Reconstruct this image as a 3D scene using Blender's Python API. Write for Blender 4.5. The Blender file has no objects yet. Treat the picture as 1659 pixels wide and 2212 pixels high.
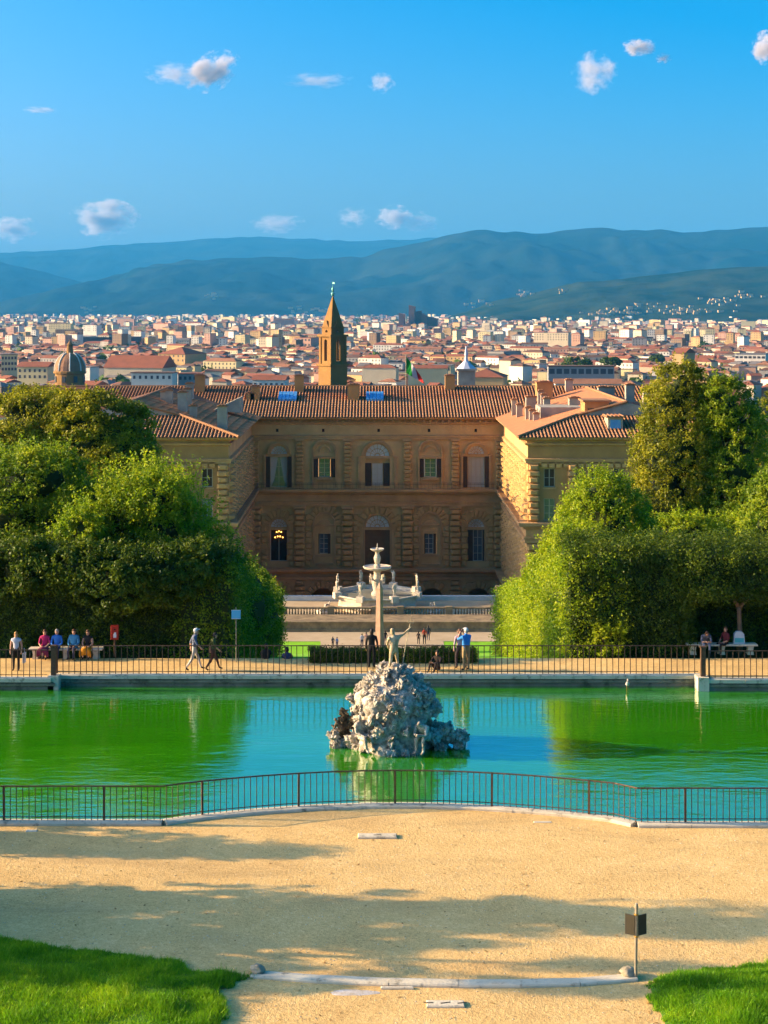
import bpy, bmesh, math, random
import numpy as np
from mathutils import Vector, Matrix, noise as mnoise

sc = bpy.context.scene
col = sc.collection
R = math.radians
F = 1585.0            # focal length in pixels of the 768 px wide frame
HX, HY = 373.0, 310.0  # vanishing point of the garden axis
CX, CZ = -0.7, 15.6    # camera stands 15.6 m above the basin terrace

# ---------------------------------------------------------------- camera
cam_d = bpy.data.cameras.new('camera')
cam = bpy.data.objects.new('camera', cam_d); col.objects.link(cam)
cam.location = (CX, 0, CZ); cam.rotation_euler = (R(90), 0, 0)
cam_d.sensor_fit = 'HORIZONTAL'; cam_d.sensor_width = 36.0
cam_d.lens = 36.0 * F / 768.0
cam_d.shift_x = (384 - HX) / 768.0
cam_d.shift_y = -(512 - HY) / 768.0
cam_d.clip_start = 1.0; cam_d.clip_end = 120000
sc.camera = cam

# ---------------------------------------------------------------- light
SUN_EL, SUN_AZ = 17.0, 5.0       # azimuth: degrees beyond straight left
w = bpy.data.worlds.new('World'); sc.world = w; w.use_nodes = True
nt = w.node_tree; nt.nodes.clear()
sky = nt.nodes.new('ShaderNodeTexSky'); sky.sky_type = 'NISHITA'; sky.sun_disc = False
sky.sun_elevation = R(SUN_EL); sky.sun_rotation = R(-(90 - SUN_AZ))
sky.altitude = 100; sky.air_density = 0.65; sky.dust_density = 4.6; sky.ozone_density = 3.6
hsv = nt.nodes.new('ShaderNodeHueSaturation')
hsv.inputs['Saturation'].default_value = 1.55
hsv.inputs['Hue'].default_value = 0.486
bgn = nt.nodes.new('ShaderNodeBackground'); bgn.inputs['Strength'].default_value = 0.068
wo = nt.nodes.new('ShaderNodeOutputWorld')
nt.links.new(sky.outputs[0], hsv.inputs['Color'])
nt.links.new(hsv.outputs[0], bgn.inputs['Color'])
nt.links.new(bgn.outputs[0], wo.inputs['Surface'])
sd = bpy.data.lights.new('sun', 'SUN'); sd.energy = 2.55; sd.angle = R(0.5); sd.color = (1.0, 0.71, 0.36)
sun = bpy.data.objects.new('sun', sd); col.objects.link(sun)
to_sun = Vector((-math.cos(R(SUN_AZ)) * math.cos(R(SUN_EL)), math.sin(R(SUN_AZ)) * math.cos(R(SUN_EL)), math.sin(R(SUN_EL))))
sun.rotation_euler = to_sun.to_track_quat('Z', 'Y').to_euler()
sc.view_settings.view_transform = 'Standard'; sc.view_settings.look = 'None'
sc.view_settings.gamma = 1.0; sc.view_settings.use_curve_mapping = False
sc.view_settings.exposure = 2.4
sc.render.engine = 'CYCLES'
cy = sc.cycles
cy.max_bounces = 5; cy.diffuse_bounces = 3; cy.glossy_bounces = 2; cy.transmission_bounces = 2
cy.transparent_max_bounces = 6; cy.volume_bounces = 0
cy.use_denoising = True
cy.caustics_reflective = False; cy.caustics_refractive = False

# ---------------------------------------------------------------- helpers
rng = np.random.default_rng(7)
rnd = random.Random(11)

def at(px, py, Y):
    """the point at distance Y that the photograph shows at pixel px, py (768 wide)"""
    return Vector((CX + (px - HX) * Y / F, Y, CZ - (py - HY) * Y / F))
def D(v): return v * 0.46293      # pixels measured on a 1659 wide print

def link(name, me, m=None, parent=None, loc=None, rot=None, scale=None):
    o = bpy.data.objects.new(name, me); col.objects.link(o)
    if m is not None and me is not None and not me.materials:
        for q in (m if isinstance(m, (list, tuple)) else [m]): me.materials.append(q)
    if parent is not None: o.parent = parent
    if loc is not None: o.location = loc
    if rot is not None: o.rotation_euler = rot
    if scale is not None: o.scale = scale
    return o
def tag(o, label=None, cat=None, group=None, kind=None):
    if label: o['label'] = label
    if cat: o['category'] = cat
    if group: o['group'] = group
    if kind: o['kind'] = kind
    return o
def thing(name, label, cat, loc=(0, 0, 0), rz=0, group=None):
    o = bpy.data.objects.new(name, None); col.objects.link(o)
    o.empty_display_size = 0.2
    o.location = loc; o.rotation_euler = (0, 0, rz)
    return tag(o, label, cat, group)

def np_mesh(name, V, Fc, smooth=False):
    V = np.asarray(V, dtype=np.float32); Fc = np.asarray(Fc, dtype=np.int32)
    me = bpy.data.meshes.new(name)
    k = Fc.shape[1]
    me.vertices.add(len(V)); me.vertices.foreach_set('co', V.ravel())
    me.loops.add(Fc.size); me.loops.foreach_set('vertex_index', Fc.ravel())
    me.polygons.add(len(Fc))
    me.polygons.foreach_set('loop_start', np.arange(0, Fc.size, k, dtype=np.int32))
    me.polygons.foreach_set('loop_total', np.full(len(Fc), k, dtype=np.int32))
    if smooth: me.polygons.foreach_set('use_smooth', np.ones(len(Fc), dtype=bool))
    me.update(calc_edges=True); me.validate()
    return me

class MB:
    def __init__(s): s.v = []; s.f = []; s.mi = []; s.cur = 0; s.sm = []; s.smooth = False
    def face(s, idx): s.f.append(tuple(idx)); s.mi.append(s.cur); s.sm.append(s.smooth)
    def add(s, vs, fs):
        b = len(s.v); s.v.extend([tuple(q) for q in vs])
        for f in fs: s.face([b + i for i in f])
        return s
    def quad(s, a, b, c, d): return s.add([a, b, c, d], [(0, 1, 2, 3)])
    def tri(s, a, b, c): return s.add([a, b, c], [(0, 1, 2)])
    def box(s, x0, x1, y0, y1, z0, z1):
        return s.add([(x0, y0, z0), (x1, y0, z0), (x1, y1, z0), (x0, y1, z0), (x0, y0, z1), (x1, y0, z1), (x1, y1, z1), (x0, y1, z1)],
                     [(0, 3, 2, 1), (4, 5, 6, 7), (0, 1, 5, 4), (1, 2, 6, 5), (2, 3, 7, 6), (3, 0, 4, 7)])
    def bevbox(s, x0, x1, y0, y1, z0, z1, b, back=True):
        """a block whose -y face is chamfered by b (a rusticated stone)"""
        v = [(x0, y1, z0), (x1, y1, z0), (x1, y1, z1), (x0, y1, z1), (x0, y0 + b, z0), (x1, y0 + b, z0), (x1, y0 + b, z1), (x0, y0 + b, z1),
             (x0 + b, y0, z0 + b), (x1 - b, y0, z0 + b), (x1 - b, y0, z1 - b), (x0 + b, y0, z1 - b)]
        f = [(8, 9, 10, 11), (4, 5, 9, 8), (5, 6, 10, 9), (6, 7, 11, 10), (7, 4, 8, 11), (0, 1, 5, 4), (1, 2, 6, 5), (2, 3, 7, 6), (3, 0, 4, 7)]
        return s.add(v, f)
    def prism(s, poly, d0, d1, plane='xz'):
        """polygon (list of 2-D points, counter-clockwise seen from -y) pushed from y=d0 to y=d1"""
        n = len(poly)
        def P(p, d):
            if plane == 'xz': return (p[0], d, p[1])
            if plane == 'xy': return (p[0], p[1], d)
            return (d, p[0], p[1])
        vs = [P(p, d0) for p in poly] + [P(p, d1) for p in poly]
        fs = [tuple(range(n)), tuple(range(2 * n - 1, n - 1, -1))] + [(i, n + i, n + (i + 1) % n, (i + 1) % n) for i in range(n)]
        return s.add(vs, fs)
    def tube(s, pts, rad, n=6, cap=True):
        pts = [Vector(p) for p in pts]
        rr = rad if isinstance(rad, (list, tuple)) else [rad] * len(pts)
        b = len(s.v)
        for i, p in enumerate(pts):
            t = (pts[min(i + 1, len(pts) - 1)] - pts[max(i - 1, 0)]).normalized()
            a = t.orthogonal().normalized() if abs(t.z) > 0.95 else t.cross(Vector((0, 0, 1))).normalized()
            if abs(t.z) > 0.95: a = (Vector((1, 0, 0)) - t * t.x).normalized()
            c = t.cross(a)
            for k in range(n):
                q = 2 * math.pi * k / n
                s.v.append(tuple(p + (a * math.cos(q) + c * math.sin(q)) * rr[i]))
        for i in range(len(pts) - 1):
            for k in range(n):
                s.face((b + i * n + k, b + i * n + (k + 1) % n, b + (i + 1) * n + (k + 1) % n, b + (i + 1) * n + k))
        if cap:
            s.face(tuple(b + k for k in range(n - 1, -1, -1)))
            s.face(tuple(b + (len(pts) - 1) * n + k for k in range(n)))
        return s
    def lathe(s, prof, n=16, c=(0, 0, 0), ph=0.0):
        b = len(s.v)
        for r, z in prof:
            for k in range(n):
                q = 2 * math.pi * k / n + ph
                s.v.append((c[0] + r * math.cos(q), c[1] + r * math.sin(q), c[2] + z))
        for i in range(len(prof) - 1):
            for k in range(n):
                s.face((b + i * n + k, b + i * n + (k + 1) % n, b + (i + 1) * n + (k + 1) % n, b + (i + 1) * n + k))
        s.face(tuple(b + (len(prof) - 1) * n + k for k in range(n)))
        s.face(tuple(b + k for k in range(n - 1, -1, -1)))
        return s
    def mesh(s, name):
        me = bpy.data.meshes.new(name); me.from_pydata(s.v, [], s.f)
        me.polygons.foreach_set('material_index', s.mi)
        me.polygons.foreach_set('use_smooth', s.sm)
        me.update(); return me
    def build(s, name, m, parent=None, loc=None, rot=None):
        return link(name, s.mesh(name), m, parent, loc, rot)

# ---------------------------------------------------------------- materials
def mat(name, base, rough=0.85, var=None, scale=1.0, amount=0.5, bump=0.0, bscale=None, metallic=0.0, island=None, spec=0.3, detail=6.0, stretch=None, stain=None):
    """base colour, a second colour mixed in by noise at world scale, an optional third one by random per island"""
    m = bpy.data.materials.new(name); m.use_nodes = True
    n = m.node_tree; L = n.links
    b = n.nodes['Principled BSDF']
    b.inputs['Base Color'].default_value = (*base, 1); b.inputs['Roughness'].default_value = rough
    b.inputs['Metallic'].default_value = metallic; b.inputs['Specular IOR Level'].default_value = spec
    geo = n.nodes.new('ShaderNodeNewGeometry')
    vec = geo.outputs['Position']
    if stretch:
        mp = n.nodes.new('ShaderNodeMapping'); mp.inputs['Scale'].default_value = stretch
        L.new(vec, mp.inputs['Vector']); vec = mp.outputs[0]
    c = None
    def mix(a, bcol, fac):
        q = n.nodes.new('ShaderNodeMix'); q.data_type = 'RGBA'
        if isinstance(fac, float): q.inputs[0].default_value = fac
        else: L.new(fac, q.inputs[0])
        for sock, val in ((q.inputs[6], a), (q.inputs[7], bcol)):
            if isinstance(val, tuple): sock.default_value = (*val, 1)
            else: L.new(val, sock)
        return q.outputs[2]
    def ns(sc_, det=detail):
        t = n.nodes.new('ShaderNodeTexNoise'); t.inputs['Scale'].default_value = sc_; t.inputs['Detail'].default_value = det
        t.inputs['Roughness'].default_value = 0.62
        L.new(vec, t.inputs['Vector']); return t.outputs['Fac']
    def ramp(fac, lo, hi):
        r = n.nodes.new('ShaderNodeMapRange'); r.inputs[1].default_value = lo; r.inputs[2].default_value = hi
        L.new(fac, r.inputs[0]); return r.outputs[0]
    c = base
    if var is not None: c = mix(c, var, ramp(ns(scale), 0.5 - 0.25 / max(amount, .01) * .5, 0.5 + 0.25 / max(amount, .01) * .5))
    if island is not None: c = mix(c, island, geo.outputs['Random Per Island'])
    if stain is not None: c = mix(c, stain[0], ramp(ns(stain[1]), stain[2], stain[2] + 0.14))
    if not isinstance(c, tuple): L.new(c, b.inputs['Base Color'])
    if bump:
        bp = n.nodes.new('ShaderNodeBump'); bp.inputs['Strength'].default_value = 1.0; bp.inputs['Distance'].default_value = bump
        L.new(ns(bscale or scale * 3), bp.inputs['Height']); L.new(bp.outputs[0], b.inputs['Normal'])
    return m

def leaf_mat(name, dark, mid, light, trans=0.35, sat=1.0):
    m = bpy.data.materials.new(name); m.use_nodes = True
    n = m.node_tree; L = n.links; n.nodes.clear()
    out = n.nodes.new('ShaderNodeOutputMaterial')
    geo = n.nodes.new('ShaderNodeNewGeometry')
    rp = n.nodes.new('ShaderNodeValToRGB')
    e = rp.color_ramp.elements
    e[0].position = 0.0; e[0].color = (*dark, 1); e[1].position = 1.0; e[1].color = (*light, 1)
    x = e.new(0.5); x.color = (*mid, 1)
    nz = n.nodes.new('ShaderNodeTexNoise'); nz.inputs['Scale'].default_value = 0.55; nz.inputs['Detail'].default_value = 3
    L.new(geo.outputs['Position'], nz.inputs['Vector'])
    ad = n.nodes.new('ShaderNodeMath'); ad.operation = 'MULTIPLY_ADD'; ad.inputs[1].default_value = 0.55
    sb = n.nodes.new('ShaderNodeMath'); sb.operation = 'MULTIPLY_ADD'; sb.inputs[1].default_value = 1.4; sb.inputs[2].default_value = -0.5
    L.new(nz.outputs['Fac'], sb.inputs[0])
    L.new(geo.outputs['Random Per Island'], ad.inputs[0]); L.new(sb.outputs[0], ad.inputs[2])
    L.new(ad.outputs[0], rp.inputs[0])
    d = n.nodes.new('ShaderNodeBsdfPrincipled'); d.inputs['Roughness'].default_value = 0.5; d.inputs['Specular IOR Level'].default_value = 0.25
    t = n.nodes.new('ShaderNodeBsdfTranslucent')
    mx = n.nodes.new('ShaderNodeMixShader'); mx.inputs[0].default_value = trans
    L.new(rp.outputs[0], d.inputs['Base Color']); L.new(rp.outputs[0], t.inputs['Color'])
    L.new(d.outputs[0], mx.inputs[1]); L.new(t.outputs[0], mx.inputs[2]); L.new(mx.outputs[0], out.inputs['Surface'])
    return m

M = {}
M['stone'] = mat('pietra_forte', (0.64, 0.38, 0.155), 0.9, (0.46, 0.26, 0.10), 0.35, 0.6, bump=0.06, bscale=1.6, island=None)
M['block'] = mat('rusticated_block', (0.60, 0.345, 0.125), 0.9, (0.40, 0.215, 0.075), 0.8, 0.6, bump=0.08, bscale=2.2)
M['trim'] = mat('cornice_stone', (0.56, 0.325, 0.135), 0.9, (0.37, 0.205, 0.085), 0.5, 0.6, bump=0.03, bscale=3)
M['plaster'] = mat('ochre_plaster', (0.46, 0.245, 0.085), 0.92, (0.34, 0.175, 0.062), 0.6, 0.5, bump=0.02, bscale=4)
M['grey_plaster'] = mat('weathered_plaster', (0.42, 0.36, 0.27), 0.93, (0.28, 0.24, 0.19), 0.7, 0.7, bump=0.02, bscale=5)
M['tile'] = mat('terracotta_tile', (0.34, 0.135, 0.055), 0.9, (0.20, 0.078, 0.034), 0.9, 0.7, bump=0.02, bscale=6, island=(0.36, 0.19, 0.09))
M['tile_lit'] = mat('sunlit_tile', (0.56, 0.215, 0.085), 0.9, (0.42, 0.155, 0.062), 1.1, 0.7, bump=0.05, bscale=3.0)  # sunlight on the right wing's court slope, put into the tile colour
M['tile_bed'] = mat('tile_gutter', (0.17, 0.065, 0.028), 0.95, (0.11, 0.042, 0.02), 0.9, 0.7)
M['shutter'] = mat('brown_shutter', (0.075, 0.04, 0.022), 0.7, (0.05, 0.028, 0.017), 2.0, 0.6)
M['frame'] = mat('white_window_frame', (0.42, 0.36, 0.28), 0.6)
M['door_wood'] = mat('door_wood', (0.20, 0.105, 0.045), 0.75, (0.14, 0.07, 0.03), 1.2, 0.6)
M['glass'] = mat('window_glass', (0.05, 0.065, 0.075), 0.12, (0.10, 0.12, 0.13), 0.7, 0.7, spec=0.8)
M['fan_glass'] = mat('fanlight_glass', (0.66, 0.60, 0.58), 0.35, (0.50, 0.47, 0.48), 1.2, 0.6, spec=0.6)
M['curtain'] = mat('white_curtain', (0.45, 0.42, 0.36), 0.9)
M['dark'] = mat('dark_interior', (0.02, 0.014, 0.01), 0.95)
M['iron'] = mat('rusty_iron', (0.14, 0.075, 0.04), 0.6, (0.07, 0.04, 0.028), 6.0, 0.7, metallic=0.3)
M['marble'] = mat('white_marble', (0.66, 0.57, 0.45), 0.7, (0.42, 0.34, 0.25), 1.4, 0.6, bump=0.02, bscale=8)
M['granite'] = mat('pink_granite', (0.42, 0.24, 0.17), 0.7, (0.30, 0.17, 0.12), 1.6, 0.7, bump=0.01, bscale=20)
M['wallstone'] = mat('garden_wall_stone', (0.36, 0.25, 0.13), 0.93, (0.17, 0.12, 0.07), 0.9, 0.8, bump=0.05, bscale=4)
M['skylight'] = mat('blue_skylight', (0.06, 0.24, 0.55), 0.25, (0.10, 0.32, 0.60), 1.5, 0.6, spec=0.6)
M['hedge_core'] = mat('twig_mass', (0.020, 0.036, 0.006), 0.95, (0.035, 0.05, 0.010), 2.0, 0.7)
M['bark'] = mat('bark', (0.10, 0.07, 0.045), 0.95, (0.055, 0.04, 0.028), 2.0, 0.7, bump=0.03, bscale=8)
# ================================================================ palace
YB, YF = 251.6, 212.0
palace = thing('palace', 'large brown stone palace with rusticated court walls and terracotta roofs', 'palace', (0, YB, -40))
PZ = -40.0
def pl(mb, name, m, parent=None):
    """builds a part of the palace from world coordinates"""
    o = mb.build(name, m, None)
    o.parent = palace if parent is None else parent
    o.matrix_parent_inverse = Matrix.Translation((0, -YB, -PZ))
    if parent is not None: o.matrix_parent_inverse = Matrix.Identity(4)
    return o
def plink(name, me, m, loc, scale=None, rot=None, parent=None):
    o = link(name, me, m, palace if parent is None else parent, loc, rot, scale)
    if parent is None: o.matrix_parent_inverse = Matrix.Translation((0, -YB, -PZ))
    return o

def arc(cx, cz, r, a0=0, a1=180, n=14):
    return [(cx + r * math.cos(R(a0 + (a1 - a0) * i / n)), cz + r * math.sin(R(a0 + (a1 - a0) * i / n))) for i in range(n + 1)]
def wall_with_holes(mb, x0, x1, z0, z1, y, holes):
    """wall face at y (facing -y) between x0..x1, z0..z1; holes: (xa, xb, za, zb, arched) cut as columns side by side"""
    xs = x0
    for (xa, xb, za, zb, arched) in sorted(holes):
        mb.quad((xs, y, z0), (xa, y, z0), (xa, y, z1), (xs, y, z1))
        if za > z0: mb.quad((xa, y, z0), (xb, y, z0), (xb, y, za), (xa, y, za))
        if arched:
            r = (xb - xa) / 2; cx = (xa + xb) / 2
            pts = arc(cx, zb - r, r)          # right to left
            half = len(pts) // 2
            top = [(x, z) for x, z in pts]
            for i in range(len(top) - 1):
                a, b = top[i], top[i + 1]
                mb.quad((b[0], y, b[1]), (a[0], y, a[1]), (a[0], y, z1), (b[0], y, z1))
        else:
            mb.quad((xa, y, zb), (xb, y, zb), (xb, y, z1), (xa, y, z1))
        xs = xb
    mb.quad((xs, y, z0), (x1, y, z0), (x1, y, z1), (xs, y, z1))
def reveal(mb, xa, xb, za, zb, arched, y0, y1):
    if arched:
        r = (xb - xa) / 2; cx = (xa + xb) / 2
        pts = [(xb, za)] + arc(cx, zb - r, r) + [(xa, za)]
    else:
        pts = [(xb, za), (xb, zb), (xa, zb), (xa, za)]
    for i in range(len(pts)):
        a, b = pts[i], pts[(i + 1) % len(pts)]
        mb.quad((a[0], y0, a[1]), (b[0], y0, b[1]), (b[0], y1, b[1]), (a[0], y1, a[1]))
def ring(mb, cx, cz, r0, r1, y0, y1, a0=0, a1=180, n=14):
    A = arc(cx, cz, r0, a0, a1, n); B = arc(cx, cz, r1, a0, a1, n)
    for i in range(n):
        vs = []
        for y in (y0, y1):
            vs += [(A[i][0], y, A[i][1]), (B[i][0], y, B[i][1]), (B[i + 1][0], y, B[i + 1][1]), (A[i + 1][0], y, A[i + 1][1])]
        mb.add(vs, [(0, 1, 2, 3), (1, 5, 6, 2), (4, 0, 3, 7), (7, 6, 5, 4)] + ([(0, 4, 5, 1)] if i == 0 else []) + ([(2, 6, 7, 3)] if i == n - 1 else []))

# levels
Z_EAVE, Z_ARCHI = -1.55, -4.3
Z_L1, Z_L1B = -12.75, -13.35     # first ledge
Z_F1 = -15.2                    # underside of its frieze
Z_L2, Z_L2B = -25.3, -25.9
Z_F2 = -27.0
bays = [-15.65, -8.4, 0.0, 8.4, 15.65]
HX0, HX1 = -20.0, 20.0

# ---- openings of the court front: (x, half width, z bottom, z top, arched)
upper = [(-15.65, 1.35, -12.55, -5.9, True), (-8.4, 1.0, -10.95, -8.0, False), (0.0, 1.98, -12.4, -5.6, True), (8.4, 1.0, -10.95, -8.0, False), (15.65, 1.35, -12.55, -5.9, True)]
lower = [(-15.65, 1.35, -24.3, -17.5, True), (-8.4, 0.95, -23.1, -19.9, False), (0.0, 1.98, -25.2, -16.9, True), (8.4, 0.95, -23.1, -19.9, False), (15.65, 1.35, -24.3, -17.5, True)]
ground = [(x, 1.95, -40, -28.5, True) for x in (-16.0, -8.6, 0, 8.6, 16.0)]

mb = MB()
wall_with_holes(mb, HX0, HX1, Z_L1, -1.0, YB, [(x - h, x + h, a, b, r) for x, h, a, b, r in upper])
wall_with_holes(mb, HX0, HX1, Z_L2, Z_L1, YB, [(x - h, x + h, a, b, r) for x, h, a, b, r in lower])
wall_with_holes(mb, HX0, HX1, -40, Z_L2, YB, [(x - h, x + h, a, b, r) for x, h, a, b, r in ground])
for x, h, a, b, r in upper + lower + ground: reveal(mb, x - h, x + h, a, b, r, YB, YB + (0.7 if (x, h, a, b, r) not in ground else 9.0))
mb.quad((HX0, YB + 9, -40), (HX1, YB + 9, -40), (HX1, YB + 9, -26), (HX0, YB + 9, -26))
pl(mb, 'court_wall', M['stone'])

# ---- windows of the court front
def window(x, h, za, zb, arched, y, kind, store):
    root = store
    m1 = MB()
    yy = y + 0.30
    if arched:
        r = h; cz = zb - r
        g = pl(MB().prism([(x - h, cz)] + arc(x, cz, h)[::-1][1:-1][::1] + [(x + h, cz)], yy + 0.05, yy + 0.1) if False else MB().prism(arc(x, cz, h - 0.02)[::-1][::-1], yy + 0.06, yy + 0.12), 'fanlight', M['fan_glass'])
        fr = MB()
        n = 8
        for k in range(1, n):
            q = math.pi * k / n
            c, s_ = math.cos(q), math.sin(q)
            p0 = (x + 0.22 * h * c, cz + 0.22 * h * s_); p1 = (x + 0.98 * h * c, cz + 0.98 * h * s_)
            t = 0.035
            fr.prism([(p0[0] + s_ * t, p0[1] - c * t), (p1[0] + s_ * t, p1[1] - c * t), (p1[0] - s_ * t, p1[1] + c * t), (p0[0] - s_ * t, p0[1] + c * t)], yy, yy + 0.05)
        ring(fr, x, cz, 0.55 * h, 0.6 * h, yy - 0.002, yy + 0.048)
        ring(fr, x, cz, 0.17 * h, 0.24 * h, yy - 0.004, yy + 0.046)
        ring(fr, x, cz, 0.93 * h, h + 0.01, yy - 0.006, yy + 0.046)
        fr.box(x - h, x + h, yy - 0.25, yy + 0.2, cz - 0.45, cz - 0.02)
        fo = pl(fr, 'fanlight_tracery', M['trim'], g)
        ztop = cz - 0.45
    else:
        ztop = zb
    return ztop
def casement(x, h, za, zb, y, cols=2, rows=4, curtain=False, glass=None):
    g = pl(MB().box(x - h, x + h, y + 0.06, y + 0.10, za, zb), 'pane', glass or M['glass'])
    fr = MB()
    t = 0.05
    fr.box(x - h, x - h + 0.09, y - 0.02, y + 0.05, za, zb); fr.box(x + h - 0.09, x + h, y - 0.02, y + 0.05, za, zb)
    fr.box(x - h + 0.09, x + h - 0.09, y - 0.02, y + 0.05, zb - 0.09, zb); fr.box(x - h + 0.09, x + h - 0.09, y - 0.02, y + 0.05, za, za + 0.1)
    for k in range(1, cols):
        xx = x - h + 2 * h * k / cols
        fr.box(xx - t, xx + t, y - 0.015, y + 0.05, za + 0.1, zb - 0.09)
    for k in range(1, rows):
        zz = za + (zb - za) * k / rows
        fr.box(x - h + 0.09, x + h - 0.09, y - 0.005, y + 0.05, zz - 0.028, zz + 0.028)
    o = pl(fr, 'window_frame', M['frame'], g)
    if curtain:
        c = MB()
        for s_ in (-1, 1):
            c.prism([(x + s_ * h * 0.95, za), (x + s_ * h * 0.55, za + (zb - za) * 0.25), (x + s_ * h * 0.1, zb), (x + s_ * h * 0.95, zb)][::1 if s_ > 0 else -1], y + 0.052, y + 0.058)
        pl(c, 'curtain', M['curtain'], g)
def shutter(x, w_, za, zb, y):
    m_ = MB().box(x - w_ / 2, x + w_ / 2, y - 0.10, y - 0.03, za, zb)
    n = 7
    for k in range(n):
        z0 = za + 0.15 + (zb - za - 0.3) * k / n
        m_.box(x - w_ / 2 + 0.08, x + w_ / 2 - 0.08, y - 0.13, y - 0.102, z0, z0 + (zb - za) / n * 0.6)
    pl(m_, 'shutter', M['shutter'])

for i, (x, h, za, zb, ar) in enumerate(upper):
    zt = window(x, h, za, zb, ar, YB, i, None)
    if i in (0, 4):
        casement(x, h, za, zt, YB + 0.45, 2 if i == 0 else 4, 3, curtain=(i == 0), glass=None if i == 0 else M['curtain'])
        for s_ in (-1, 1): shutter(x + s_ * (h + 0.38), 0.7, za, zt + 0.05, YB)
    elif i == 2:
        pl(MB().box(x - h, x + h, YB + 0.5, YB + 0.7, za, zt), 'window_surround', M['stone'])
        casement(x, 0.85, za + 0.1, zt - 0.75, YB + 0.40, 2, 4, glass=M['curtain'])
        for s_ in (-1, 1): shutter(x + s_ * 1.45, 1.0, za + 0.05, zt - 0.7, YB + 0.48)
    else:
        casement(x, h * 0.9, za, zt, YB + 0.3, 2, 4)
        for s_ in (-1, 1): shutter(x + s_ * (h + 0.42), 0.8, za, zt, YB)
for i, (x, h, za, zb, ar) in enumerate(lower):
    zt = window(x, h, za, zb, ar, YB, i, None)
    if i == 0:
        pl(MB().box(x - h, x + h, YB + 0.66, YB + 0.7, za, zt), 'dark_room', M['dark'])
        casement(x, h, za, zt, YB + 0.45, 2, 1, glass=M['dark'])
    elif i == 4:
        casement(x + 0.3, 0.75, za, zt, YB + 0.45, 2, 4)
        pl(MB().box(x - h, x - 0.45, YB + 0.45, YB + 0.6, za, zt), 'shutter', M['shutter'])
        pl(MB().box(x + 1.05, x + h, YB + 0.45, YB + 0.6, za, zt), 'shutter', M['shutter'])
    elif i == 2:
        dm = MB().box(x - h, x + h, YB + 0.5, YB + 0.7, za, zt)
        dm.box(x - 1.0, x - 0.05, YB + 0.44, YB + 0.499, za, zt - 1.4); dm.box(x + 0.05, x + 1.0, YB + 0.44, YB + 0.499, za, zt - 1.4)
        dm.box(x - 1.15, x + 1.15, YB + 0.42, YB + 0.499, zt - 1.4, zt - 1.15)
        pl(dm, 'blocked_doorway', M['door_wood'])
    else:
        casement(x - 0.1 if i == 1 else x - 0.25, h * 0.75, za, zt, YB + 0.3, 2, 4, glass=None)
        shutter(x + 0.75 if i == 1 else x + 0.7, 0.45, za, zt, YB + 0.25); shutter(x - 1.0, 0.4, za, zt, YB + 0.25)
# lit chandelier behind the lower left window
mch = bpy.data.materials.new('lit_bulbs'); mch.use_nodes = True
_b = mch.node_tree.nodes['Principled BSDF']; _b.inputs['Emission Color'].default_value = (1, 0.42, 0.06, 1); _b.inputs['Emission Strength'].default_value = 1.4
ch = thing('chandelier', 'small lit chandelier glowing behind the lower left palace window', 'chandelier', (-15.65, YB + 0.42, -20.3))
for q, (dx, dz) in enumerate([(-0.36, 0.6), (0, 0.72), (0.36, 0.6), (-0.6, -0.25), (-0.2, -0.1), (0.2, -0.1), (0.6, -0.25)]):
    link('bulb', MB().lathe([(0.02, -0.10), (0.10, -0.03), (0.11, 0.04), (0.03, 0.12)], 6, (dx, -0.1, dz)).mesh('bulb'), mch, ch)
cm = MB().tube([(0, 0, 1.1), (0, 0, -0.6)], 0.03, 5)
for dx, dz in [(-0.36, 0.5), (0.36, 0.5), (-0.6, -0.35), (0.6, -0.35)]: cm.tube([(0, 0, dz - 0.15), (dx, -0.1, dz)], 0.02, 4)
link('arm_frame', cm.mesh('arm_frame'), M['iron'], ch)

# ---- arch mouldings, voussoirs, niches
vou = 0
def voussoirs(cx, cz, r0, r1, y, n=9, name='voussoir'):
    for k in range(n):
        a0, a1 = 180.0 * k / n + 2.4, 180.0 * (k + 1) / n - 2.4
        m_ = MB(); ring(m_, cx, cz, r0, r1 + (0.25 if k % 2 else 0), y - 0.38, y + 0.02, a0, a1, 2)
        pl(m_, name, M['block'])
for x, h, za, zb, ar in upper:
    m_ = MB()
    if ar:
        ring(m_, x, zb - h, h + 0.02, h + 0.28, YB - 0.22, YB + 0.01); ring(m_, x, zb - h, h + 0.30, h + 0.52, YB - 0.4, YB + 0.012)
        pl(m_, 'arch_moulding', M['trim'])
        for s_ in (-1, 1):
            pl(MB().box(x + s_ * (h + 0.9) - 0.2, x + s_ * (h + 0.9) + 0.2, YB - 0.25, YB + 0.01, za - 0.2, zb - h - 0.35).box(x + s_ * (h + 0.9) - 0.28, x + s_ * (h + 0.9) + 0.28, YB - 0.32, YB + 0.012, zb - h - 0.35, zb - h - 0.05), 'half_column', M['trim'])
    else:
        ring(m_, x, -6.9, 1.42, 1.7, YB - 0.25, YB + 0.01); ring(m_, x, -6.9, 1.72, 1.98, YB - 0.42, YB + 0.012); ring(m_, x, -6.9, 0.75, 0.95, YB - 0.24, YB + 0.008)
        for s_ in (-1, 1): m_.box(x + s_ * 1.83 - 0.11, x + s_ * 1.83 + 0.11, YB - 0.36, YB + 0.01, -12.5, -6.92)
        m_.box(x - 1.7, x + 1.7, YB - 0.4, YB + 0.011, -7.95, -7.65)
        m_.box(x - 1.35, x + 1.35, YB - 0.45, YB + 0.011, -11.35, -11.0)
        pl(m_, 'window_aedicule', M['trim'])
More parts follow.
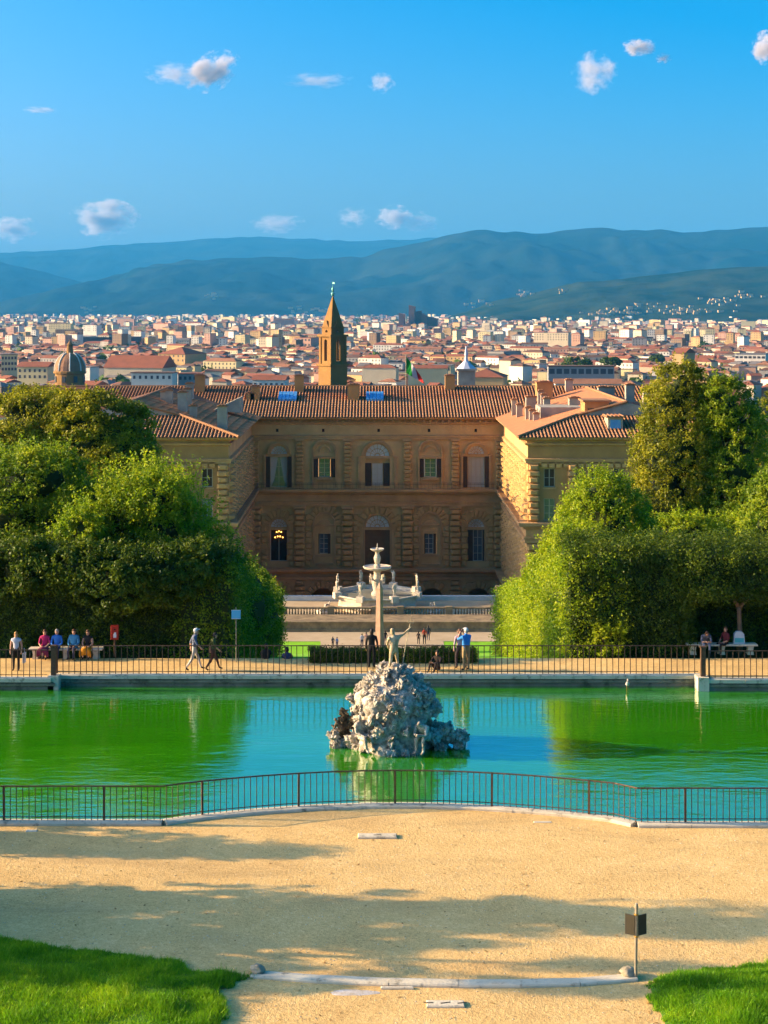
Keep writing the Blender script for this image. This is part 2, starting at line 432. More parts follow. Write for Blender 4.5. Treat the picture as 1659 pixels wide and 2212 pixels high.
for x, h, za, zb, ar in lower:
    m_ = MB()
    if ar:
        ring(m_, x, zb - h, h + 0.02, h + 0.3, YB - 0.28, YB + 0.01)
        m_.box(x - h - 0.3, x - h - 0.02, YB - 0.14, YB + 0.01, za, zb - h - 0.02); m_.box(x + h + 0.02, x + h + 0.3, YB - 0.14, YB + 0.01, za, zb - h - 0.02)
        pl(m_, 'arch_moulding', M['trim'])
    else:
        ring(m_, x, -18.2, 1.5, 1.8, YB - 0.34, YB + 0.01)
        for s_ in (-1, 1): m_.box(x + s_ * 1.68 - 0.13, x + s_ * 1.68 + 0.13, YB - 0.34, YB + 0.01, -24.6, -18.22)
        m_.box(x - 1.52, x + 1.52, YB - 0.22, YB + 0.011, -18.7, -18.4)
        m_.prism([(x - 1.3, -18.38), (x + 1.3, -18.38), (x + 0.5, -17.7), (x - 0.5, -17.7)], YB - 0.18, YB + 0.008)
        m_.box(x - 1.3, x + 1.3, YB - 0.2, YB + 0.011, -23.5, -23.15); m_.box(x - 1.4, x + 1.4, YB - 0.26, YB + 0.012, -24.9, -24.6)
        pl(m_, 'window_aedicule', M['trim'])
    if ar: voussoirs(x, zb - h, h + 0.32, h + 1.35, YB, 11)
    else: voussoirs(x, -18.2, 1.82, 2.75, YB, 11)
for x, h, za, zb, ar in ground: voussoirs(x, zb - h, h + 0.02, h + 1.05, YB, 11)
for x, h, za, zb, ar in upper:
    for k in range(-2, 3):
        xx = x + k * 0.72
        dz = 0.12 * abs(k)
        pl(MB().prism([(xx - 0.26, -5.15 + 0.05 * abs(k)), (xx + 0.26, -5.15 + 0.05 * abs(k)), (xx + 0.31 + 0.06 * k, -4.4), (xx - 0.31 + 0.06 * k, -4.4)], YB - 0.16, YB + 0.01), 'flat_arch_block', M['block'])

# ---- rusticated piers: a stack of drums per pier, one shared mesh
drum = MB().bevbox(-0.5, 0.5, -0.62, 0.0, -0.5, 0.5, 0.16).mesh('pier_block')
drum.materials.append(M['block'])
core = MB().box(-0.5, 0.5, -0.1, 0, -0.5, 0.5).mesh('pier_core'); core.materials.append(M['stone'])
piers = [-19.35, -12.35, -4.75, 4.75, 12.35, 19.35]
def pier_stack(x, y, z0, z1, n, w_, depth=1.0, rotz=0, jitter=0.12):
    hh = (z1 - z0) / n
    for k in range(n):
        ww = w_ * (1.0 if k % 2 else 0.86) + rnd.uniform(-0.04, 0.04)
        o = plink('pier_block', drum, None, (x, y + 0.01, z0 + (k + 0.5) * hh), (ww, depth * (1 + rnd.uniform(-jitter, jitter)), hh * 0.80), (0, 0, rotz))
for x in piers:
    ww = 1.25 if abs(x) < 19 else 1.1
    pl(MB().box(x - ww * 0.42, x + ww * 0.42, YB - 0.12, YB + 0.01, -12.5, -4.9), 'pier_core', M['stone'])
    pier_stack(x, YB - 0.10, -12.3, -5.2, 11, ww, 0.75)
    pier_stack(x, YB - 0.10, -25.1, -15.9, 10, 1.75, 1.1)
    pier_stack(x, YB - 0.10, -33, -27.2, 7, 1.6, 1.0)
    pl(MB().box(x - 0.75, x + 0.75, YB - 0.6, YB + 0.01, -5.15, -4.85).box(x - 0.6, x + 0.6, YB - 0.5, YB + 0.012, -12.62, -12.32), 'capital', M['trim'])
    pl(MB().box(x - 1.0, x + 1.0, YB - 0.75, YB + 0.01, -15.85, -15.5), 'capital', M['trim'])
# side bands of rustication beside the lower arches
band = MB().bevbox(-0.5, 0.5, -0.55, 0.0, -0.5, 0.5, 0.14).mesh('wall_block'); band.materials.append(M['block'])
for x in piers:
    for s_ in (-1, 1):
        if abs(x + s_ * 1.4) > 19.8: continue
        for k in range(9):
            wd = 0.75 + (0.35 if k % 2 else 0)
            plink('wall_block', band, None, (x + s_ * (0.95 + wd / 2), YB + 0.01, -24.6 + k * 0.92), (wd, 0.6, 0.78))

# ---- entablatures: profile swept round the court, with the wings
def ledge(name, z, prof, m):
    """prof: list of (out, z) rings; runs along left wing, court front, right wing on the inner line of the walls and round the wing fronts"""
    line = lambda o: [(-60, YF - o), (-20 + o, YF - o), (-20 + o, YB - o), (20 - o, YB - o), (20 - o, YF - o), (60, YF - o)]
    m_ = MB()
    rows = [[(x, y, zz) for x, y in line(o)] for o, zz in prof]
    for a, b in zip(rows[:-1], rows[1:]):
        for i in range(5): m_.quad(a[i], a[i + 1], b[i + 1], b[i])
    return pl(m_, name, m)
ledge('cornice', 0, [(0.0, -2.55), (0.35, -2.45), (0.4, -2.2), (0.12, -2.15), (0.12, -1.9), (0.75, -1.75), (1.3, -1.62), (1.35, -1.4), (0.0, -1.38)], M['trim'])
ledge('architrave', 0, [(0.0, -4.95), (0.3, -4.9), (0.3, -4.6), (0.38, -4.55), (0.42, -4.3), (0.1, -4.22), (0.1, -4.2), (0.0, -4.2)], M['trim'])
ledge('balcony_ledge', 0, [(0.0, -15.55), (0.45, -15.5), (0.45, -15.1), (0.55, -15.05), (0.6, -14.75), (0.3, -14.7), (0.3, -13.7), (0.6, -13.6), (0.7, -13.35), (1.25, -13.2), (1.3, -12.85), (1.3, -12.75), (0.0, -12.72)], M['trim'])
ledge('lower_ledge', 0, [(0.0, -27.2), (0.5, -27.15), (0.55, -26.7), (0.3, -26.65), (0.3, -26.2), (0.8, -26.0), (1.4, -25.75), (1.45, -25.35), (0.0, -25.3)], M['trim'])
# modillions under the eaves and frieze vents
mod = MB().box(-0.16, 0.16, -0.62, 0.0, -0.16, 0.14).mesh('modillion'); mod.materials.append(M['trim'])
for k in range(40):
    plink('modillion', mod, None, (-19.2 + k * 38.4 / 39, YB - 0.12, -2.0))
for k in range(30):
    for s_ in (-1, 1):
        plink('modillion', mod, None, (s_ * 19.88, YF + 1.0 + k * 1.28, -2.0), None, (0, 0, R(90) * s_))
for x in (-15.9, -8.6, 0.2, 8.2, 15.6):
    pl(MB().box(x - 0.2, x + 0.2, YB - 0.015, YB + 0.05, -3.75, -3.25), 'frieze_vent', M['dark'])

# ---- wings: inner walls and fronts
for s_ in (-1, 1):
    x = 20.0 * s_
    m_ = MB()
    q = [(x, YF, -40), (x, YB + 0.5, -40), (x, YB + 0.5, -1.0), (x, YF, -1.0)]
    m_.quad(*(q if s_ < 0 else q[::-1]))
    pl(m_, 'wing_court_wall', M['stone'])
    m_ = MB()
    xa, xb = (20, 60) if s_ > 0 else (-60, -20)
    holes = []
    for xw in (22.9, 28.9, 32.2, 36.0, 41.0):
        xw *= s_
        holes += [(xw - 0.75, xw + 0.75)]
    holes.sort()
    wall_with_holes(m_, xa, xb, -9.0, -1.0, YF, [(a, b, -8.1, -5.6, False) for a, b in holes])
    wall_with_holes(m_, xa, xb, -12.75, -9.0, YF, [(a, b, -12.6, -9.6, False) for a, b in holes])
    m_.quad((xa, YF, -40), (xb, YF, -40), (xb, YF, -12.75), (xa, YF, -12.75))
    for a, b in holes:
        reveal(m_, a, b, -8.1, -5.6, False, YF, YF + 0.5); reveal(m_, a, b, -12.6, -9.6, False, YF, YF + 0.5)
    pl(m_, 'wing_front_wall', M['plaster'])
    for a, b in holes:
        cxw = (a + b) / 2
        casement(cxw, 0.73, -8.08, -5.62, YF + 0.25, 2, 2, glass=M['shutter'] if abs(abs(cxw) - 36) > 1 else None)
        casement(cxw, 0.73, -12.58, -9.62, YF + 0.25, 2, 3)
        pl(MB().box(a - 0.15, b + 0.15, YF - 0.1, YF + 0.01, -8.35, -8.12), 'sill', M['trim'])
    for a, b in [holes[-2] if s_ > 0 else holes[1]]:
        for t in (-1, 1): shutter((a + b) / 2 + t * 1.15, 0.7, -8.1, -5.6, YF)
    # corner quoins and half piers on the front
    for xx, ww in ((20.75, 1.5), (25.9, 1.1), (38.6, 1.1)):
        pl(MB().box(s_ * xx - ww * 0.42, s_ * xx + ww * 0.42, YF - 0.12, YF + 0.01, -12.6, -4.9), 'pier_core', M['stone'])
        pier_stack(s_ * xx, YF - 0.08, -12.5, -5.0, 9, ww, 1.25)
        pier_stack(s_ * xx, YF - 0.08, -25.2, -15.6, 10, ww * 1.25, 1.2)
    for k in range(18):
        xx = s_ * (22.2 + k * 0.98)
        pl(MB().prism([(xx - 0.36, -5.45), (xx + 0.36, -5.45), (xx + 0.42, -4.75), (xx - 0.42, -4.75)], YF - 0.3, YF + 0.01), 'flat_arch_block', M['block'])
    # upper and lower fields of bossed blocks on the court side (pyramid faced)
boss = MB().add([(-.5, 0, -.5), (.5, 0, -.5), (.5, 0, .5), (-.5, 0, .5), (-.42, -.3, -.4), (.42, -.3, -.4), (.42, -.3, .4), (-.42, -.3, .4), (-.22, -.62, -.2), (.22, -.62, -.2), (.22, -.62, .2), (-.22, -.62, .2)],
    [(8, 9, 10, 11), (4, 5, 9, 8), (5, 6, 10, 9), (6, 7, 11, 10), (7, 4, 8, 11), (0, 1, 5, 4), (1, 2, 6, 5), (2, 3, 7, 6), (3, 0, 4, 7)]).mesh('boss')
boss.materials.append(M['block'])
n_boss = 0
rest = {-1: MB(), 1: MB()}
for s_ in (1, -1):
    for (z0, z1, rows) in ((-12.6, -5.0, 10), (-25.2, -15.6, 11)):
        hh = (z1 - z0) / rows
        cols = 13
        ll = (YB - YF - 0.4) / cols
        for r_ in range(rows):
            for c_ in range(cols):
                yy = YF + 0.3 + (c_ + 0.5 * (r_ % 2) + 0.3) * ll
                if yy > YB - 0.7: continue
                zz = z0 + (r_ + 0.5) * hh
                dz, dd, dl = rnd.uniform(.8, .9), rnd.uniform(0.8, 1.25), rnd.uniform(.78, .9)
                if s_ > 0 and n_boss < 296:
                    n_boss += 1
                    plink('boss_block', boss, None, (s_ * 20.0, yy, zz), (ll * dl, dd, hh * dz), (0, 0, R(-90) * s_))
                else:
                    b_ = len(rest[s_].v)
                    vs = []
                    for v in boss.vertices:
                        X, Y_, Z = v.co.x * ll * dl, v.co.y * dd, v.co.z * hh * dz
                        vs.append((s_ * 20.0 + (Y_ if s_ > 0 else -Y_), yy + (-X if s_ > 0 else X), zz + Z))
                    rest[s_].add(vs, [tuple(p.vertices) for p in boss.polygons])
for s_ in (-1, 1):
    if rest[s_].v:
        o = pl(rest[s_], 'bossed_masonry', M['block']); o['kind'] = 'stuff'

# ---- roofs
EO = 1.5   # eave overhang
ZE = -1.36
SL = 0.275
def roof_plane(name, quad_pts, spacing, eave_dir, m_bed=M['tile_bed']):
    pass
def roof(name, pts):
    return pl(MB().add(pts, [tuple(range(len(pts)))]), name, m=M['tile_bed'])
def rib(p0, p1, nrm, side, w_, n_tiles):
    """a course of cover tiles from eave p0 to ridge p1; each tile slips under the next one up"""
    m_ = MB()
    p0, p1 = Vector(p0), Vector(p1)
    d = (p1 - p0) / n_tiles
    for k in range(n_tiles):
        a, b = p0 + d * k, p0 + d * (k + 1.06)
        for (c, r_, hgt) in ((a, w_ * 0.5, 0.17), (b, w_ * 0.40, 0.10)):
            for q in (-1, -0.62, 0, 0.62, 1):
                m_.v.append(tuple(c + side * (q * r_) + nrm * (hgt * math.cos(q * 1.45) + 0.02)))
        i = len(m_.v) - 10
        for j in range(4): m_.face((i + j, i + j + 1, i + 5 + j + 1, i + 5 + j))
        m_.face((i + 4, i + 3, i + 2, i + 1, i))
    return m_
n_tile = [0]; tile_rest = MB()
def tiled(eave_a, eave_b, top_of, spacing, step=0.9, own=True):
    """cover-tile courses along an eave; top_of(t) gives the upper end for the course at fraction t"""
    ea, eb = Vector(eave_a), Vector(eave_b)
    n = max(2, int((eb - ea).length / spacing))
    for k in range(n):
        t = (k + 0.5) / n
        p0 = ea.lerp(eb, t); p1 = Vector(top_of(t))
        if (p1 - p0).length < 0.5: continue
        side = (eb - ea).normalized(); up = (p1 - p0).normalized(); nrm = side.cross(up)
        if nrm.z < 0: nrm = -nrm
        side2 = up.cross(nrm)
        rb_ = rib(p0 - up * 0.12, p1, nrm, side2, spacing * 0.66 + rnd.uniform(-.02, .02), max(1, int((p1 - p0).length / step)))
        if n_tile[0] < 298 and own:
            n_tile[0] += 1; pl(rb_, 'tile_course', M['tile'])
        else: tile_rest.add(rb_.v, rb_.f)
# main roof: eave along the court front and beyond the wings, ridge 13.8 m behind
RY, RZ = YB + 13.4, ZE + 14.9 * 0.275 + 0.1
roof('roof_slope', [(-60, YB - EO, ZE), (60, YB - EO, ZE), (60, RY, RZ), (-60, RY, RZ)])
roof('roof_slope', [(60, RY + 15, ZE), (-60, RY + 15, ZE), (-60, RY, RZ), (60, RY, RZ)])
tiled((-48, YB - EO, ZE), (56, YB - EO, ZE), lambda t: (-48 + 104 * t, RY, RZ), 0.50, 1.1)
pl(MB().tube([(-60, RY, RZ + 0.05), (60, RY, RZ + 0.05)], 0.16, 6), 'ridge_course', M['tile'])
# wing roofs: hipped front with a gablet
WX = 34.4
GY = 219.5
for s_ in (-1, 1):
    xe = s_ * (20 - EO); xr = s_ * WX; xo = s_ * (2 * WX - 20 + EO)
    ye = YF - EO
    zr = ZE + abs(xr - xe) * 0.262
    t = GY - ye
    zg = ZE + t * 0.262
    # court-side slope
    inner = [(xe, ye, ZE), (xe, YB + 2, ZE), (xr, YB + 13, zr), (xr, GY, zr), (xe + s_ * t, GY, zg)]
    pl(MB().add(inner if s_ < 0 else inner[::-1], [(0, 1, 2, 3, 4)]), 'roof_slope', M['tile_lit'] if s_ > 0 else M['tile_bed'])  # right slope takes the tile colour with sunlight painted in
    outer = [(xo, YB + 2, ZE), (xo, ye, ZE), (xo - s_ * t, GY, zg), (xr, GY, zr), (xr, YB + 13, zr)]
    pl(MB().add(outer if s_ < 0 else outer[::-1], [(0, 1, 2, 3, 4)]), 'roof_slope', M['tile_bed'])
    front = [(xe, ye, ZE), (xe + s_ * t, GY, zg), (xo - s_ * t, GY, zg), (xo, ye, ZE)]
    pl(MB().add(front if s_ < 0 else front[::-1], [(0, 1, 2, 3)]), 'roof_slope', M['tile_bed'])
    gab = [(xe + s_ * t, GY, zg), (xo - s_ * t, GY, zg), (xr, GY, zr)]
    pl(MB().add(gab if s_ > 0 else gab[::-1], [(0, 1, 2)]), 'gable_wall', M['grey_plaster'])
    # tiles: court side slope (courses run across X), front slope
    def top_inner(q):
        y = ye + (YB - ye) * q
        if y < GY: d = y - ye
        else: d = abs(xr - xe)
        lim = abs(xr - xe)
        return (xe + s_ * d, y, ZE + d * 0.262)
    if s_ < 0: tiled((xe, ye, ZE), (xe, YB, ZE), top_inner, 0.62, 1.2, own=False)
    wtot = abs(xo - xe)
    def top_front(q):
        x_ = q * wtot
        d = min(x_, wtot - x_, t)
        return (xe + s_ * x_, ye + d, ZE + d * 0.262)
    tiled((xe, ye, ZE), (xo, ye, ZE), top_front, 0.50, 1.0)
    pl(MB().tube([(xe, ye, ZE + 0.12), (xe + s_ * t, GY, zg + 0.12)], 0.22, 6), 'hip_course', M['tile'])
    pl(MB().tube([(xr, GY - 0.2, zr + 0.08), (xr, YB + 12, zr + 0.08)], 0.2, 6), 'ridge_course', M['tile'])
    pl(MB().tube([(xe + s_ * t, GY - .1, zg + 0.1), (xr, GY - .1, zr + 0.1)], 0.2, 6), 'gable_edge', M['tile'])
# ---- chimneys and dormers
def chimney(px, py_base, Y, w_, h_, d_=None, cap=True, m=None):
    p = at(px, py_base, Y); d_ = d_ or w_
    m_ = MB().box(p.x - w_ / 2, p.x + w_ / 2, Y, Y + d_, p.z - 1.2, p.z + h_)
    o = pl(m_, 'chimney', m or M['grey_plaster'])
    if cap:
        c = MB().box(p.x - w_ / 2 - 0.12, p.x + w_ / 2 + 0.12, Y - 0.12, Y + d_ + 0.12, p.z + h_, p.z + h_ + 0.14)
        for q in (-1, 0, 1): c.tube([(p.x + q * w_ * 0.3, Y - 0.1, p.z + h_ + 0.22), (p.x + q * w_ * 0.3, Y + d_ + 0.1, p.z + h_ + 0.22)], 0.11, 6)
        c.prism([(p.x - w_ / 2 - .05, p.z + h_ + .141), (p.x + w_ / 2 + .05, p.z + h_ + .141), (p.x, p.z + h_ + .34)], Y - 0.05, Y + d_ + 0.05)
        pl(c, 'chimney_cap', M['tile'], o)
def dz(zx, zy): return (D(270 + zx * .358), D(810 + zy * .358))      # first close-up of the palace
def dz2(zx, zy): return (D(810 + zx * .3906), D(810 + zy * .3906))   # second close-up
ch_l = [(240, 170, 235, 1.3, 1.6), (265, 175, 233, 1.0, 1.9), (345, 205, 226, 1.3, 2.3), (372, 180, 230, 1.2, 2.2), (410, 225, 222, 1.0, .8), (585, 290, 216, 1.3, 2.2), (388, 105, 250, 1.2, 1.3), (785, 120, 258, 1.5, 1.3), (450, 68, 262, 1.6, 1.7), (1050, 66, 262, 1.5, 1.6), (1378, 125, 258, 1.9, 1.7), (755, 122, 258, 1.3, 0.3)]
for zx, zy, Y, w_, h_ in ch_l:
    chimney(*dz(zx, zy), Y, w_, h_, m=M['plaster'] if zx > 420 and zx != 585 else None)
ch_r = [(770, 200, 245, .7, 1.7), (800, 222, 240, .9, 1.5), (865, 170, 246, 1.6, 1.3), (850, 255, 233, .9, 1.9), (872, 272, 230, .9, 1.9), (892, 290, 228, .8, 1.9), (918, 180, 243, .9, 2.4), (935, 200, 240, .9, 2.4), (952, 222, 236, 1.0, 2.4), (940, 105, 256, 2.6, 1.8), (1105, 205, 234, 1.6, 2.0), (1075, 100, 262, 1.2, 2.1), (1262, 140, 250, 1.5, 2.0), (1305, 120, 255, 1.2, 1.4), (1412, 130, 240, 1.3, 2.0), (1510, 190, 232, 1.3, 3.0), (415, 66, 263, 1.6, 1.8), (1480, 310, 215, 1.4, 0.9)]
for zx, zy, Y, w_, h_ in ch_r:
    chimney(*dz2(zx, zy), Y, w_, h_, m=M['plaster'] if zx in (415, 940) else None)
# grey terrace room between the chimneys of the right wing
p = at(*dz2(1030, 240), 229)
pl(MB().box(p.x - 3.0, p.x + 3.0, 229, 236, p.z - 1.5, p.z + 1.6), 'roof_room', M['grey_plaster'])
p = at(*dz2(1225, 215), 222)
pl(MB().box(p.x - 1.7, p.x + 1.7, 221.5, 226, p.z - 1.5, p.z + 1.7), 'roof_room', M['plaster'])
for q in (-0.85, 0.85): pl(MB().box(p.x + q - 0.45, p.x + q + 0.45, 221.44, 221.6, p.z - 0.1, p.z + 0.8), 'pane', M['shutter'])
pl(MB().box(p.x - 2.0, p.x + 2.0, 221.2, 226.3, p.z + 1.7, p.z + 1.95), 'roof_room_cap', M['tile'])
def dormer(px, py, Y, w_, h_):
    p = at(px, py, Y)
    dw_ = pl(MB().box(p.x - w_ / 2, p.x + w_ / 2, Y, Y + 3.5, p.z - 0.6, p.z + h_), 'dormer', M['grey_plaster'])
    pl(MB().box(p.x - w_ / 2 + .3, p.x + w_ / 2 - .3, Y - 0.06, Y + 0.05, p.z + 0.05, p.z + h_ - 0.3), 'dormer_pane', M['skylight'], dw_)
    m_ = MB().box(p.x - w_ / 2 - .3, p.x + w_ / 2 + .3, Y - 0.35, Y + 3.8, p.z + h_, p.z + h_ + 0.1)
    for k in range(5):
        xx = p.x - w_ / 2 - .1 + k * (w_ + .2) / 4
        m_.tube([(xx, Y - 0.4, p.z + h_ + 0.16), (xx, Y + 3.8, p.z + h_ + 0.16)], 0.14, 6)
    pl(m_, 'dormer_roof', M['tile'], dw_)
dormer(*dz2(1330, 297), 213.8, 2.0, 1.5)
# white stair hood on the left slope
p = at(*dz(640, 190), 240)
m_ = MB().prism([(p.x - 2.6, p.z - 0.5), (p.x + 1.6, p.z - 0.9), (p.x + 1.6, p.z + 1.5)], 239, 243)
pl(m_, 'stair_hood', M['grey_plaster'])
# blue skylights near the ridge
for zx, zy, ww in ((983, 103, 3.0), (1507, 114, 2.9)):
    p = at(*dz(zx, zy), 259.5)
    zz = ZE + (259.5 - YB + EO) * 0.275
    n_ = 5
    for k in range(n_):
        xx = p.x - ww / 2 + ww * (k + .5) / n_
        m_ = MB()
        hw = ww / n_ * .46
        m_.add([(xx - hw, 257.6, zz - .05), (xx + hw, 257.6, zz - .05), (xx + hw, 260.4, zz + 1.0), (xx - hw, 260.4, zz + 1.0), (xx - hw, 257.6, zz - 0.6), (xx + hw, 257.6, zz - .6), (xx + hw, 260.4, zz - .3), (xx - hw, 260.4, zz - .3)],
               [(0, 1, 2, 3), (4, 5, 1, 0), (5, 6, 2, 1), (7, 4, 0, 3), (6, 7, 3, 2)])
        pl(m_, 'skylight', M['skylight'])
o = pl(tile_rest, 'tile_field', M['tile']); o['kind'] = 'stuff'
# balcony rail along the first ledge
rail = MB()
for z_ in (-12.0, -11.75): rail.tube([(-20, YB - 1.15, z_), (20, YB - 1.15, z_)], 0.03, 4)
for s_ in (-1, 1): rail.tube([(s_ * 18.85, YF, -11.75), (s_ * 18.85, YB - 1.15, -11.75)], 0.04, 4)
for k in range(66): rail.tube([(-19.5 + k * 0.6, YB - 1.15, -12.74), (-19.5 + k * 0.6, YB - 1.15, -11.75)], 0.018, 3)
for s_ in (-1, 1):
    for k in range(60): rail.tube([(s_ * 18.85, YF + k * 0.63, -12.74), (s_ * 18.85, YF + k * 0.63, -11.75)], 0.018, 3)
o = pl(rail, 'balcony_railing', M['iron']); o['kind'] = 'stuff'
# ================================================================ ground, basin, terraces
def gravel_mat():
    m = bpy.data.materials.new('gravel'); m.use_nodes = True
    n = m.node_tree; L = n.links; b = n.nodes['Principled BSDF']; b.inputs['Roughness'].default_value = 0.95; b.inputs['Specular IOR Level'].default_value = 0.1
    geo = n.nodes.new('ShaderNodeNewGeometry')
    vo = n.nodes.new('ShaderNodeTexVoronoi'); vo.inputs['Scale'].default_value = 36.0; L.new(geo.outputs['Position'], vo.inputs['Vector'])
    vo2 = n.nodes.new('ShaderNodeTexVoronoi'); vo2.inputs['Scale'].default_value = 11.0; L.new(geo.outputs['Position'], vo2.inputs['Vector'])
    no = n.nodes.new('ShaderNodeTexNoise'); no.inputs['Scale'].default_value = 0.5; no.inputs['Detail'].default_value = 8; no.inputs['Roughness'].default_value = 0.7; L.new(geo.outputs['Position'], no.inputs['Vector'])
    cr = n.nodes.new('ShaderNodeValToRGB'); e = cr.color_ramp.elements
    e[0].position = 0.0; e[0].color = (0.36, 0.20, 0.07, 1); e[1].position = 1.0; e[1].color = (0.90, 0.64, 0.31, 1)
    x = e.new(0.35); x.color = (0.66, 0.41, 0.15, 1); x = e.new(0.7); x.color = (0.77, 0.505, 0.195, 1)
    sp = n.nodes.new('ShaderNodeSeparateColor'); L.new(vo.outputs['Color'], sp.inputs[0]); 
    sp2 = n.nodes.new('ShaderNodeSeparateColor'); L.new(vo2.outputs['Color'], sp2.inputs[0])
    a = n.nodes.new('ShaderNodeMath'); a.operation = 'MULTIPLY_ADD'; a.inputs[1].default_value = 0.5; L.new(sp.outputs[0], a.inputs[0])
    a2 = n.nodes.new('ShaderNodeMath'); a2.operation = 'MULTIPLY_ADD'; a2.inputs[1].default_value = 0.25; L.new(sp2.outputs[0], a2.inputs[0])
    mr = n.nodes.new('ShaderNodeMapRange'); mr.inputs[1].default_value = 0.3; mr.inputs[2].default_value = 0.7; mr.inputs[3].default_value = 0.0; mr.inputs[4].default_value = 0.35
    L.new(no.outputs['Fac'], mr.inputs[0]); L.new(mr.outputs[0], a2.inputs[2]); L.new(a2.outputs[0], a.inputs[2])
    L.new(a.outputs[0], cr.inputs[0])
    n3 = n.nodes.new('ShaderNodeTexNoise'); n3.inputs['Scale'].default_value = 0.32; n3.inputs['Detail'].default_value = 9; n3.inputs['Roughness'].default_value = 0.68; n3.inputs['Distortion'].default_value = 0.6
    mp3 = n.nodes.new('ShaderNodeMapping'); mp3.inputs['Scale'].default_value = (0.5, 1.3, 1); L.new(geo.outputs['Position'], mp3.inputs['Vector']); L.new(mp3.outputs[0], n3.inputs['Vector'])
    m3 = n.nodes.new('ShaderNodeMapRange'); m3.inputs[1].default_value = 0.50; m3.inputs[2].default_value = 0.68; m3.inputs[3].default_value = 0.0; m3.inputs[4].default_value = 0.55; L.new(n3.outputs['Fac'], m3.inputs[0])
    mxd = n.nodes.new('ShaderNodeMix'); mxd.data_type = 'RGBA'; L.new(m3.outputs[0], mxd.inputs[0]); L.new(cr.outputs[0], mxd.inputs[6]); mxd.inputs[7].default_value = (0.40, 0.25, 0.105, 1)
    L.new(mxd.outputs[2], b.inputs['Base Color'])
    bp = n.nodes.new('ShaderNodeBump'); bp.inputs['Distance'].default_value = 0.008; bp.inputs['Strength'].default_value = 1.0
    mm = n.nodes.new('ShaderNodeMath'); mm.operation = 'ADD'; L.new(vo.outputs['Distance'], mm.inputs[0]); L.new(vo2.outputs['Distance'], mm.inputs[1])
    L.new(mm.outputs[0], bp.inputs['Height']); L.new(bp.outputs[0], b.inputs['Normal'])
    return m
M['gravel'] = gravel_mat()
M['sand'] = mat('amphitheatre_sand', (0.52, 0.39, 0.24), 0.95, (0.42, 0.30, 0.17), 0.5, 0.6, bump=0.01, bscale=10)
M['kerb'] = mat('kerb_stone', (0.72, 0.62, 0.45), 0.9, (0.56, 0.47, 0.33), 1.5, 0.7, bump=0.015, bscale=12, stain=((0.2, 0.17, 0.12), 3.0, 0.56))
M['basin_wall'] = mat('mossy_basin_wall', (0.30, 0.27, 0.19), 0.9, (0.15, 0.15, 0.085), 1.2, 0.8, bump=0.02, bscale=6, stain=((0.08, 0.085, 0.05), 2.2, 0.52))
M['soil'] = mat('soil_under_grass', (0.09, 0.20, 0.010), 0.95, (0.06, 0.15, 0.008), 1.3, 0.7)
M['lawn'] = mat('lawn', (0.25, 0.52, 0.008), 0.9, (0.17, 0.40, 0.006), 0.6, 0.7, bump=0.03, bscale=9)

# --- basin outline (near side bulges towards the water, the far side is set back in the middle)
NEAR = [(-40, 48.3), (-7.1, 48.3)]
for k in range(1, 24):
    t = k / 24; x = -7.1 + 14.4 * t
    NEAR.append((x, 48.3 + 1.65 * math.sin(math.pi * t) ** 0.85))
NEAR += [(7.3, 48.1), (40, 48.1)]
FAR = [(-40, 67.0), (-14.2, 67.0), (-14.2, 67.6), (13.2, 67.6), (13.2, 66.8), (40, 66.8)]
ZW = -0.45
def strip(mb, line, off_y0, off_y1, z0, z1=None, depth=None):
    pass
# gravel terrace in front
m_ = MB()
prev = None
for i in range(len(NEAR) - 1):
    a, b = NEAR[i], NEAR[i + 1]
    m_.quad((a[0], 20, 0), (b[0], 20, 0), (b[0], b[1] - 0.35, 0), (a[0], a[1] - 0.35, 0))
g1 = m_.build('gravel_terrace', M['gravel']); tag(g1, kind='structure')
# promenade beyond the basin
m_ = MB()
fl = [(-40, 67.0), (-14.2, 67.0), (-14.2, 67.6), (13.2, 67.6), (13.2, 66.8), (40, 66.8)]
for a, b in zip(fl[:-1], fl[1:]):
    if a[0] == b[0]: continue
    m_.quad((a[0], a[1] + 0.35, 0), (b[0], b[1] + 0.35, 0), (b[0], 71.0, 0), (a[0], 71.0, 0))
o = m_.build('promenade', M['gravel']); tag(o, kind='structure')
# amphitheatre slope, floor, city plain
def slope_z(y):
    if y <= 70.6: return -0.02
    if y <= 178: return -0.02 - (y - 70.6) / (178 - 70.6) * 22.98
    return -23.0
V = []; Fc = []
ys = np.concatenate([np.linspace(70.6, 80, 14), np.linspace(82, 196, 58)]); xs = np.linspace(-60, 60, 61)
for y in ys:
    for x in xs:
        V.append((x, y, slope_z(y)))
nx = len(xs)
for j in range(len(ys) - 1):
    for i in range(nx - 1): Fc.append((j * nx + i, j * nx + i + 1, (j + 1) * nx + i + 1, (j + 1) * nx + i))
o = link('lawn_slope', np_mesh('lawn_slope', V, Fc, True), M['lawn']); tag(o, kind='structure')
# sand floor of the amphitheatre, 5 mm above the lawn sheet
m_ = MB()
poly = [(-6.6, 176.5), (7.4, 176.5), (7.8, 181), (6.9, 184.5), (40, 187.2), (40, 195.6), (-40, 195.6), (-40, 186.2), (-7.0, 184.8)]
m_.add([(x, y, slope_z(y) + 0.03) for x, y in [(-6.6, 178.1), (7.4, 178.1), (7.5, 184.5), (-6.8, 184.5)]], [(0, 1, 2, 3)])
m_.add([(-40, 184.5, -22.97), (40, 184.5, -22.97), (40, 195.6, -22.97), (-40, 195.6, -22.97)], [(0, 1, 2, 3)])
o = m_.build('amphitheatre_floor', M['sand']); tag(o, kind='structure')

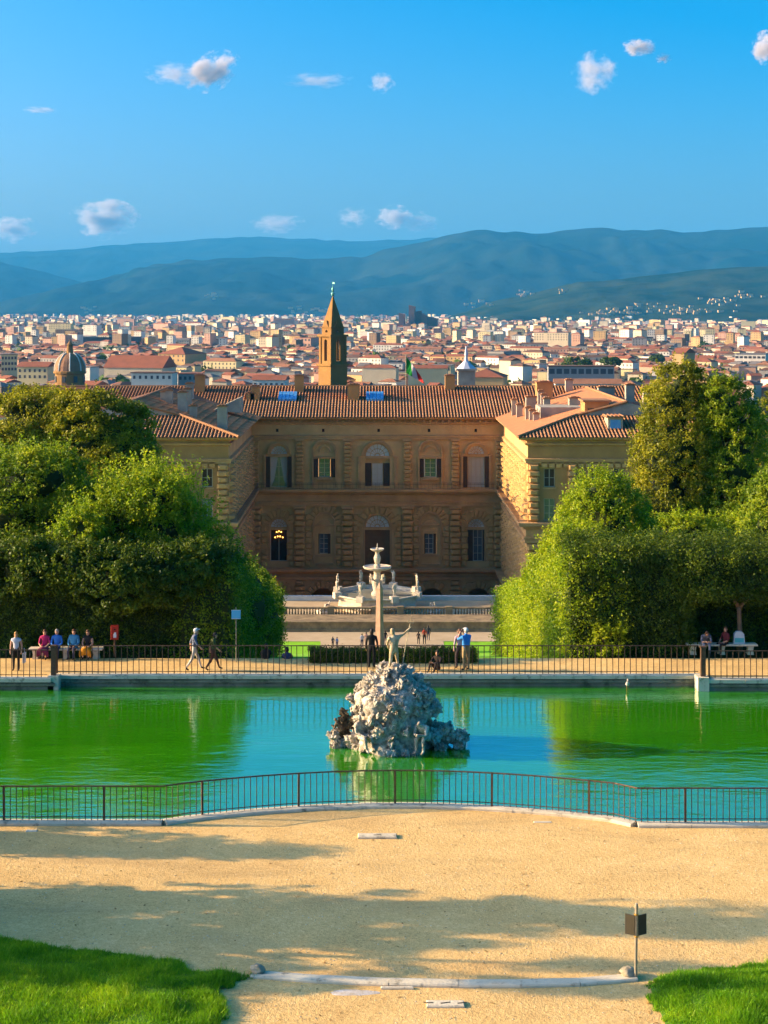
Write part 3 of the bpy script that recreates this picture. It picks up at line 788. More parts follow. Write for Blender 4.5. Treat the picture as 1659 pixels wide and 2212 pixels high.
# --- water
def water_mat():
    m = bpy.data.materials.new('green_water'); m.use_nodes = True
    n = m.node_tree; L = n.links; n.nodes.clear()
    out = n.nodes.new('ShaderNodeOutputMaterial')
    geo = n.nodes.new('ShaderNodeNewGeometry')
    mp = n.nodes.new('ShaderNodeMapping'); mp.inputs['Scale'].default_value = (0.55, 1.6, 1.0); L.new(geo.outputs['Position'], mp.inputs['Vector'])
    n1 = n.nodes.new('ShaderNodeTexNoise'); n1.inputs['Scale'].default_value = 1.1; n1.inputs['Detail'].default_value = 5; n1.inputs['Roughness'].default_value = 0.55; L.new(mp.outputs[0], n1.inputs['Vector'])
    bp = n.nodes.new('ShaderNodeBump'); bp.inputs['Distance'].default_value = 0.042; bp.inputs['Strength'].default_value = 0.6; L.new(n1.outputs['Fac'], bp.inputs['Height'])
    n2 = n.nodes.new('ShaderNodeTexNoise'); n2.inputs['Scale'].default_value = 0.22; n2.inputs['Detail'].default_value = 3; L.new(mp.outputs[0], n2.inputs['Vector'])
    mx0 = n.nodes.new('ShaderNodeMix'); mx0.data_type = 'RGBA'; mx0.inputs[6].default_value = (0.018, 0.26, 0.001, 1); mx0.inputs[7].default_value = (0.07, 0.48, 0.002, 1); L.new(n2.outputs['Fac'], mx0.inputs[0])
    d = n.nodes.new('ShaderNodeBsdfDiffuse'); L.new(mx0.outputs[2], d.inputs['Color'])
    g = n.nodes.new('ShaderNodeBsdfGlossy'); g.inputs['Roughness'].default_value = 0.03; L.new(bp.outputs[0], g.inputs['Normal'])
    fr = n.nodes.new('ShaderNodeFresnel'); fr.inputs['IOR'].default_value = 2.6; L.new(bp.outputs[0], fr.inputs['Normal'])
    ml = n.nodes.new('ShaderNodeMath'); ml.operation = 'MULTIPLY'; ml.use_clamp = True; ml.inputs[1].default_value = 2.0; L.new(fr.outputs[0], ml.inputs[0])
    mx = n.nodes.new('ShaderNodeMixShader'); L.new(ml.outputs[0], mx.inputs[0]); L.new(d.outputs[0], mx.inputs[1]); L.new(g.outputs[0], mx.inputs[2])
    L.new(mx.outputs[0], out.inputs['Surface']); return m
M['water'] = water_mat()
o = MB().add([(-40, 47.5, ZW), (40, 47.5, ZW), (40, 68.2, ZW), (-40, 68.2, ZW)], [(0, 1, 2, 3)]).build('basin_water', M['water']); tag(o, kind='structure')

# --- basin walls with their coping stones
def offs(line, d):
    return [(x, y + d) for x, y in line]
wall = thing('basin_wall', 'low grey mossy stone wall along the far side of the green basin', 'wall', (0, 67.6, -1))
def wpart(mb, name, m, par, base):
    o = mb.build(name, m); o.parent = par; o.matrix_parent_inverse = Matrix.Translation(-Vector(base)); return o
def far_profile(mb, line, prof):
    for (a, b) in zip(line[:-1], line[1:]):
        pass
m_ = MB()
prof = [(0.0, -1.0), (0.0, -0.30), (0.06, -0.28), (0.06, -0.18), (0.0, -0.16), (0.0, -0.12)]
def farline(o): return [(-40, 67.0 - o), (-14.2 + o, 67.0 - o), (-14.2 + o, 67.6 - o), (13.2 - o, 67.6 - o), (13.2 - o, 66.8 - o), (40, 66.8 - o)]
rows = [[(x, y, z) for x, y in farline(o_)] for o_, z in prof]
for a, b in zip(rows[:-1], rows[1:]):
    for i in range(5): m_.quad(a[i], a[i + 1], b[i + 1], b[i])
wpart(m_, 'wall_face', M['basin_wall'], wall, (0, 67.6, -1))
def coping(par, base, line, z0, z1, front, back, length=1.5, name='coping_stone'):
    """stones laid end to end along a polyline"""
    for a, b in zip(line[:-1], line[1:]):
        a, b = Vector((*a, 0)), Vector((*b, 0)); d = b - a; L_ = d.length; n_ = max(1, round(L_ / length)); u = d / L_; v = Vector((-u.y, u.x, 0))
        for k in range(n_):
            g = 0.006 if n_ > 1 else 0
            p0, p1 = a + u * (L_ * k / n_ + g), a + u * (L_ * (k + 1) / n_ - g)
            zz = z1 + rnd.uniform(-.006, .006); ff = front + rnd.uniform(-.01, .01)
            c = 0.03
            q = []
            m_ = MB().add([p0 - v * ff + Vector((0, 0, z0)), p1 - v * ff + Vector((0, 0, z0)), p1 + v * back + Vector((0, 0, z0)), p0 + v * back + Vector((0, 0, z0)),
                           p0 - v * ff + Vector((0, 0, zz - c)), p1 - v * ff + Vector((0, 0, zz - c)), p1 + v * back + Vector((0, 0, zz - c)), p0 + v * back + Vector((0, 0, zz - c)),
                           p0 - v * (ff - c) + Vector((0, 0, zz)), p1 - v * (ff - c) + Vector((0, 0, zz)), p1 + v * (back - c) + Vector((0, 0, zz)), p0 + v * (back - c) + Vector((0, 0, zz))],
                          [(8, 9, 10, 11), (4, 5, 9, 8), (5, 6, 10, 9), (6, 7, 11, 10), (7, 4, 8, 11), (0, 1, 5, 4), (1, 2, 6, 5), (2, 3, 7, 6), (3, 0, 4, 7), (3, 2, 1, 0)])
            wpart(m_, name, M['kerb'], par, base)
coping(wall, (0, 67.6, -1), [(-20, 67.0), (-14.3, 67.0)], -0.12, 0.05, 0.08, 0.36)
coping(wall, (0, 67.6, -1), [(-14.2, 67.6), (13.2, 67.6)], -0.12, 0.05, 0.08, 0.36)
coping(wall, (0, 67.6, -1), [(13.3, 66.8), (20, 66.8)], -0.12, 0.05, 0.08, 0.36)
wpart(MB().box(-14.45, -14.0, 67.0, 67.55, -1.0, 0.12), 'corner_block', M['kerb'], wall, (0, 67.6, -1))
wpart(MB().box(12.98, 13.45, 66.7, 67.5, -1.0, 0.12), 'corner_block', M['kerb'], wall, (0, 67.6, -1))
kerbw = thing('basin_kerb', 'pale curved kerb stones edging the near side of the green basin', 'kerb', (0, 48.3, -1))
m_ = MB()
for a, b in zip(NEAR[:-1], NEAR[1:]):
    m_.quad((b[0], b[1], -1), (a[0], a[1], -1), (a[0], a[1], 0.0), (b[0], b[1], 0.0))
wpart(m_, 'wall_face', M['basin_wall'], kerbw, (0, 48.3, -1))
coping(kerbw, (0, 48.3, -1), [(-20, 48.3), (-7.1, 48.3)], -0.1, 0.09, 0.38, 0.04)
coping(kerbw, (0, 48.3, -1), NEAR[1:-1], -0.1, 0.09, 0.38, 0.04, 0.9)
coping(kerbw, (0, 48.3, -1), [(7.3, 48.1), (20, 48.1)], -0.1, 0.09, 0.38, 0.04)

# --- iron railings
def railing(name, label, line, h, z0, spacing, post_every, cat='railing', bar_r=0.014):
    t = thing(name, label, cat, (0, line[0][1], z0))
    base = (0, line[0][1], z0)
    bar = MB().tube([(0, 0, 0), (0, 0, h - 0.02)], bar_r, 5).mesh('bar'); bar.materials.append(M['iron'])
    post = MB().box(-0.032, 0.032, -0.032, 0.032, 0, h + 0.02).mesh('post'); post.materials.append(M['iron'])
    m_ = MB(); cnt = 0; dist = 0
    P = [Vector((x, y, 0)) for x, y in line]
    for zz, r_ in ((h, 0.024), (0.10, 0.014)):
        m_.tube([(p.x, p.y, z0 + zz) for p in P], r_, 6)
    wpart(m_, 'handrail', M['iron'], t, base)
    carry = 0.0
    for a, b in zip(P[:-1], P[1:]):
        L_ = (b - a).length; s = carry
        while s < L_:
            p = a.lerp(b, s / L_)
            o = link('post' if cnt % post_every == 0 else 'bar', post if cnt % post_every == 0 else bar, None, t, (p.x, p.y - base[1], 0))
            o.rotation_euler = (rnd.uniform(-.006, .006), rnd.uniform(-.008, .008), math.atan2((b - a).y, (b - a).x))
            cnt += 1; s += spacing
        carry = s - L_
    return t
nr = [(-18, 48.2), (-7.1, 48.2)] + [(x, y - 0.1) for x, y in NEAR[2:-2]] + [(7.3, 48.0), (18, 48.0)]
railing('basin_railing', 'rusty iron railing curving along the near kerb of the basin', nr, 1.03, 0.09, 0.19, 16)
def fpost(x, y, z=0.05):
    pass
r2 = railing('basin_railing', 'rusty iron railing along the far promenade between its two corner posts', [(-14.2, 67.75), (13.2, 67.75)], 1.2, 0.05, 0.25, 400, bar_r=0.018)
r3 = railing('basin_railing', 'short rusty railing at the far left corner of the basin', [(-18.5, 67.15), (-14.5, 67.15)], 1.15, 0.05, 0.25, 400, bar_r=0.018)
r4 = railing('basin_railing', 'short rusty railing at the far right corner of the basin', [(13.5, 66.95), (18.5, 66.95)], 1.15, 0.05, 0.25, 400, bar_r=0.018)
for par, x, y in ((r3, -14.25, 67.25), (r4, 13.25, 67.0)):
    o = MB().box(x - 0.1, x + 0.1, y - 0.1, y + 0.1, 0.06, 1.32).box(x - 0.13, x + 0.13, y - 0.13, y + 0.13, 1.32, 1.38).build('corner_post', M['iron'])
    o.parent = par; o.matrix_parent_inverse = Matrix.Translation((0, -par.location.y, -par.location.z))

# --- stones let into the gravel
def slab(px, py, w_, d_, h_, label, holes=0):
    p = at(px, py, F * CZ / (py - HY))
    t = thing('stone_cover', label, 'stone slab', (p.x, p.y, 0))
    m_ = MB().bevbox(-w_ / 2, w_ / 2, -h_, 0.03, -d_ / 2, d_ / 2, 0.02)
    o = m_.build('slab', M['kerb'], t); o.rotation_euler = (R(-90), 0, 0)
    for k in range(holes):
        link('slot', MB().box(-0.11, 0.11, -0.02, 0.02, h_ + 0.002, h_ + 0.006).mesh('slot'), M['dark'], t, ((k - (holes - 1) / 2) * 0.38, 0, 0), (0, 0, rnd.uniform(-.4, .4)))
    return t
slab(D(815), D(1808), 1.15, 0.36, 0.06, 'long pale stone cover in the sunlit gravel beside the basin kerb', 1)
slab(D(962), D(2171), 0.85, 0.32, 0.05, 'pale stone drain cover with slots in the bottom path', 3)
slab(D(1172), D(1776), 0.55, 0.12, 0.02, 'small flat stone strip by the basin kerb at right')
slab(D(68), D(1795), 0.35, 0.16, 0.02, 'tiny white stone in the gravel at the left railing')
slab(D(858), D(2136), 0.75, 0.10, 0.05, 'broken pale stone piece under the foreground kerb row')
# --- foreground kerb: a row of long dressed stones
fk = thing('path_kerb', 'slightly curved row of long pale kerb stones across the foreground path', 'kerb', (0, 37, 0))
pts = [(545, 2106), (690, 2117), (840, 2124), (990, 2127), (1125, 2127), (1250, 2124), (1372, 2113)]
L3 = []
for x_, y_ in pts:
    Y = F * CZ / (D(y_) - HY); p = at(D(x_), D(y_), Y); L3.append((p.x, p.y))
for a, b in zip(L3[:-1], L3[1:]): coping(fk, (0, 37, 0), [a, b], 0.0, 0.07, 0.2, 0.16, 9.0, 'kerb_stone')

# --- grassy banks of the foreground
def blades(name, poly_fn, n, lo, hi, m, zfn, parent=None, lean=0.6, wid=0.008):
    x = rng.uniform(lo[0] - .2, hi[0] + .2, n * 3); y = rng.uniform(lo[1] - .2, hi[1] + .2, n * 3)
    k = np.array([poly_fn(a + .22 * mnoise.noise(Vector((a * 2.5, b * 2.5, 1))) + .12 * mnoise.noise(Vector((a * 9, b * 9, 2))), b + .22 * mnoise.noise(Vector((a * 2.5, b * 2.5, 5))) + .12 * mnoise.noise(Vector((a * 9, b * 9, 7)))) for a, b in zip(x, y)])
    x, y = x[k][:n], y[k][:n]
    z = np.array([zfn(a, b) for a, b in zip(x, y)])
    n = len(x)
    clump = np.array([mnoise.noise(Vector((a * 1.3, b * 1.3, 3.0))) for a, b in zip(x, y)])
    h = rng.uniform(0.04, 0.11, n) * (1.0 + 1.1 * clump) * np.where(rng.random(n) < .04, 1.9, 1.0)
    a = rng.uniform(0, 2 * np.pi, n); l = rng.uniform(0.1, lean, n) * h * 2; a2 = rng.uniform(0, 2 * np.pi, n)
    wd = rng.uniform(0.7, 1.5, n) * wid
    V = np.zeros((n, 3, 3), np.float32)
    V[:, 0] = np.stack([x - np.cos(a2) * wd, y - np.sin(a2) * wd, z - 0.01], 1)
    V[:, 1] = np.stack([x + np.cos(a2) * wd, y + np.sin(a2) * wd, z - 0.01], 1)
    V[:, 2] = np.stack([x + np.cos(a) * l, y + np.sin(a) * l, z + h], 1)
    o = link(name, np_mesh(name, V.reshape(-1, 3), np.arange(3 * n).reshape(-1, 3)), m, parent)
    return o
M['grass'] = leaf_mat('grass_blades', (0.05, 0.18, 0.003), (0.17, 0.40, 0.006), (0.46, 0.60, 0.012), 0.5)
def inside(poly):
    def f(x, y):
        c = False; j = len(poly) - 1
        for i in range(len(poly)):
            xi, yi = poly[i]; xj, yj = poly[j]
            if (yi > y) != (yj > y) and x < (xj - xi) * (y - yi) / (yj - yi) + xi: c = not c
            j = i
        return c
    return f
def edge_d(poly, x, y):
    d = 9.0
    for i in range(len(poly)):
        a, b = poly[i], poly[(i + 1) % len(poly)]
        vx, vy = b[0] - a[0], b[1] - a[1]; t = max(0, min(1, ((x - a[0]) * vx + (y - a[1]) * vy) / (vx * vx + vy * vy + 1e-9)))
        d = min(d, math.hypot(x - a[0] - t * vx, y - a[1] - t * vy))
    return d
def gxy(x_, y_, z=0.0):
    Y = F * (CZ - z) / (D(y_) - HY); p = at(D(x_), D(y_), Y); return (p.x, p.y)
left = [gxy(-420, 1995), gxy(-80, 2020), gxy(0, 2028), gxy(130, 2048), gxy(270, 2066), gxy(395, 2084), gxy(410, 2098), gxy(470, 2100), gxy(545, 2106), gxy(500, 2132), gxy(478, 2150), gxy(492, 2185), gxy(480, 2230), gxy(470, 2300), gxy(-420, 2300)]
right = [gxy(1400, 2120), gxy(1470, 2104), gxy(1560, 2092), gxy(1680, 2080), gxy(1760, 2075), gxy(2100, 2050), gxy(2100, 2320), gxy(1450, 2320), gxy(1432, 2212), gxy(1405, 2160)]
for nm, poly, seed in (('lawn_bank', left, 1), ('lawn_bank', right, 2)):
    f = inside(poly)
    def zf(x, y, poly=poly, f=f):
        d = edge_d(poly, x, y) if f(x, y) else 0.0
        return 0.02 + 0.30 * (1 - math.exp(-d * 0.8)) + 0.05 * mnoise.noise(Vector((x * 0.8, y * 0.8, 0)))
    xs_ = [p[0] for p in poly]; ys_ = [p[1] for p in poly]
    bm = bmesh.new()
    GX = np.arange(min(xs_), max(xs_), 0.14); GY_ = np.arange(min(ys_), max(ys_), 0.14)
    ids = {}
    for i, x in enumerate(GX):
        for j, y in enumerate(GY_):
            if f(x, y): ids[i, j] = bm.verts.new((x, y, zf(x, y)))
    for (i, j), v in ids.items():
        q = [(i, j), (i + 1, j), (i + 1, j + 1), (i, j + 1)]
        if all(k in ids for k in q): bm.faces.new([ids[k] for k in q])
    me = bpy.data.meshes.new('lawn_bank'); bm.to_mesh(me); bm.free()
    o = link('lawn_bank', me, M['soil']); tag(o, kind='structure')
    g = blades('grass', f, 160000 if seed == 1 else 120000, (min(xs_), min(ys_)), (max(xs_), max(ys_)), M['grass'], zf)
    tag(g, 'short green grass on the bank at lower left' if seed == 1 else 'short sunlit grass on the bank at lower right', 'grass', kind='stuff')
# rough stones at the kerb ends
def rock_mesh(name, seed, sub=2, amp=0.28, freq=1.6):
    bm = bmesh.new(); bmesh.ops.create_icosphere(bm, subdivisions=sub, radius=1.0)
    off = Vector((seed * 13.7, seed * 7.1, seed * 3.3))
    for v in bm.verts:
        n_ = v.co.normalized()
        d = amp * mnoise.noise(n_ * freq + off) + amp * 0.5 * mnoise.noise(n_ * freq * 2.6 + off) - 0.12 * mnoise.voronoi(n_ * 2.2 + off)[0][0]
        v.co = n_ * (1 + d)
    me = bpy.data.meshes.new(name); bm.to_mesh(me); bm.free()
    for p in me.polygons: p.use_smooth = sub > 2
    return me
M['boulder'] = mat('field_stone', (0.45, 0.38, 0.26), 0.95, (0.24, 0.20, 0.13), 4.0, 0.7, bump=0.02, bscale=14)
for (x_, y_, s, lab) in ((556, 2103, 0.17, 'small rough stone at the left end of the foreground kerb row'), (1356, 2110, 0.19, 'small rough stone beside the foot of the sign post')):
    p = gxy(x_, y_)
    o = link('field_stone', rock_mesh('field_stone', x_, 3), M['boulder'], None, (p[0], p[1], s * 0.55), (0, 0, rnd.random() * 3), (s * 1.15, s, s * 0.75)); tag(o, lab, 'stone')
# sign post with two boards, seen from behind
p = gxy(1373, 2116)
sg = thing('garden_sign', 'grey post with two dark sign boards set at an angle, beside the right bank', 'sign', (p[0], p[1], 0))
M['post_grey'] = mat('galvanised_post', (0.42, 0.36, 0.25), 0.5, (0.30, 0.25, 0.17), 8.0, 0.6, metallic=0.4)
M['board_back'] = mat('dark_board_back', (0.055, 0.045, 0.025), 0.6, (0.04, 0.033, 0.02), 5.0, 0.5)
H_ = 1.68
link('pole', MB().tube([(0, 0, -0.1), (0.02, 0, H_)], 0.036, 10).mesh('pole'), M['post_grey'], sg)
link('pole_cap', MB().lathe([(0.038, 0), (0.045, 0.02), (0.04, 0.10), (0.015, 0.125)], 10, (0.02, 0, H_ - 0.02)).mesh('pole_cap'), M['post_grey'], sg)
for s_, a in ((-1, 32), (1, -32)):
    b_ = MB().box(0.0 if s_ > 0 else -0.24, 0.24 if s_ > 0 else 0.0, -0.012, 0.012, 1.03, 1.50).mesh('sign_board')
    link('sign_board', b_, M['board_back'], sg, (0.02 + s_ * 0.04, -0.02, 0), (0, 0, R(-a)))
for z_ in (1.01, 1.52):
    link('clamp', MB().lathe([(0.05, -0.02), (0.055, 0), (0.05, 0.02)], 10, (0.017, 0, z_)).mesh('clamp'), mat('brass_clamp', (0.5, 0.28, 0.05), 0.4, metallic=0.7) if 'clamp' not in M else M['clamp'], sg)

# loose pebbles and fallen leaves on the gravel
bmp = bmesh.new(); bmesh.ops.create_icosphere(bmp, subdivisions=1, radius=1.0)
pv = np.array([v.co for v in bmp.verts]); pf = np.array([[v.index for v in f_.verts] for f_ in bmp.faces]); bmp.free()
n_ = 2600
c = np.stack([rng.uniform(-12, 12, n_), rng.uniform(34, 47.9, n_), np.zeros(n_)], 1); s = rng.uniform(.010, .026, n_)
V = (pv[None] * rng.uniform(.7, 1.2, (n_, len(pv), 1)) * s[:, None, None] * np.array([1, 1, .6])) + c[:, None]
o = link('pebbles', np_mesh('pebbles', V.reshape(-1, 3), (pf[None] + (np.arange(n_) * len(pv))[:, None, None]).reshape(-1, 3)), mat('pebble', (0.55, 0.40, 0.22), .9, (0.25, 0.17, 0.09), 3.0, .8, island=(0.6, 0.5, 0.36)))
tag(o, 'loose pebbles strewn over the foreground gravel', 'pebbles', kind='stuff')
n_ = 420
c = np.stack([rng.uniform(-12, 12, n_), rng.uniform(34.5, 47.8, n_), np.full(n_, .012)], 1); a = rng.uniform(0, 6.28, n_); L_ = rng.uniform(.03, .06, n_)
t_ = np.stack([np.cos(a), np.sin(a), rng.uniform(-.2, .4, n_)], 1) * L_[:, None]; b2 = np.stack([-np.sin(a), np.cos(a), rng.uniform(-.2, .4, n_)], 1) * (L_ * .5)[:, None]
V = np.stack([c - t_, c + b2, c + t_, c - b2], 1); V[..., 2] = np.maximum(V[..., 2], .006)
o = link('fallen_leaves', np_mesh('fallen_leaves', V.reshape(-1, 3), np.arange(4 * n_).reshape(-1, 4)), mat('dry_leaf', (0.22, 0.10, 0.03), .9, island=(0.40, 0.24, 0.06)))
tag(o, 'dry fallen leaves scattered over the foreground gravel', 'leaves', kind='stuff')
p = gxy(765, 2144)
o = link('worn_patch', rock_mesh('worn_patch', 77, 3, .3, 1.4), mat('worn_screed', (0.62, 0.58, 0.55), .9, (0.48, 0.38, 0.26), 5.0, .8, bump=.01, bscale=20), None, (p[0], p[1], -.012), None, (.62, .20, .03)); tag(o, 'worn pale screed patch just below the foreground kerb row', 'patch')

# --- fountain terrace, balustrade and retaining walls in front of the court
TZ = -22.55
tw = thing('terrace_wall', 'long low weathered stone wall under the fountain balustrade', 'wall', (0, 194, -24))
V0 = (0, 194, -24)
m_ = MB().box(-18.5, 18.5, 190.2, 195.6, -23.6, -21.95); wpart(m_, 'wall_body', M['wallstone'], tw, V0)
m_ = MB().box(-18.7, 18.7, 190.05, 191.0, -21.95, -21.78).box(-18.7, 18.7, 189.9, 190.19, -23.6, -22.75); wpart(m_, 'wall_coping', M['wallstone'], tw, V0)
o = MB().add([(-17, 195.4, TZ), (17, 195.4, TZ), (17, 208.2, TZ), (-17, 208.2, TZ)], [(0, 1, 2, 3)]).build('fountain_terrace', M['sand']); tag(o, kind='structure')
o = MB().box(-17, 17, 208.2, 209.0, -40, -22.0).build('parapet_wall', mat('pale_parapet', (0.60, 0.57, 0.52), 0.8, (0.5, 0.47, 0.42), 1.0, 0.6)); tag(o, 'long pale parapet at the back edge of the fountain terrace', 'wall')
bal = thing('balustrade', 'stone balustrade with piers along the front of the fountain terrace', 'balustrade', (0, 196, TZ))
V1 = (0, 196, TZ)
BX0, BX1 = -16.0, 15.9
ZB0, ZB1 = -22.35, -21.15
wpart(MB().box(BX0, BX1, 195.75, 196.25, TZ - 0.4, ZB0 + 0.1), 'plinth', M['wallstone'], bal, V1)
wpart(MB().box(BX0, BX1, 195.72, 196.28, ZB1 - 0.16, ZB1 + 0.02), 'top_rail', M['wallstone'], bal, V1)
bl = MB().lathe([(0.10, 0), (0.10, 0.06), (0.06, 0.1), (0.115, 0.3), (0.11, 0.4), (0.055, 0.76), (0.09, 0.84), (0.10, 0.94)], 8).mesh('baluster'); bl.materials.append(M['wallstone'])
prs = [-15.8, -12.1, -6.2, 0.2, 2.9, 9.1, 15.7] 
prs = [D(270 + 0)] and [-15.8, -11.9, -5.9, -0.4, 2.7, 8.7, 15.7]
for x in prs: wpart(MB().box(x - 0.42, x + 0.42, 195.65, 196.35, TZ - 0.4, ZB1 + 0.12), 'pier', M['wallstone'], bal, V1)
k = BX0 + 0.3
while k < BX1 - 0.2:
    if all(abs(k - x) > 0.5 for x in prs): link('baluster', bl, None, bal, (k, 0, ZB0 + 0.1 - TZ))
    k += 0.36
# side balustrade running back at the right end, with its end pier
sb = thing('side_balustrade', 'sunlit stone balustrade running back at the right end of the terrace', 'balustrade', (15.6, 200, TZ))
V2 = (15.6, 200, TZ)
wpart(MB().box(15.35, 15.9, 196.45, 207.9, ZB1 - 0.16, ZB1 + 0.03), 'top_rail', M['wallstone'], sb, V2)
wpart(MB().box(15.45, 15.8, 196.45, 207.9, TZ - 0.02, ZB1 - 0.16), 'panel', M['wallstone'], sb, V2)
wpart(MB().box(15.2, 16.05, 204.5, 205.3, TZ - 0.3, ZB1 + 0.9).box(15.1, 16.15, 204.4, 205.4, ZB1 + 0.9, ZB1 + 1.1), 'pier', M['wallstone'], sb, V2)
# ================================================================ vegetation
def leaf_quads(c, nrm, length, width, jitter=0.9):
    """one folded diamond leaf (two faces) per centre"""
    n = len(c)
    nr = nrm * 0.55 + rng.normal(0, jitter * 0.6, (n, 3)) + np.array([0, 0, 0.25])
    nr /= np.linalg.norm(nr, axis=1, keepdims=True) + 1e-9
    t = rng.normal(0, 1, (n, 3)); t -= (t * nr).sum(1, keepdims=True) * nr; t /= np.linalg.norm(t, axis=1, keepdims=True) + 1e-9
    b = np.cross(nr, t)
    L_ = (length * rng.uniform(0.6, 1.25, n))[:, None]; W_ = (width * rng.uniform(0.7, 1.2, n))[:, None]
    V = np.zeros((n, 4, 3), np.float32)
    V[:, 0] = c - t * L_ * 0.5; V[:, 1] = c + b * W_ * 0.5 + nr * W_ * 0.15; V[:, 2] = c + t * L_ * 0.5; V[:, 3] = c - b * W_ * 0.5 + nr * W_ * 0.15
    return V.reshape(-1, 3)
def leaf_mesh(name, V):
    return np_mesh(name, V, np.arange(len(V)).reshape(-1, 4))
def ell_surface(E, n):
    """points on the union of ellipsoids (cx,cy,cz,rx,ry,rz), outward normals"""
    E = np.array(E, float)
    ar = (E[:, 3] * E[:, 4] + E[:, 4] * E[:, 5] + E[:, 3] * E[:, 5]); ar /= ar.sum()
    P = []; N = []
    for e, a in zip(E, ar):
        k = int(n * a * 1.6) + 8
        d = rng.normal(0, 1, (k, 3)); d /= np.linalg.norm(d, axis=1, keepdims=True)
        p = e[:3] + d * e[3:]; nn = d / e[3:]; nn /= np.linalg.norm(nn, axis=1, keepdims=True)
        ok = np.ones(k, bool)
        for e2 in E:
            if e2 is e: continue
            q = ((p - e2[:3]) / (e2[3:] * 0.93)); ok &= (q ** 2).sum(1) > 1
        P.append(p[ok]); N.append(nn[ok])
    P = np.concatenate(P); N = np.concatenate(N)
    i = rng.permutation(len(P))[:n]
    return P[i], N[i]
def crown_leaves(E, n_leaves, clump_r, leaf=(0.16, 0.09), per=110, face=True, depth=0.25, shoots=0, shoot_len=1.0):
    nc = max(6, n_leaves // per)
    C, N = ell_surface(E, nc * (2 if face else 1))
    if face:      # keep what can be seen or casts the visible shade: drop most of the far side
        keep = (N[:, 1] < 0.45) | (rng.random(len(N)) < 0.25)
        C, N = C[keep][:nc], N[keep][:nc]
    size = min(np.array(E)[:, 3:].min(), 3.0)
    C = C - N * (rng.random((len(C), 1)) ** 1.3 * 1.25 - 0.32) * depth * size
    r = clump_r * rng.uniform(0.55, 1.3, len(C))
    rep = np.repeat(np.arange(len(C)), per)
    d = rng.normal(0, 1, (len(rep), 3)); d /= np.linalg.norm(d, axis=1, keepdims=True) + 1e-9
    rad = r[rep] * rng.random(len(rep)) ** 0.45
    d2 = d * np.array([1.15, 1.15, 0.8])
    pts = C[rep] + d2 * rad[:, None] + N[rep] * (r[rep] * 0.25)[:, None]
    V = [leaf_quads(pts, d * 0.8 + N[rep] * 0.5, leaf[0], leaf[1])]
    if shoots:
        S, SN = ell_surface(E, shoots * 3)
        up = SN[:, 2] > 0.05
        S, SN = S[up][:shoots], SN[up][:shoots]
        dirs = SN * 0.6 + rng.normal(0, 0.25, S.shape) + np.array([0, 0, 0.8]); dirs /= np.linalg.norm(dirs, axis=1, keepdims=True)
        ln = shoot_len * rng.uniform(0.4, 1.2, len(S)); m = 22
        t = np.linspace(0.05, 1, m)
        pp = (S[:, None] + dirs[:, None] * (t[None, :, None] * ln[:, None, None])).reshape(-1, 3) + rng.normal(0, 0.05, (len(S) * m, 3))
        V.append(leaf_quads(pp, np.repeat(dirs, m, 0), leaf[0] * 1.0, leaf[1] * 0.9))
    return np.concatenate(V)
def trunk_mesh(base, top, r, limbs, n=8):
    m_ = MB(); m_.smooth = True
    b, t = Vector(base), Vector(top)
    pts = [b.lerp(t, k / 6) + Vector((0.08 * math.sin(k * 1.7), 0.06 * math.cos(k * 2.1), 0)) * (0 if k == 0 else 1) for k in range(7)]
    m_.tube(pts, [r * (1.35 if k == 0 else 1 - 0.09 * k) for k in range(7)], n)
    for e in limbs:
        s = b.lerp(t, rnd.uniform(0.55, 0.95)); e = Vector(e)
        mid = s.lerp(e, 0.5) + Vector((0, 0, 0.25))
        m_.tube([s, mid, e], [r * 0.45, r * 0.3, r * 0.1], 6)
    return m_
def tree(name, label, base, E, n_leaves, clump_r, m, leaf=(0.16, 0.09), trunk_r=0.25, shoots=0, shoot_len=1.0, per=110, cat='tree', group=None, depth=0.3, core=0.6):
    bx, by, bz = base
    t = thing(name, label, cat, base, 0, group)
    inv = Matrix.Translation((-bx, -by, -bz))
    E = np.array(E, float)
    top = E[:, :3].mean(0)
    limbs = [tuple(e[:3] + np.array([0, 0, -0.1])) for e in E[:7]]
    o = trunk_mesh((bx, by, bz - 0.2), (top[0], top[1], top[2]), trunk_r, limbs).build('trunk', M['bark'], t); o.matrix_parent_inverse = inv
    V = crown_leaves(E, n_leaves, clump_r, leaf, per, True, depth, shoots, shoot_len)
    o = link('crown', leaf_mesh('crown', V), m, t); o.matrix_parent_inverse = inv
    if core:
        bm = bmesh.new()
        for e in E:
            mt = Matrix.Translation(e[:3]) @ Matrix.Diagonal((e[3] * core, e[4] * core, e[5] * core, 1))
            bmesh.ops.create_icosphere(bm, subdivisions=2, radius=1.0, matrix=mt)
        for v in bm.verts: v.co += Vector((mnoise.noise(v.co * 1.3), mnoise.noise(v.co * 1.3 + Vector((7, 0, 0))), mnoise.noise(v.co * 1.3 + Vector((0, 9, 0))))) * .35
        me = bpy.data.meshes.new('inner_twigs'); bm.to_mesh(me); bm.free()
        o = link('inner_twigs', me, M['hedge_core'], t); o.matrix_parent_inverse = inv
    return t
LG = {}
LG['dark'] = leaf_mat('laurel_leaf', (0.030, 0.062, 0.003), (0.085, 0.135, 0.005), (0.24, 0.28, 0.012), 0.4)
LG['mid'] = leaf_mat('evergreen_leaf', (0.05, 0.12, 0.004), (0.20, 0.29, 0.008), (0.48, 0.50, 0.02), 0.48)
LG['bright'] = leaf_mat('fresh_leaf', (0.09, 0.19, 0.004), (0.31, 0.40, 0.008), (0.58, 0.58, 0.02), 0.5)
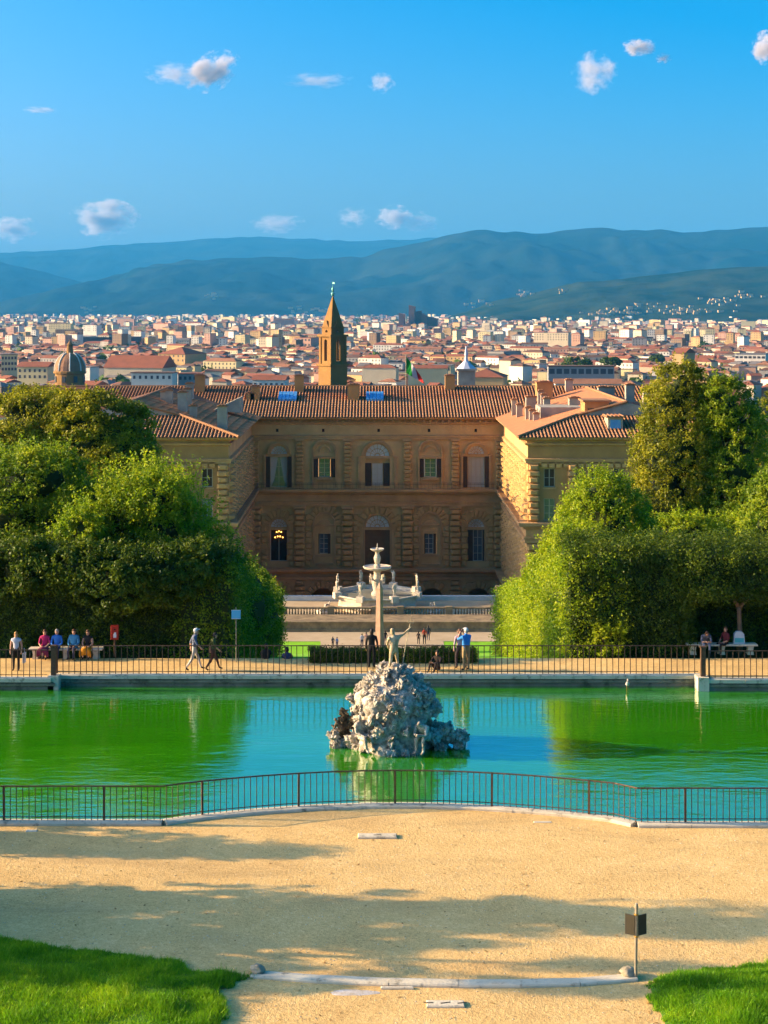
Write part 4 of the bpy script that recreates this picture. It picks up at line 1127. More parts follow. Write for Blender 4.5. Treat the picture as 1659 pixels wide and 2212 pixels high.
LG['olive'] = leaf_mat('oak_leaf', (0.075, 0.10, 0.005), (0.26, 0.26, 0.009), (0.52, 0.46, 0.018), 0.45)
LG['far'] = leaf_mat('cypress_leaf', (0.03, 0.06, 0.006), (0.06, 0.11, 0.010), (0.11, 0.16, 0.016), 0.25)

def hedge(name, label, faces, core_boxes, n_leaves, m, base, clump=0.16, leaf=(0.13, 0.08), cat='hedge', rough=0.16, tex=0.5):
    """faces: (origin, u, v, normal) parallelograms; leaves are strewn over them in small tufts"""
    t = thing(name, label, cat, base); inv = Matrix.Translation(-Vector(base))
    ar = np.array([np.linalg.norm(np.cross(u, v)) for o_, u, v, n_ in faces]); ar /= ar.sum()
    V = []
    for (o_, u, v, n_), a in zip(faces, ar):
        k = int(n_leaves * a); per = 14; nt_ = max(4, k // per)
        s = rng.random((nt_, 2)); o_, u, v, n_ = map(lambda q: np.array(q, float), (o_, u, v, n_))
        c = o_ + s[:, :1] * u + s[:, 1:] * v
        bumpv = np.array([mnoise.noise(Vector(q) * 1.1) + 0.5 * mnoise.noise(Vector(q) * 3.0) for q in c])
        c = c + n_ * (bumpv * tex * 0.55 + rng.normal(0, rough, nt_))[:, None]
        rep = np.repeat(np.arange(nt_), per)
        pts = c[rep] + rng.normal(0, clump, (len(rep), 3))
        V.append(leaf_quads(pts, np.repeat(n_[None], len(rep), 0), *leaf))
    o = link('foliage', leaf_mesh('foliage', np.concatenate(V)), m, t); o.matrix_parent_inverse = inv
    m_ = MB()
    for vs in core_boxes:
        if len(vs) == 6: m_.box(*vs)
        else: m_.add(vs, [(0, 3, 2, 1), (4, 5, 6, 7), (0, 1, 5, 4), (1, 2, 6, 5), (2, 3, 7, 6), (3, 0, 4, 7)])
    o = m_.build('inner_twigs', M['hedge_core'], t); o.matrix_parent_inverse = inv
    return t
def sl(y): return slope_z(y)
# ---------- left side
# hedge facing the basin
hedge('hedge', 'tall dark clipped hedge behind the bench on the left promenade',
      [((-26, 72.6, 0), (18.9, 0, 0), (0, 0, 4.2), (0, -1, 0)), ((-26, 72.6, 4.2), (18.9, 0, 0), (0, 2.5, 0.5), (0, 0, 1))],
      [(-27, -7.4, 72.85, 76, -3, 4.0)], 62000, LG['dark'], (-16, 72, 0), 0.15, (0.12, 0.075))  # shade of the hedge front put into darker leaf colour
# the alley side of the left hedge (in shade), stepping down the slope
def alley(name, label, x, side, y0, y1, h0, h1, n, m):
    z0, z1 = sl(y0), sl(y1)
    f = [((x, y0, z0), (0, y1 - y0, z1 - z0), (0, 0, h0), (side, 0, 0)), ((x, y0, z0 + h0), (0, y1 - y0, z1 + h1 - z0 - h0), (-side * 2.6, 0, 0), (0, 0, 1)),
         ((x, y0, z0), (-side * 2.7, 0, 0), (0, 0, h0), (0, -1, 0))]
    b = 0.25 * -side
    xs_ = sorted((x + b, x - side * 2.4))
    cb = [(xs_[0], y0 + .25, z0 - .5), (xs_[1], y0 + .25, z0 - .5), (xs_[1], y1, z1 - .5), (xs_[0], y1, z1 - .5), (xs_[0], y0 + .25, z0 + h0 - .3), (xs_[1], y0 + .25, z0 + h0 - .3), (xs_[1], y1, z1 + h1 - .3), (xs_[0], y1, z1 + h1 - .3)]
    return hedge(name, label, f, [cb], n, m, (x, y0, z0), 0.16, (0.14, 0.085))
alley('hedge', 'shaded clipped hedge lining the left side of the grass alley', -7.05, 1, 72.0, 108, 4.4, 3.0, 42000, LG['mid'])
tree('laurel_bush', 'overhanging dark laurel mass jutting above the left hedge', (-12, 73.2, 0),
     [(-14.3, 72.5, 3.75, 1.8, 1.3, 1.05), (-12.2, 72.0, 3.3, 2.0, 1.5, 1.3), (-10.2, 72.2, 3.45, 1.7, 1.4, 1.15), (-16.7, 72.8, 3.7, 1.7, 1.3, 1.2), (-8.6, 72.7, 3.8, 1.1, 1.1, 1.0)], 30000, 0.32, LG['dark'], (0.17, 0.10), 0.14, 200, 0.6, per=60, cat='bush')
tree('fresh_bush', 'yellow-green leafy bush with upright shoots above the left hedge', (-11.9, 77.5, -1.5),
     [(-12.0, 77.5, 5.2, 2.2, 1.8, 1.9), (-10.6, 77.2, 4.6, 1.8, 1.5, 1.7), (-13.8, 77.4, 4.6, 1.7, 1.5, 1.9), (-11.4, 76.6, 6.3, 1.5, 1.2, 1.2), (-10.4, 76.9, 6.1, 1.0, 1.0, 1.1)], 24000, 0.36, LG['bright'], (0.17, 0.095), 0.16, 480, 1.5, depth=0.62, per=60, cat='bush')
tree('fresh_bush', 'narrow yellow-green shoots standing left of the upright leafy bush', (-15.0, 75.0, -1.0),
     [(-14.7, 75.0, 3.6, 1.1, 1.0, 2.2), (-14.3, 74.8, 5.0, 0.7, 0.7, 1.2)], 8000, 0.28, LG['bright'], (0.16, 0.09), 0.1, 120, 0.9, per=60, cat='bush')
tree('holm_oak', 'mid green oak at the left edge of the garden', (-19, 80, -2.0),
     [(-18.5, 80, 5.5, 3.0, 2.5, 3.0), (-16.2, 79.5, 4.2, 2.4, 2.2, 2.6), (-20.5, 80, 4, 2.6, 2.5, 3.4), (-17.3, 79, 7.2, 2.0, 1.8, 1.5), (-15.2, 79, 5.8, 1.4, 1.3, 1.4), (-14.6, 78.5, 2.6, 1.6, 1.5, 2.0)], 44000, 0.45, LG['mid'], (0.18, 0.10), 0.28, 240, 1.0, depth=0.5, per=70)
tree('holm_oak', 'slender oak sapling by the alley corner of the left hedge', (-9.0, 78.5, -1.7),
     [(-9.0, 78.5, 2.9, 1.5, 1.5, 2.3), (-8.2, 79.5, 2.0, 1.4, 1.4, 2.2), (-7.4, 83, 0.2, 1.3, 3.0, 2.0), (-7.2, 90, -1.8, 1.2, 4.0, 1.9)], 24000, 0.34, LG['mid'], (0.16, 0.09), 0.12, 160, 0.8, per=60, core=0.85)
for i, (bx_, E, lab, k) in enumerate([
    (-25.0, [(-25, 114, 6.5, 4.5, 4, 3.3), (-27, 112, 3.0, 4.2, 4, 3.5), (-23.2, 113, 4.5, 3.2, 3.2, 3.5), (-25.6, 114, 8.2, 2.6, 2.5, 1.6)], 'wide dark oak crown at the far left in front of the dome', 'olive'),
    (-19.8, [(-20.4, 112, 6.4, 3.3, 3.2, 3.2), (-18.5, 111, 4.6, 2.6, 2.6, 2.8), (-20, 111, 3, 3.5, 3, 3), (-21.3, 112, 8.2, 2.2, 2.2, 1.6), (-17.9, 111.5, 7.0, 1.6, 1.6, 1.9), (-17.2, 111, 1.6, 2.0, 2, 2.4)], 'tall dark oak beside the left wing of the palace', 'olive')]):
    tree('holm_oak', lab, (bx_, 113, sl(113)), E, 56000, 0.5, LG[k], (0.22, 0.13), 0.4, 60, 0.9, per=70, group=None)
tree('dark_shrub', 'small dark shrub between the tall oak and the left wing', (-15.0, 108, sl(108)), [(-14.9, 108, 1.4, 1.3, 1.3, 1.3), (-15.8, 108, -1, 2.0, 2, 3)], 9000, 0.35, LG['far'], (0.2, 0.12), 0.15, 0, per=60, cat='shrub')
# ---------- right side
hedge('hedge', 'tall clipped hedge facing the basin, right of the lit hedge corner',
      [((8.1, 72.0, 0), (5.6, 0, 0), (0, 0, 4.6), (0, -1, 0)), ((13.5, 71.7, 2.55), (13, 0, 0), (0, 0, 2.1), (0, -1, 0)), ((8.1, 72.0, 4.65), (19, 0, 0), (0, 4, 0.1), (0, 0, 1)), ((13.5, 74.6, 0), (13, 0, 0), (0, 0, 2.8), (0, -1, 0)), ((13.6, 72, 0), (0, 2.6, 0), (0, 0, 2.6), (1, 0, 0)), ((13.5, 71.8, 2.6), (13, 0, 0), (0, 2.6, 0), (0, 0, -1))],
      [(8.5, 13.2, 72.5, 76, -3, 4.3), (13.3, 27, 72.2, 76, 2.95, 4.3), (13.3, 27, 74.9, 76.1, -3, 2.85)], 105000, LG['dark'], (15, 72.5, 0), 0.15, (0.12, 0.075), tex=0.6)  # darker leaves paint in the shade of this front
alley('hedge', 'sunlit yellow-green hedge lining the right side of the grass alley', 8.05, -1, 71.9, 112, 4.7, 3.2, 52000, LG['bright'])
tree('rounded_shrub', 'rounded grey-green shrub rising above the right hedge', (11.5, 84.0, sl(84)),
     [(11.6, 84, 4.2, 2.2, 2.0, 2.3), (10.9, 83.6, 2.2, 2.6, 2.2, 2.4), (12.6, 84, 2.6, 1.8, 1.8, 2.6), (11.2, 83.6, 5.6, 1.3, 1.2, 1.2)], 28000, 0.34, LG['bright'], (0.16, 0.085), 0.2, 420, 0.8, depth=0.5, per=60, cat='shrub')
tree('fresh_bush', 'bright green bush filling the corner of the right hedge', (9.3, 76, 0), [(9.2, 76, 3.9, 1.3, 1.6, 1.4), (9.6, 79, 2.9, 1.5, 2.5, 2.0), (9.0, 86, 0.3, 1.3, 5, 1.9)], 18000, 0.3, LG['bright'], (0.15, 0.09), 0.12, 150, 0.6, per=60, cat='bush')
tree('cypress_oak', 'tallest dark evergreen tree in front of the right wing', (20.5, 112, sl(112)),
     [(20.6, 112, 9.0, 2.0, 2.0, 2.6), (20.5, 111.5, 5.5, 2.9, 2.6, 3.4), (19.8, 111, 1.6, 2.6, 2.5, 3.6), (22.3, 112, 2.0, 3.0, 3, 4.0), (21.4, 112, 10.2, 1.2, 1.2, 1.5), (19.6, 111, -2.5, 3.0, 2.5, 3.5)], 62000, 0.45, LG['olive'], (0.2, 0.12), 0.4, 220, 1.1, depth=0.45, per=70)
tree('cypress_oak', 'lighter evergreen tree just right of the tallest dark one', (24.3, 111, sl(111)),
     [(24.0, 111, 8.0, 1.9, 1.8, 2.6), (24.6, 110.5, 4.6, 2.3, 2.2, 3.2), (24.5, 110, 0.5, 2.6, 2.4, 3.8), (23.4, 110.5, 9.3, 1.2, 1.2, 1.3), (25.3, 110, 7.2, 1.0, 1.0, 1.7)], 50000, 0.42, LG['mid'], (0.2, 0.11), 0.35, 220, 1.1, depth=0.45, per=70)
tree('fresh_bush', 'pale green bush behind the hedge, below the two evergreens', (17.2, 92, sl(92)),
     [(16.2, 92, 1.6, 2.0, 1.8, 1.9), (18.5, 92, 1.3, 2.2, 2, 2.2), (20.6, 92, 1.6, 2.0, 1.8, 2.0), (17.4, 91.5, 2.6, 1.3, 1.2, 1.2)], 26000, 0.34, LG['bright'], (0.17, 0.09), 0.15, 200, 0.6, per=60, cat='bush')
tree('holm_oak', 'green oak cut by the right edge of the frame', (21.5, 88, sl(88)),
     [(21.6, 88, 3.0, 1.8, 1.8, 2.6), (22.2, 88, 5.0, 1.7, 1.6, 2.2), (20.2, 87.5, 1.3, 1.5, 1.5, 1.6)], 18000, 0.4, LG['mid'], (0.18, 0.1), 0.25, 60, 0.6, per=60)
tree('cypress_oak', 'dark tree top at the right frame edge behind the oak', (29.5, 118, sl(118)), [(29.5, 118, 6.8, 1.4, 1.5, 3.4), (29.6, 118, 2.5, 2.0, 2, 4.0)], 9000, 0.4, LG['olive'], (0.2, 0.12), 0.3, 20, .6, per=60)
# low box hedge at the edge of the promenade
hedge('box_hedge', 'low clipped box hedge at the middle of the promenade edge',
      [((-3.55, 70.0, 0), (7.4, 0, 0), (0, 0, 0.52), (0, -1, 0)), ((-3.55, 70.0, 0.52), (7.4, 0, 0), (0, 0.8, 0), (0, 0, 1)), ((3.85, 70.0, 0), (0, .8, 0), (0, 0, .52), (1, 0, 0))],
      [(-3.5, 3.8, 70.08, 70.8, -0.4, 0.48)], 16000, LG['dark'], (0.15, 70.4, 0), 0.05, (0.07, 0.045), rough=0.03, tex=0.06)
# small sunlit sprigs in front of the right hedge
for i, (x_, y_, lab) in enumerate(((1300, 1415, 'pale green sprig in front of the right hedge, nearer the alley'), (1335, 1405, 'pale green sprig in front of the right hedge, nearer the bench'))):
    p = at(D(x_), D(1420), 71.3)
    tree('sprig', lab, (p.x, 71.4, 0), [(p.x, 71.4, 0.6, 0.25, 0.2, 0.5), (p.x + .15, 71.4, 1.0, 0.18, 0.15, 0.35)], 420, 0.12, LG['bright'], (0.13, 0.07), 0.02, 14, 0.5, per=20, cat='plant', core=0)
# trees out of the frame to the left: they throw the long shadows across the gravel
tree('garden_oak', 'tall oak outside the frame at left, throwing the longest shadow over the gravel', (-19, 42.8, 0),
     [(-19, 42.9, 3.4, 2, 1.25, 2.3), (-19, 42.95, 6.6, 1.8, 1.15, 2.6), (-19.2, 42.7, 8.6, 1.3, 0.8, 1.4)], 9000, 0.4, LG['mid'], (0.24, 0.14), 0.25, 30, .6, per=50)
tree('garden_oak', 'broad oak outside the frame at left, shading the lower left gravel', (-19, 39.6, 0),
     [(-19, 39.6, 2.6, 2, 2.1, 2.2), (-18.5, 40.6, 3.9, 1.6, 1.3, 1.8), (-19, 39.0, 4.2, 1.5, 1.4, 1.5), (-18.6, 41.2, 2.5, 1.5, 1.0, 2.0), (-18.8, 41.3, 5.2, 1.0, .8, 1.4), (-19, 38.2, 2.8, 1.5, 1.1, 2.3), (-19, 39.75, 7.8, .5, .3, .9), (-19, 38.6, 7.6, .6, .35, 1.1)], 8000, 0.4, LG['mid'], (0.24, 0.14), 0.25, 30, .6, per=50)
tree('garden_oak', 'small oak outside the frame at left, shading the near kerb', (-19, 47.4, 0),
     [(-19, 47.4, 2.3, 2, 1.0, 1.8), (-18.7, 47.1, 3.6, 1.2, .7, 1.3)], 5000, 0.4, LG['mid'], (0.24, 0.14), 0.2, 20, .5, per=50)
# ================================================================ people and statues
def skin_body(name, pts, edges, root, sub=1):
    """pts: {joint: (x, y, z, rx, ry)}; edges between joints; grows one continuous skin"""
    keys = list(pts); ix = {k: i for i, k in enumerate(keys)}
    me = bpy.data.meshes.new(name + '_skeleton')
    me.from_pydata([pts[k][:3] for k in keys], [(ix[a], ix[b]) for a, b in edges], [])
    o = bpy.data.objects.new(name, me); col.objects.link(o)
    o.modifiers.new('skin', 'SKIN'); 
    lay = me.skin_vertices[0].data if me.skin_vertices else None
    if lay is None:
        bm = bmesh.new(); bm.from_mesh(me); bm.verts.layers.skin.verify(); bm.to_mesh(me); bm.free(); lay = me.skin_vertices[0].data
    for k in keys:
        v = lay[ix[k]]; v.radius = (pts[k][3], pts[k][4]); v.use_root = (k == root)
    sm = o.modifiers.new('sub', 'SUBSURF'); sm.levels = sub; sm.render_levels = sub
    dg = bpy.context.evaluated_depsgraph_get()
    out = bpy.data.meshes.new_from_object(o.evaluated_get(dg))
    bpy.data.objects.remove(o); bpy.data.meshes.remove(me)
    out.name = name
    for p in out.polygons: p.use_smooth = True
    return out
FIN = [('f1', -0.028, 0.075), ('f2', -0.009, 0.085), ('f3', 0.010, 0.08), ('f4', 0.028, 0.062)]
EDG = [('pelvis', 'waist'), ('waist', 'chest'), ('chest', 'neck'), ('neck', 'chin'), ('chin', 'brow'), ('brow', 'crown')]
for s_ in 'LR':
    EDG += [('chest', 'sh' + s_), ('sh' + s_, 'el' + s_), ('el' + s_, 'wr' + s_), ('wr' + s_, 'pa' + s_), ('pelvis', 'hp' + s_), ('hp' + s_, 'kn' + s_), ('kn' + s_, 'an' + s_), ('an' + s_, 'to' + s_), ('wr' + s_, 'th' + s_)]
    EDG += [('pa' + s_, f + s_) for f, a, b in FIN]
def pose(kind, fem=False, fat=1.0, arms=None):
    """joints of a 1.75 m figure facing +y; returns {joint: (x,y,z)}"""
    J = dict(pelvis=(0, 0, .95), waist=(0, 0.01, 1.10), chest=(0, 0, 1.36), neck=(0, .0, 1.50), chin=(0, .035, 1.565), brow=(0, .02, 1.65), crown=(0, 0.0, 1.735))
    for s_, q in (('L', -1), ('R', 1)):
        J['sh' + s_] = (.185 * q, 0, 1.41); J['el' + s_] = (.25 * q, -.02, 1.13); J['wr' + s_] = (.25 * q, .06, .90)
        J['hp' + s_] = (.095 * q, 0, .90); J['kn' + s_] = (.11 * q, .02, .50); J['an' + s_] = (.12 * q, -.02, .085); J['to' + s_] = (.13 * q, .14, .03)
    if kind == 'walk':
        J.update(knL=(-.1, .18, .52), anL=(-.1, .30, .11), toL=(-.1, .46, .06), knR=(.1, -.08, .50), anR=(.1, -.34, .14), toR=(.1, -.22, .03),
                 elL=(-.25, -.14, 1.15), wrL=(-.24, -.12, .92), elR=(.25, .12, 1.15), wrR=(.22, .30, .98), chest=(0, .04, 1.36), neck=(0, .07, 1.49), chin=(0, .115, 1.56), brow=(0, .10, 1.645), crown=(0, .08, 1.73))
    if kind in ('sit', 'sit_lean', 'sit_ground'):
        d = -.45
        for k in list(J):
            if k[:2] not in ('kn', 'an', 'to'): J[k] = (J[k][0], J[k][1], J[k][2] + d)
        for s_, q in (('L', -1), ('R', 1)):
            J['hp' + s_] = (.1 * q, .05, .47); J['kn' + s_] = (.13 * q, .46, .52); J['an' + s_] = (.13 * q, .44, .09); J['to' + s_] = (.14 * q, .60, .03)
            J['el' + s_] = (.25 * q, .08, .68); J['wr' + s_] = (.13 * q, .30, .60)
        if kind == 'sit_lean':
            J.update(waist=(0, .10, .64), chest=(0, .28, .83), neck=(0, .40, .92), chin=(0, .46, .94), brow=(0, .50, 1.0), crown=(0, .47, 1.08))
            for s_, q in (('L', -1), ('R', 1)): J['sh' + s_] = (.18 * q, .33, .86); J['el' + s_] = (.22 * q, .42, .60); J['wr' + s_] = (.05 * q, .62, .66)
        if kind == 'sit_ground':
            for k in J: J[k] = (J[k][0], J[k][1], J[k][2] - .36)
            for s_, q in (('L', -1), ('R', 1)):
                J['kn' + s_] = (.16 * q, .40, .48); J['an' + s_] = (.14 * q, .62, .09); J['to' + s_] = (.14 * q, .78, .03); J['el' + s_] = (.24 * q, .20, .42); J['wr' + s_] = (.10 * q, .42, .45)
    if kind == 'photo':
        for s_, q in (('L', -1), ('R', 1)): J['el' + s_] = (.27 * q, .22, 1.28); J['wr' + s_] = (.08 * q, .30, 1.55)
    if kind == 'stride_back':
        J.update(knL=(-.12, .10, .50), anL=(-.13, .02, .09), toL=(-.14, .18, .03), knR=(.16, -.05, .5), anR=(.22, -.12, .09), toR=(.24, .04, .03), elR=(.30, .18, 1.30), wrR=(.10, .28, 1.52))
    if arms: J.update(arms)
    return J
RAD = dict(pelvis=(.155, .115), waist=(.14, .10), chest=(.165, .115), neck=(.058, .06), chin=(.072, .085), brow=(.078, .098), crown=(.05, .06))
for s_ in 'LR':
    RAD.update({'sh' + s_: (.07, .07), 'el' + s_: (.048, .048), 'wr' + s_: (.03, .03), 'pa' + s_: (.035, .018), 'th' + s_: (.011, .011), 'hp' + s_: (.098, .105), 'kn' + s_: (.066, .066), 'an' + s_: (.042, .045), 'to' + s_: (.038, .028)})
    for f, a, b in FIN: RAD[f + s_] = (.009, .009)
def seg_d(p, a, b):
    ab = b - a; t = max(0, min(1, (p - a).dot(ab) / (ab.length_squared + 1e-9))); return (p - a - ab * t).length
def body_mesh(name, J, scale_r=1.0, fem=False, mats=None, short=True, skirt=False, sleeves=True):
    J = dict(J)
    for s_ in 'LR':
        e, w_ = Vector(J['el' + s_]), Vector(J['wr' + s_]); u = (w_ - e).normalized()
        sd_ = u.cross(Vector((1, 0, 0))); sd_ = sd_.normalized() if sd_.length > .1 else Vector((0, 0, 1))
        pa = w_ + u * .07; J['pa' + s_] = tuple(pa)
        curl = Vector((0.35 if s_ == 'L' else -0.35, 0, 0))
        J['th' + s_] = tuple(w_ + u * .07 + sd_ * .055)
        for f, a, b in FIN: J[f + s_] = tuple(pa + u * b + sd_ * a + curl * b * .5)
    pts = {}
    for k, c in J.items():
        r = RAD[k]; q = scale_r if k in ('pelvis', 'waist', 'chest') or k[:2] in ('hp', 'sh') else (0.5 + 0.5 * scale_r)
        if k in ('neck', 'chin', 'brow', 'crown') or k[:2] in ('pa', 'th') or k[0] == 'f': q = 1
        pts[k] = (*c, r[0] * q, r[1] * q)
    me = skin_body(name, pts, EDG, 'pelvis', 1)
    if mats:
        for m in mats: me.materials.append(m)     # skin, top, bottom, shoes
        segs = [(0, 'neck', 'chin'), (0, 'chin', 'crown'), (1, 'waist', 'chest'), (1, 'chest', 'neck'), (2, 'pelvis', 'waist')]
        for s_ in 'LR':
            segs += [(1, 'chest', 'sh' + s_), (1, 'sh' + s_, 'el' + s_), (0 if short else 1, 'el' + s_, 'wr' + s_), (0, 'wr' + s_, 'pa' + s_), (2, 'pelvis', 'hp' + s_), (2, 'hp' + s_, 'kn' + s_), (0 if skirt else 2, 'kn' + s_, 'an' + s_), (3, 'an' + s_, 'to' + s_)]
            if not sleeves: segs[-7] = (0, 'sh' + s_, 'el' + s_)
        VV = {k: Vector(v) for k, v in J.items()}
        for p in me.polygons:
            c = p.center
            best = min(((seg_d(c, VV[a], VV[b]) - (0.02 if m_ == 1 else 0), m_) for m_, a, b in segs))
            p.material_index = best[1]
    return me
def head_bits(t, J, hair_m, hat=None, hair='short', skin=None, s=1.0):
    ch, br, cr = Vector(J['chin']), Vector(J['brow']), Vector(J['crown'])
    up = (cr - ch).normalized(); fw = Vector((0, 1, 0)); fw = (fw - up * fw.dot(up)).normalized(); rt = fw.cross(up)
    c = br + up * 0.012
    def cap(rad, low, name, m, back=0.0, z0=0.0):
        m_ = MB(); m_.smooth = True
        n = 12; rows = 6
        for i in range(rows + 1):
            ph = i / rows * math.pi / 2
            for k in range(n):
                a = 2 * math.pi * k / n
                fx = math.cos(a); fy = math.sin(a)
                lo = low if fy > 0.2 else low - 0.10 - back * (1 if fy < -.2 else .5)
                zz = lo * (1 - math.sin(ph)) + rad[2] * math.sin(ph)
                q = c + rt * (rad[0] * fx * math.cos(ph) ** .6) + fw * (rad[1] * fy * math.cos(ph) ** .6 - .008) + up * (zz + z0)
                m_.v.append(tuple(q))
        for i in range(rows):
            for k in range(n): m_.face((i * n + k, i * n + (k + 1) % n, (i + 1) * n + (k + 1) % n, (i + 1) * n + k))
        m_.face(tuple(range(n - 1, -1, -1)))
        return link(name, m_.mesh(name), m, t)
    cap((.086, .108, .115), 0.03, 'hair', hair_m, 0.12 if hair == 'long' else 0.02)
    if hat is not None:
        h = cap((.092, .114, .125), 0.05, 'cap', hat, -0.06)
        b_ = MB(); q = c + fw * .10 + up * .055
        b_.add([tuple(q - rt * .07), tuple(q + rt * .07), tuple(q + rt * .055 + fw * .075 - up * .012), tuple(q - rt * .055 + fw * .075 - up * .012)] + [tuple(Vector(v) - up * .008) for v in (q - rt * .07, q + rt * .07, q + rt * .055 + fw * .075 - up * .012, q - rt * .055 + fw * .075 - up * .012)], [(0, 1, 2, 3), (7, 6, 5, 4), (0, 4, 5, 1), (1, 5, 6, 2), (2, 6, 7, 3), (3, 7, 4, 0)])
        link('cap_peak', b_.mesh('cap_peak'), hat, h)
    # nose, ears, eyes, mouth
    f0 = br + fw * .098
    m_ = MB().add([tuple(f0 + up * .012), tuple(f0 - up * .035 - rt * .016), tuple(f0 - up * .035 + rt * .016), tuple(f0 - up * .03 + fw * .024)], [(0, 1, 3), (0, 3, 2), (1, 2, 3)])
    link('nose', m_.mesh('nose'), skin, t)
    for q in (-1, 1):
        link('ear', MB().lathe([(.004, -.03), (.014, -.01), (.018, .012), (.006, .03)], 6, tuple(br + rt * (q * .083) - up * .012)).mesh('ear'), skin, t)
        link('eye', MB().lathe([(.003, -.008), (.011, 0), (.003, .008)], 6, tuple(br + fw * .088 + rt * (q * .032) + up * .006)).mesh('eye'), M['eye'], t)
    q = ch + fw * .085
    link('mouth', MB().add([tuple(q - rt * .026), tuple(q + rt * .026), tuple(q + rt * .02 + up * .01 + fw * .004), tuple(q - rt * .02 + up * .01 + fw * .004)], [(0, 1, 2, 3)]).mesh('mouth'), M['lip'], t)
M['skin'] = mat('skin', (0.50, 0.27, 0.17), 0.6)
M['eye'] = mat('eye_dark', (0.03, 0.02, 0.015), 0.3); M['lip'] = mat('lips', (0.35, 0.10, 0.08), 0.5)
def cloth(name, c): 
    if name not in M: M[name] = mat(name, c, 0.9, tuple(q * 0.75 for q in c), 7.0, 0.5, bump=0.012, bscale=14)
    return M[name]
HAIR = dict(dark=mat('dark_hair', (0.02, 0.013, 0.01), 0.6), blond=mat('blond_hair', (0.42, 0.22, 0.06), 0.6), grey=mat('grey_hair', (0.36, 0.35, 0.33), 0.6), brown=mat('brown_hair', (0.10, 0.045, 0.02), 0.6))
n_people = 0
def person(label, px, py, Y, z, face, kind, top, bottom, hair='dark', height=1.72, hat=None, long=False, short=True, skirt=False, sleeves=True, fat=1.0, shoes=(0.03, 0.025, 0.02), arms=None, group=None, exact=None):
    p = at(px, py, Y) if exact is None else Vector(exact)
    t = thing('person', label, 'person', (p.x, Y if exact is None else exact[1], z), R(face), group)
    s = height / 1.75; t.scale = (s, s, s)
    J = pose(kind, arms=arms)
    me = body_mesh('body', J, fat, mats=[M['skin'], cloth(f'cloth_{top}', top), cloth(f'cloth_{bottom}', bottom), cloth(f'shoe_{shoes}', shoes)], short=short, skirt=skirt, sleeves=sleeves)
    link('body', me, None, t)
    if skirt:
        sk = MB(); sk.smooth = True
        rows_ = [(.02, .50, .20), (.10, .58, .22), (.30, .60, .25), (.52, .585, .27), (.58, .50, .28), (.57, .34, .29), (.55, .24, .27)]
        for yy, zz, hw in rows_:
            for q in range(7):
                u = -1 + q / 3; sk.v.append((u * hw, yy + .02 * math.sin(q * 2.1), zz - .12 * u * u))
        for i in range(len(rows_) - 1):
            for q in range(6): sk.face((i * 7 + q, i * 7 + q + 1, (i + 1) * 7 + q + 1, (i + 1) * 7 + q))
        link('skirt', sk.mesh('skirt'), cloth(f'cloth_{bottom}', bottom), t)
    head_bits(t, J, HAIR[hair], cloth(f'hat_{hat}', hat) if hat else None, 'long' if long else 'short', M['skin'])
    return t
NAVY, BLACK, WHITE = (0.03, 0.04, 0.09), (0.015, 0.014, 0.014), (0.62, 0.60, 0.58)
# promenade, from left to right (face: 0 looks away from the camera, 180 at it, 90 to the left)
w1 = person('woman in a white and blue top holding a pale bag at far left', D(35), D(1447), 68.6, 0, 180, 'stand', (0.55, 0.55, 0.62), BLACK, 'blond', 1.66, long=True, sleeves=False)
bag = link('shoulder_bag', MB().box(-0.05, 0.05, -0.14, 0.14, 0, 0.42).tube([(0, -.1, .42), (0, 0, .62), (0, .1, .42)], .012, 5).mesh('shoulder_bag'), cloth('bag_white', (0.55, 0.58, 0.62)), None, (w1.location.x + .36, 68.55, 0.36)); tag(bag, 'pale cloth bag hanging from the hand of the woman at far left', 'bag')
ben = thing('park_bench', 'long stone bench in front of the left hedge with four people on it', 'bench', (0, 71.0, 0)); ben.location.x = at(D(143), D(1410), 71.0).x
def make_bench(b, L_):
    link('seat', MB().bevbox(-L_ / 2, L_ / 2, -0.08, 0, -0.25, 0.25, 0.02).mesh('seat'), M['kerb'], b, (0, 0, .40), (R(-90), 0, 0))
    for q in (-1, 0, 1): link('leg', MB().prism([(-.14, 0), (.14, 0), (.1, .2), (.14, .40), (-.14, .40), (-.1, .2)], -.2, .2).mesh('leg'), M['kerb'], b, (q * (L_ / 2 - .3), 0, 0))
make_bench(ben, 3.3)
SB = dict(kind='sit', Y=71.0, z=0.03)
person('seated woman in a magenta top with crossed legs, first on the left bench', D(97), D(1410), face=180, top=(0.45, 0.02, 0.12), bottom=(0.16, 0.02, 0.06), hair='brown', height=1.68, skirt=True, arms=dict(knR=(.02, .48, .56), anR=(-.02, .56, .16), toR=(-.05, .72, .14)), **SB)
person('seated person with grey hair in a bright blue shirt, second on the left bench', D(123), D(1410), face=180, top=(0.04, 0.20, 0.62), bottom=NAVY, hair='grey', height=1.70, short=False, **SB)
person('seated broad person in a teal blue shirt, third on the left bench', D(160), D(1410), face=172, top=(0.06, 0.25, 0.42), bottom=(0.05, 0.05, 0.09), hair='brown', height=1.70, fat=1.35, short=False, **SB)
person('seated woman in a black top and mustard skirt, last on the left bench', D(190), D(1410), face=176, top=(0.02, 0.02, 0.02), bottom=(0.55, 0.22, 0.01), hair='brown', height=1.66, skirt=True, sleeves=False, **SB)
person('man in a white cap, grey-blue shirt and white trousers walking right', D(419), D(1452), 68.6, 0, -82, 'walk', (0.13, 0.15, 0.22), (0.62, 0.56, 0.48), 'grey', 1.80, hat=(0.6, 0.62, 0.65))
person('woman in an olive top and brown trousers walking ahead of the man in the cap', D(460), D(1453), 68.6, 0, -82, 'walk', (0.09, 0.10, 0.025), (0.10, 0.04, 0.025), 'dark', 1.62, sleeves=True)
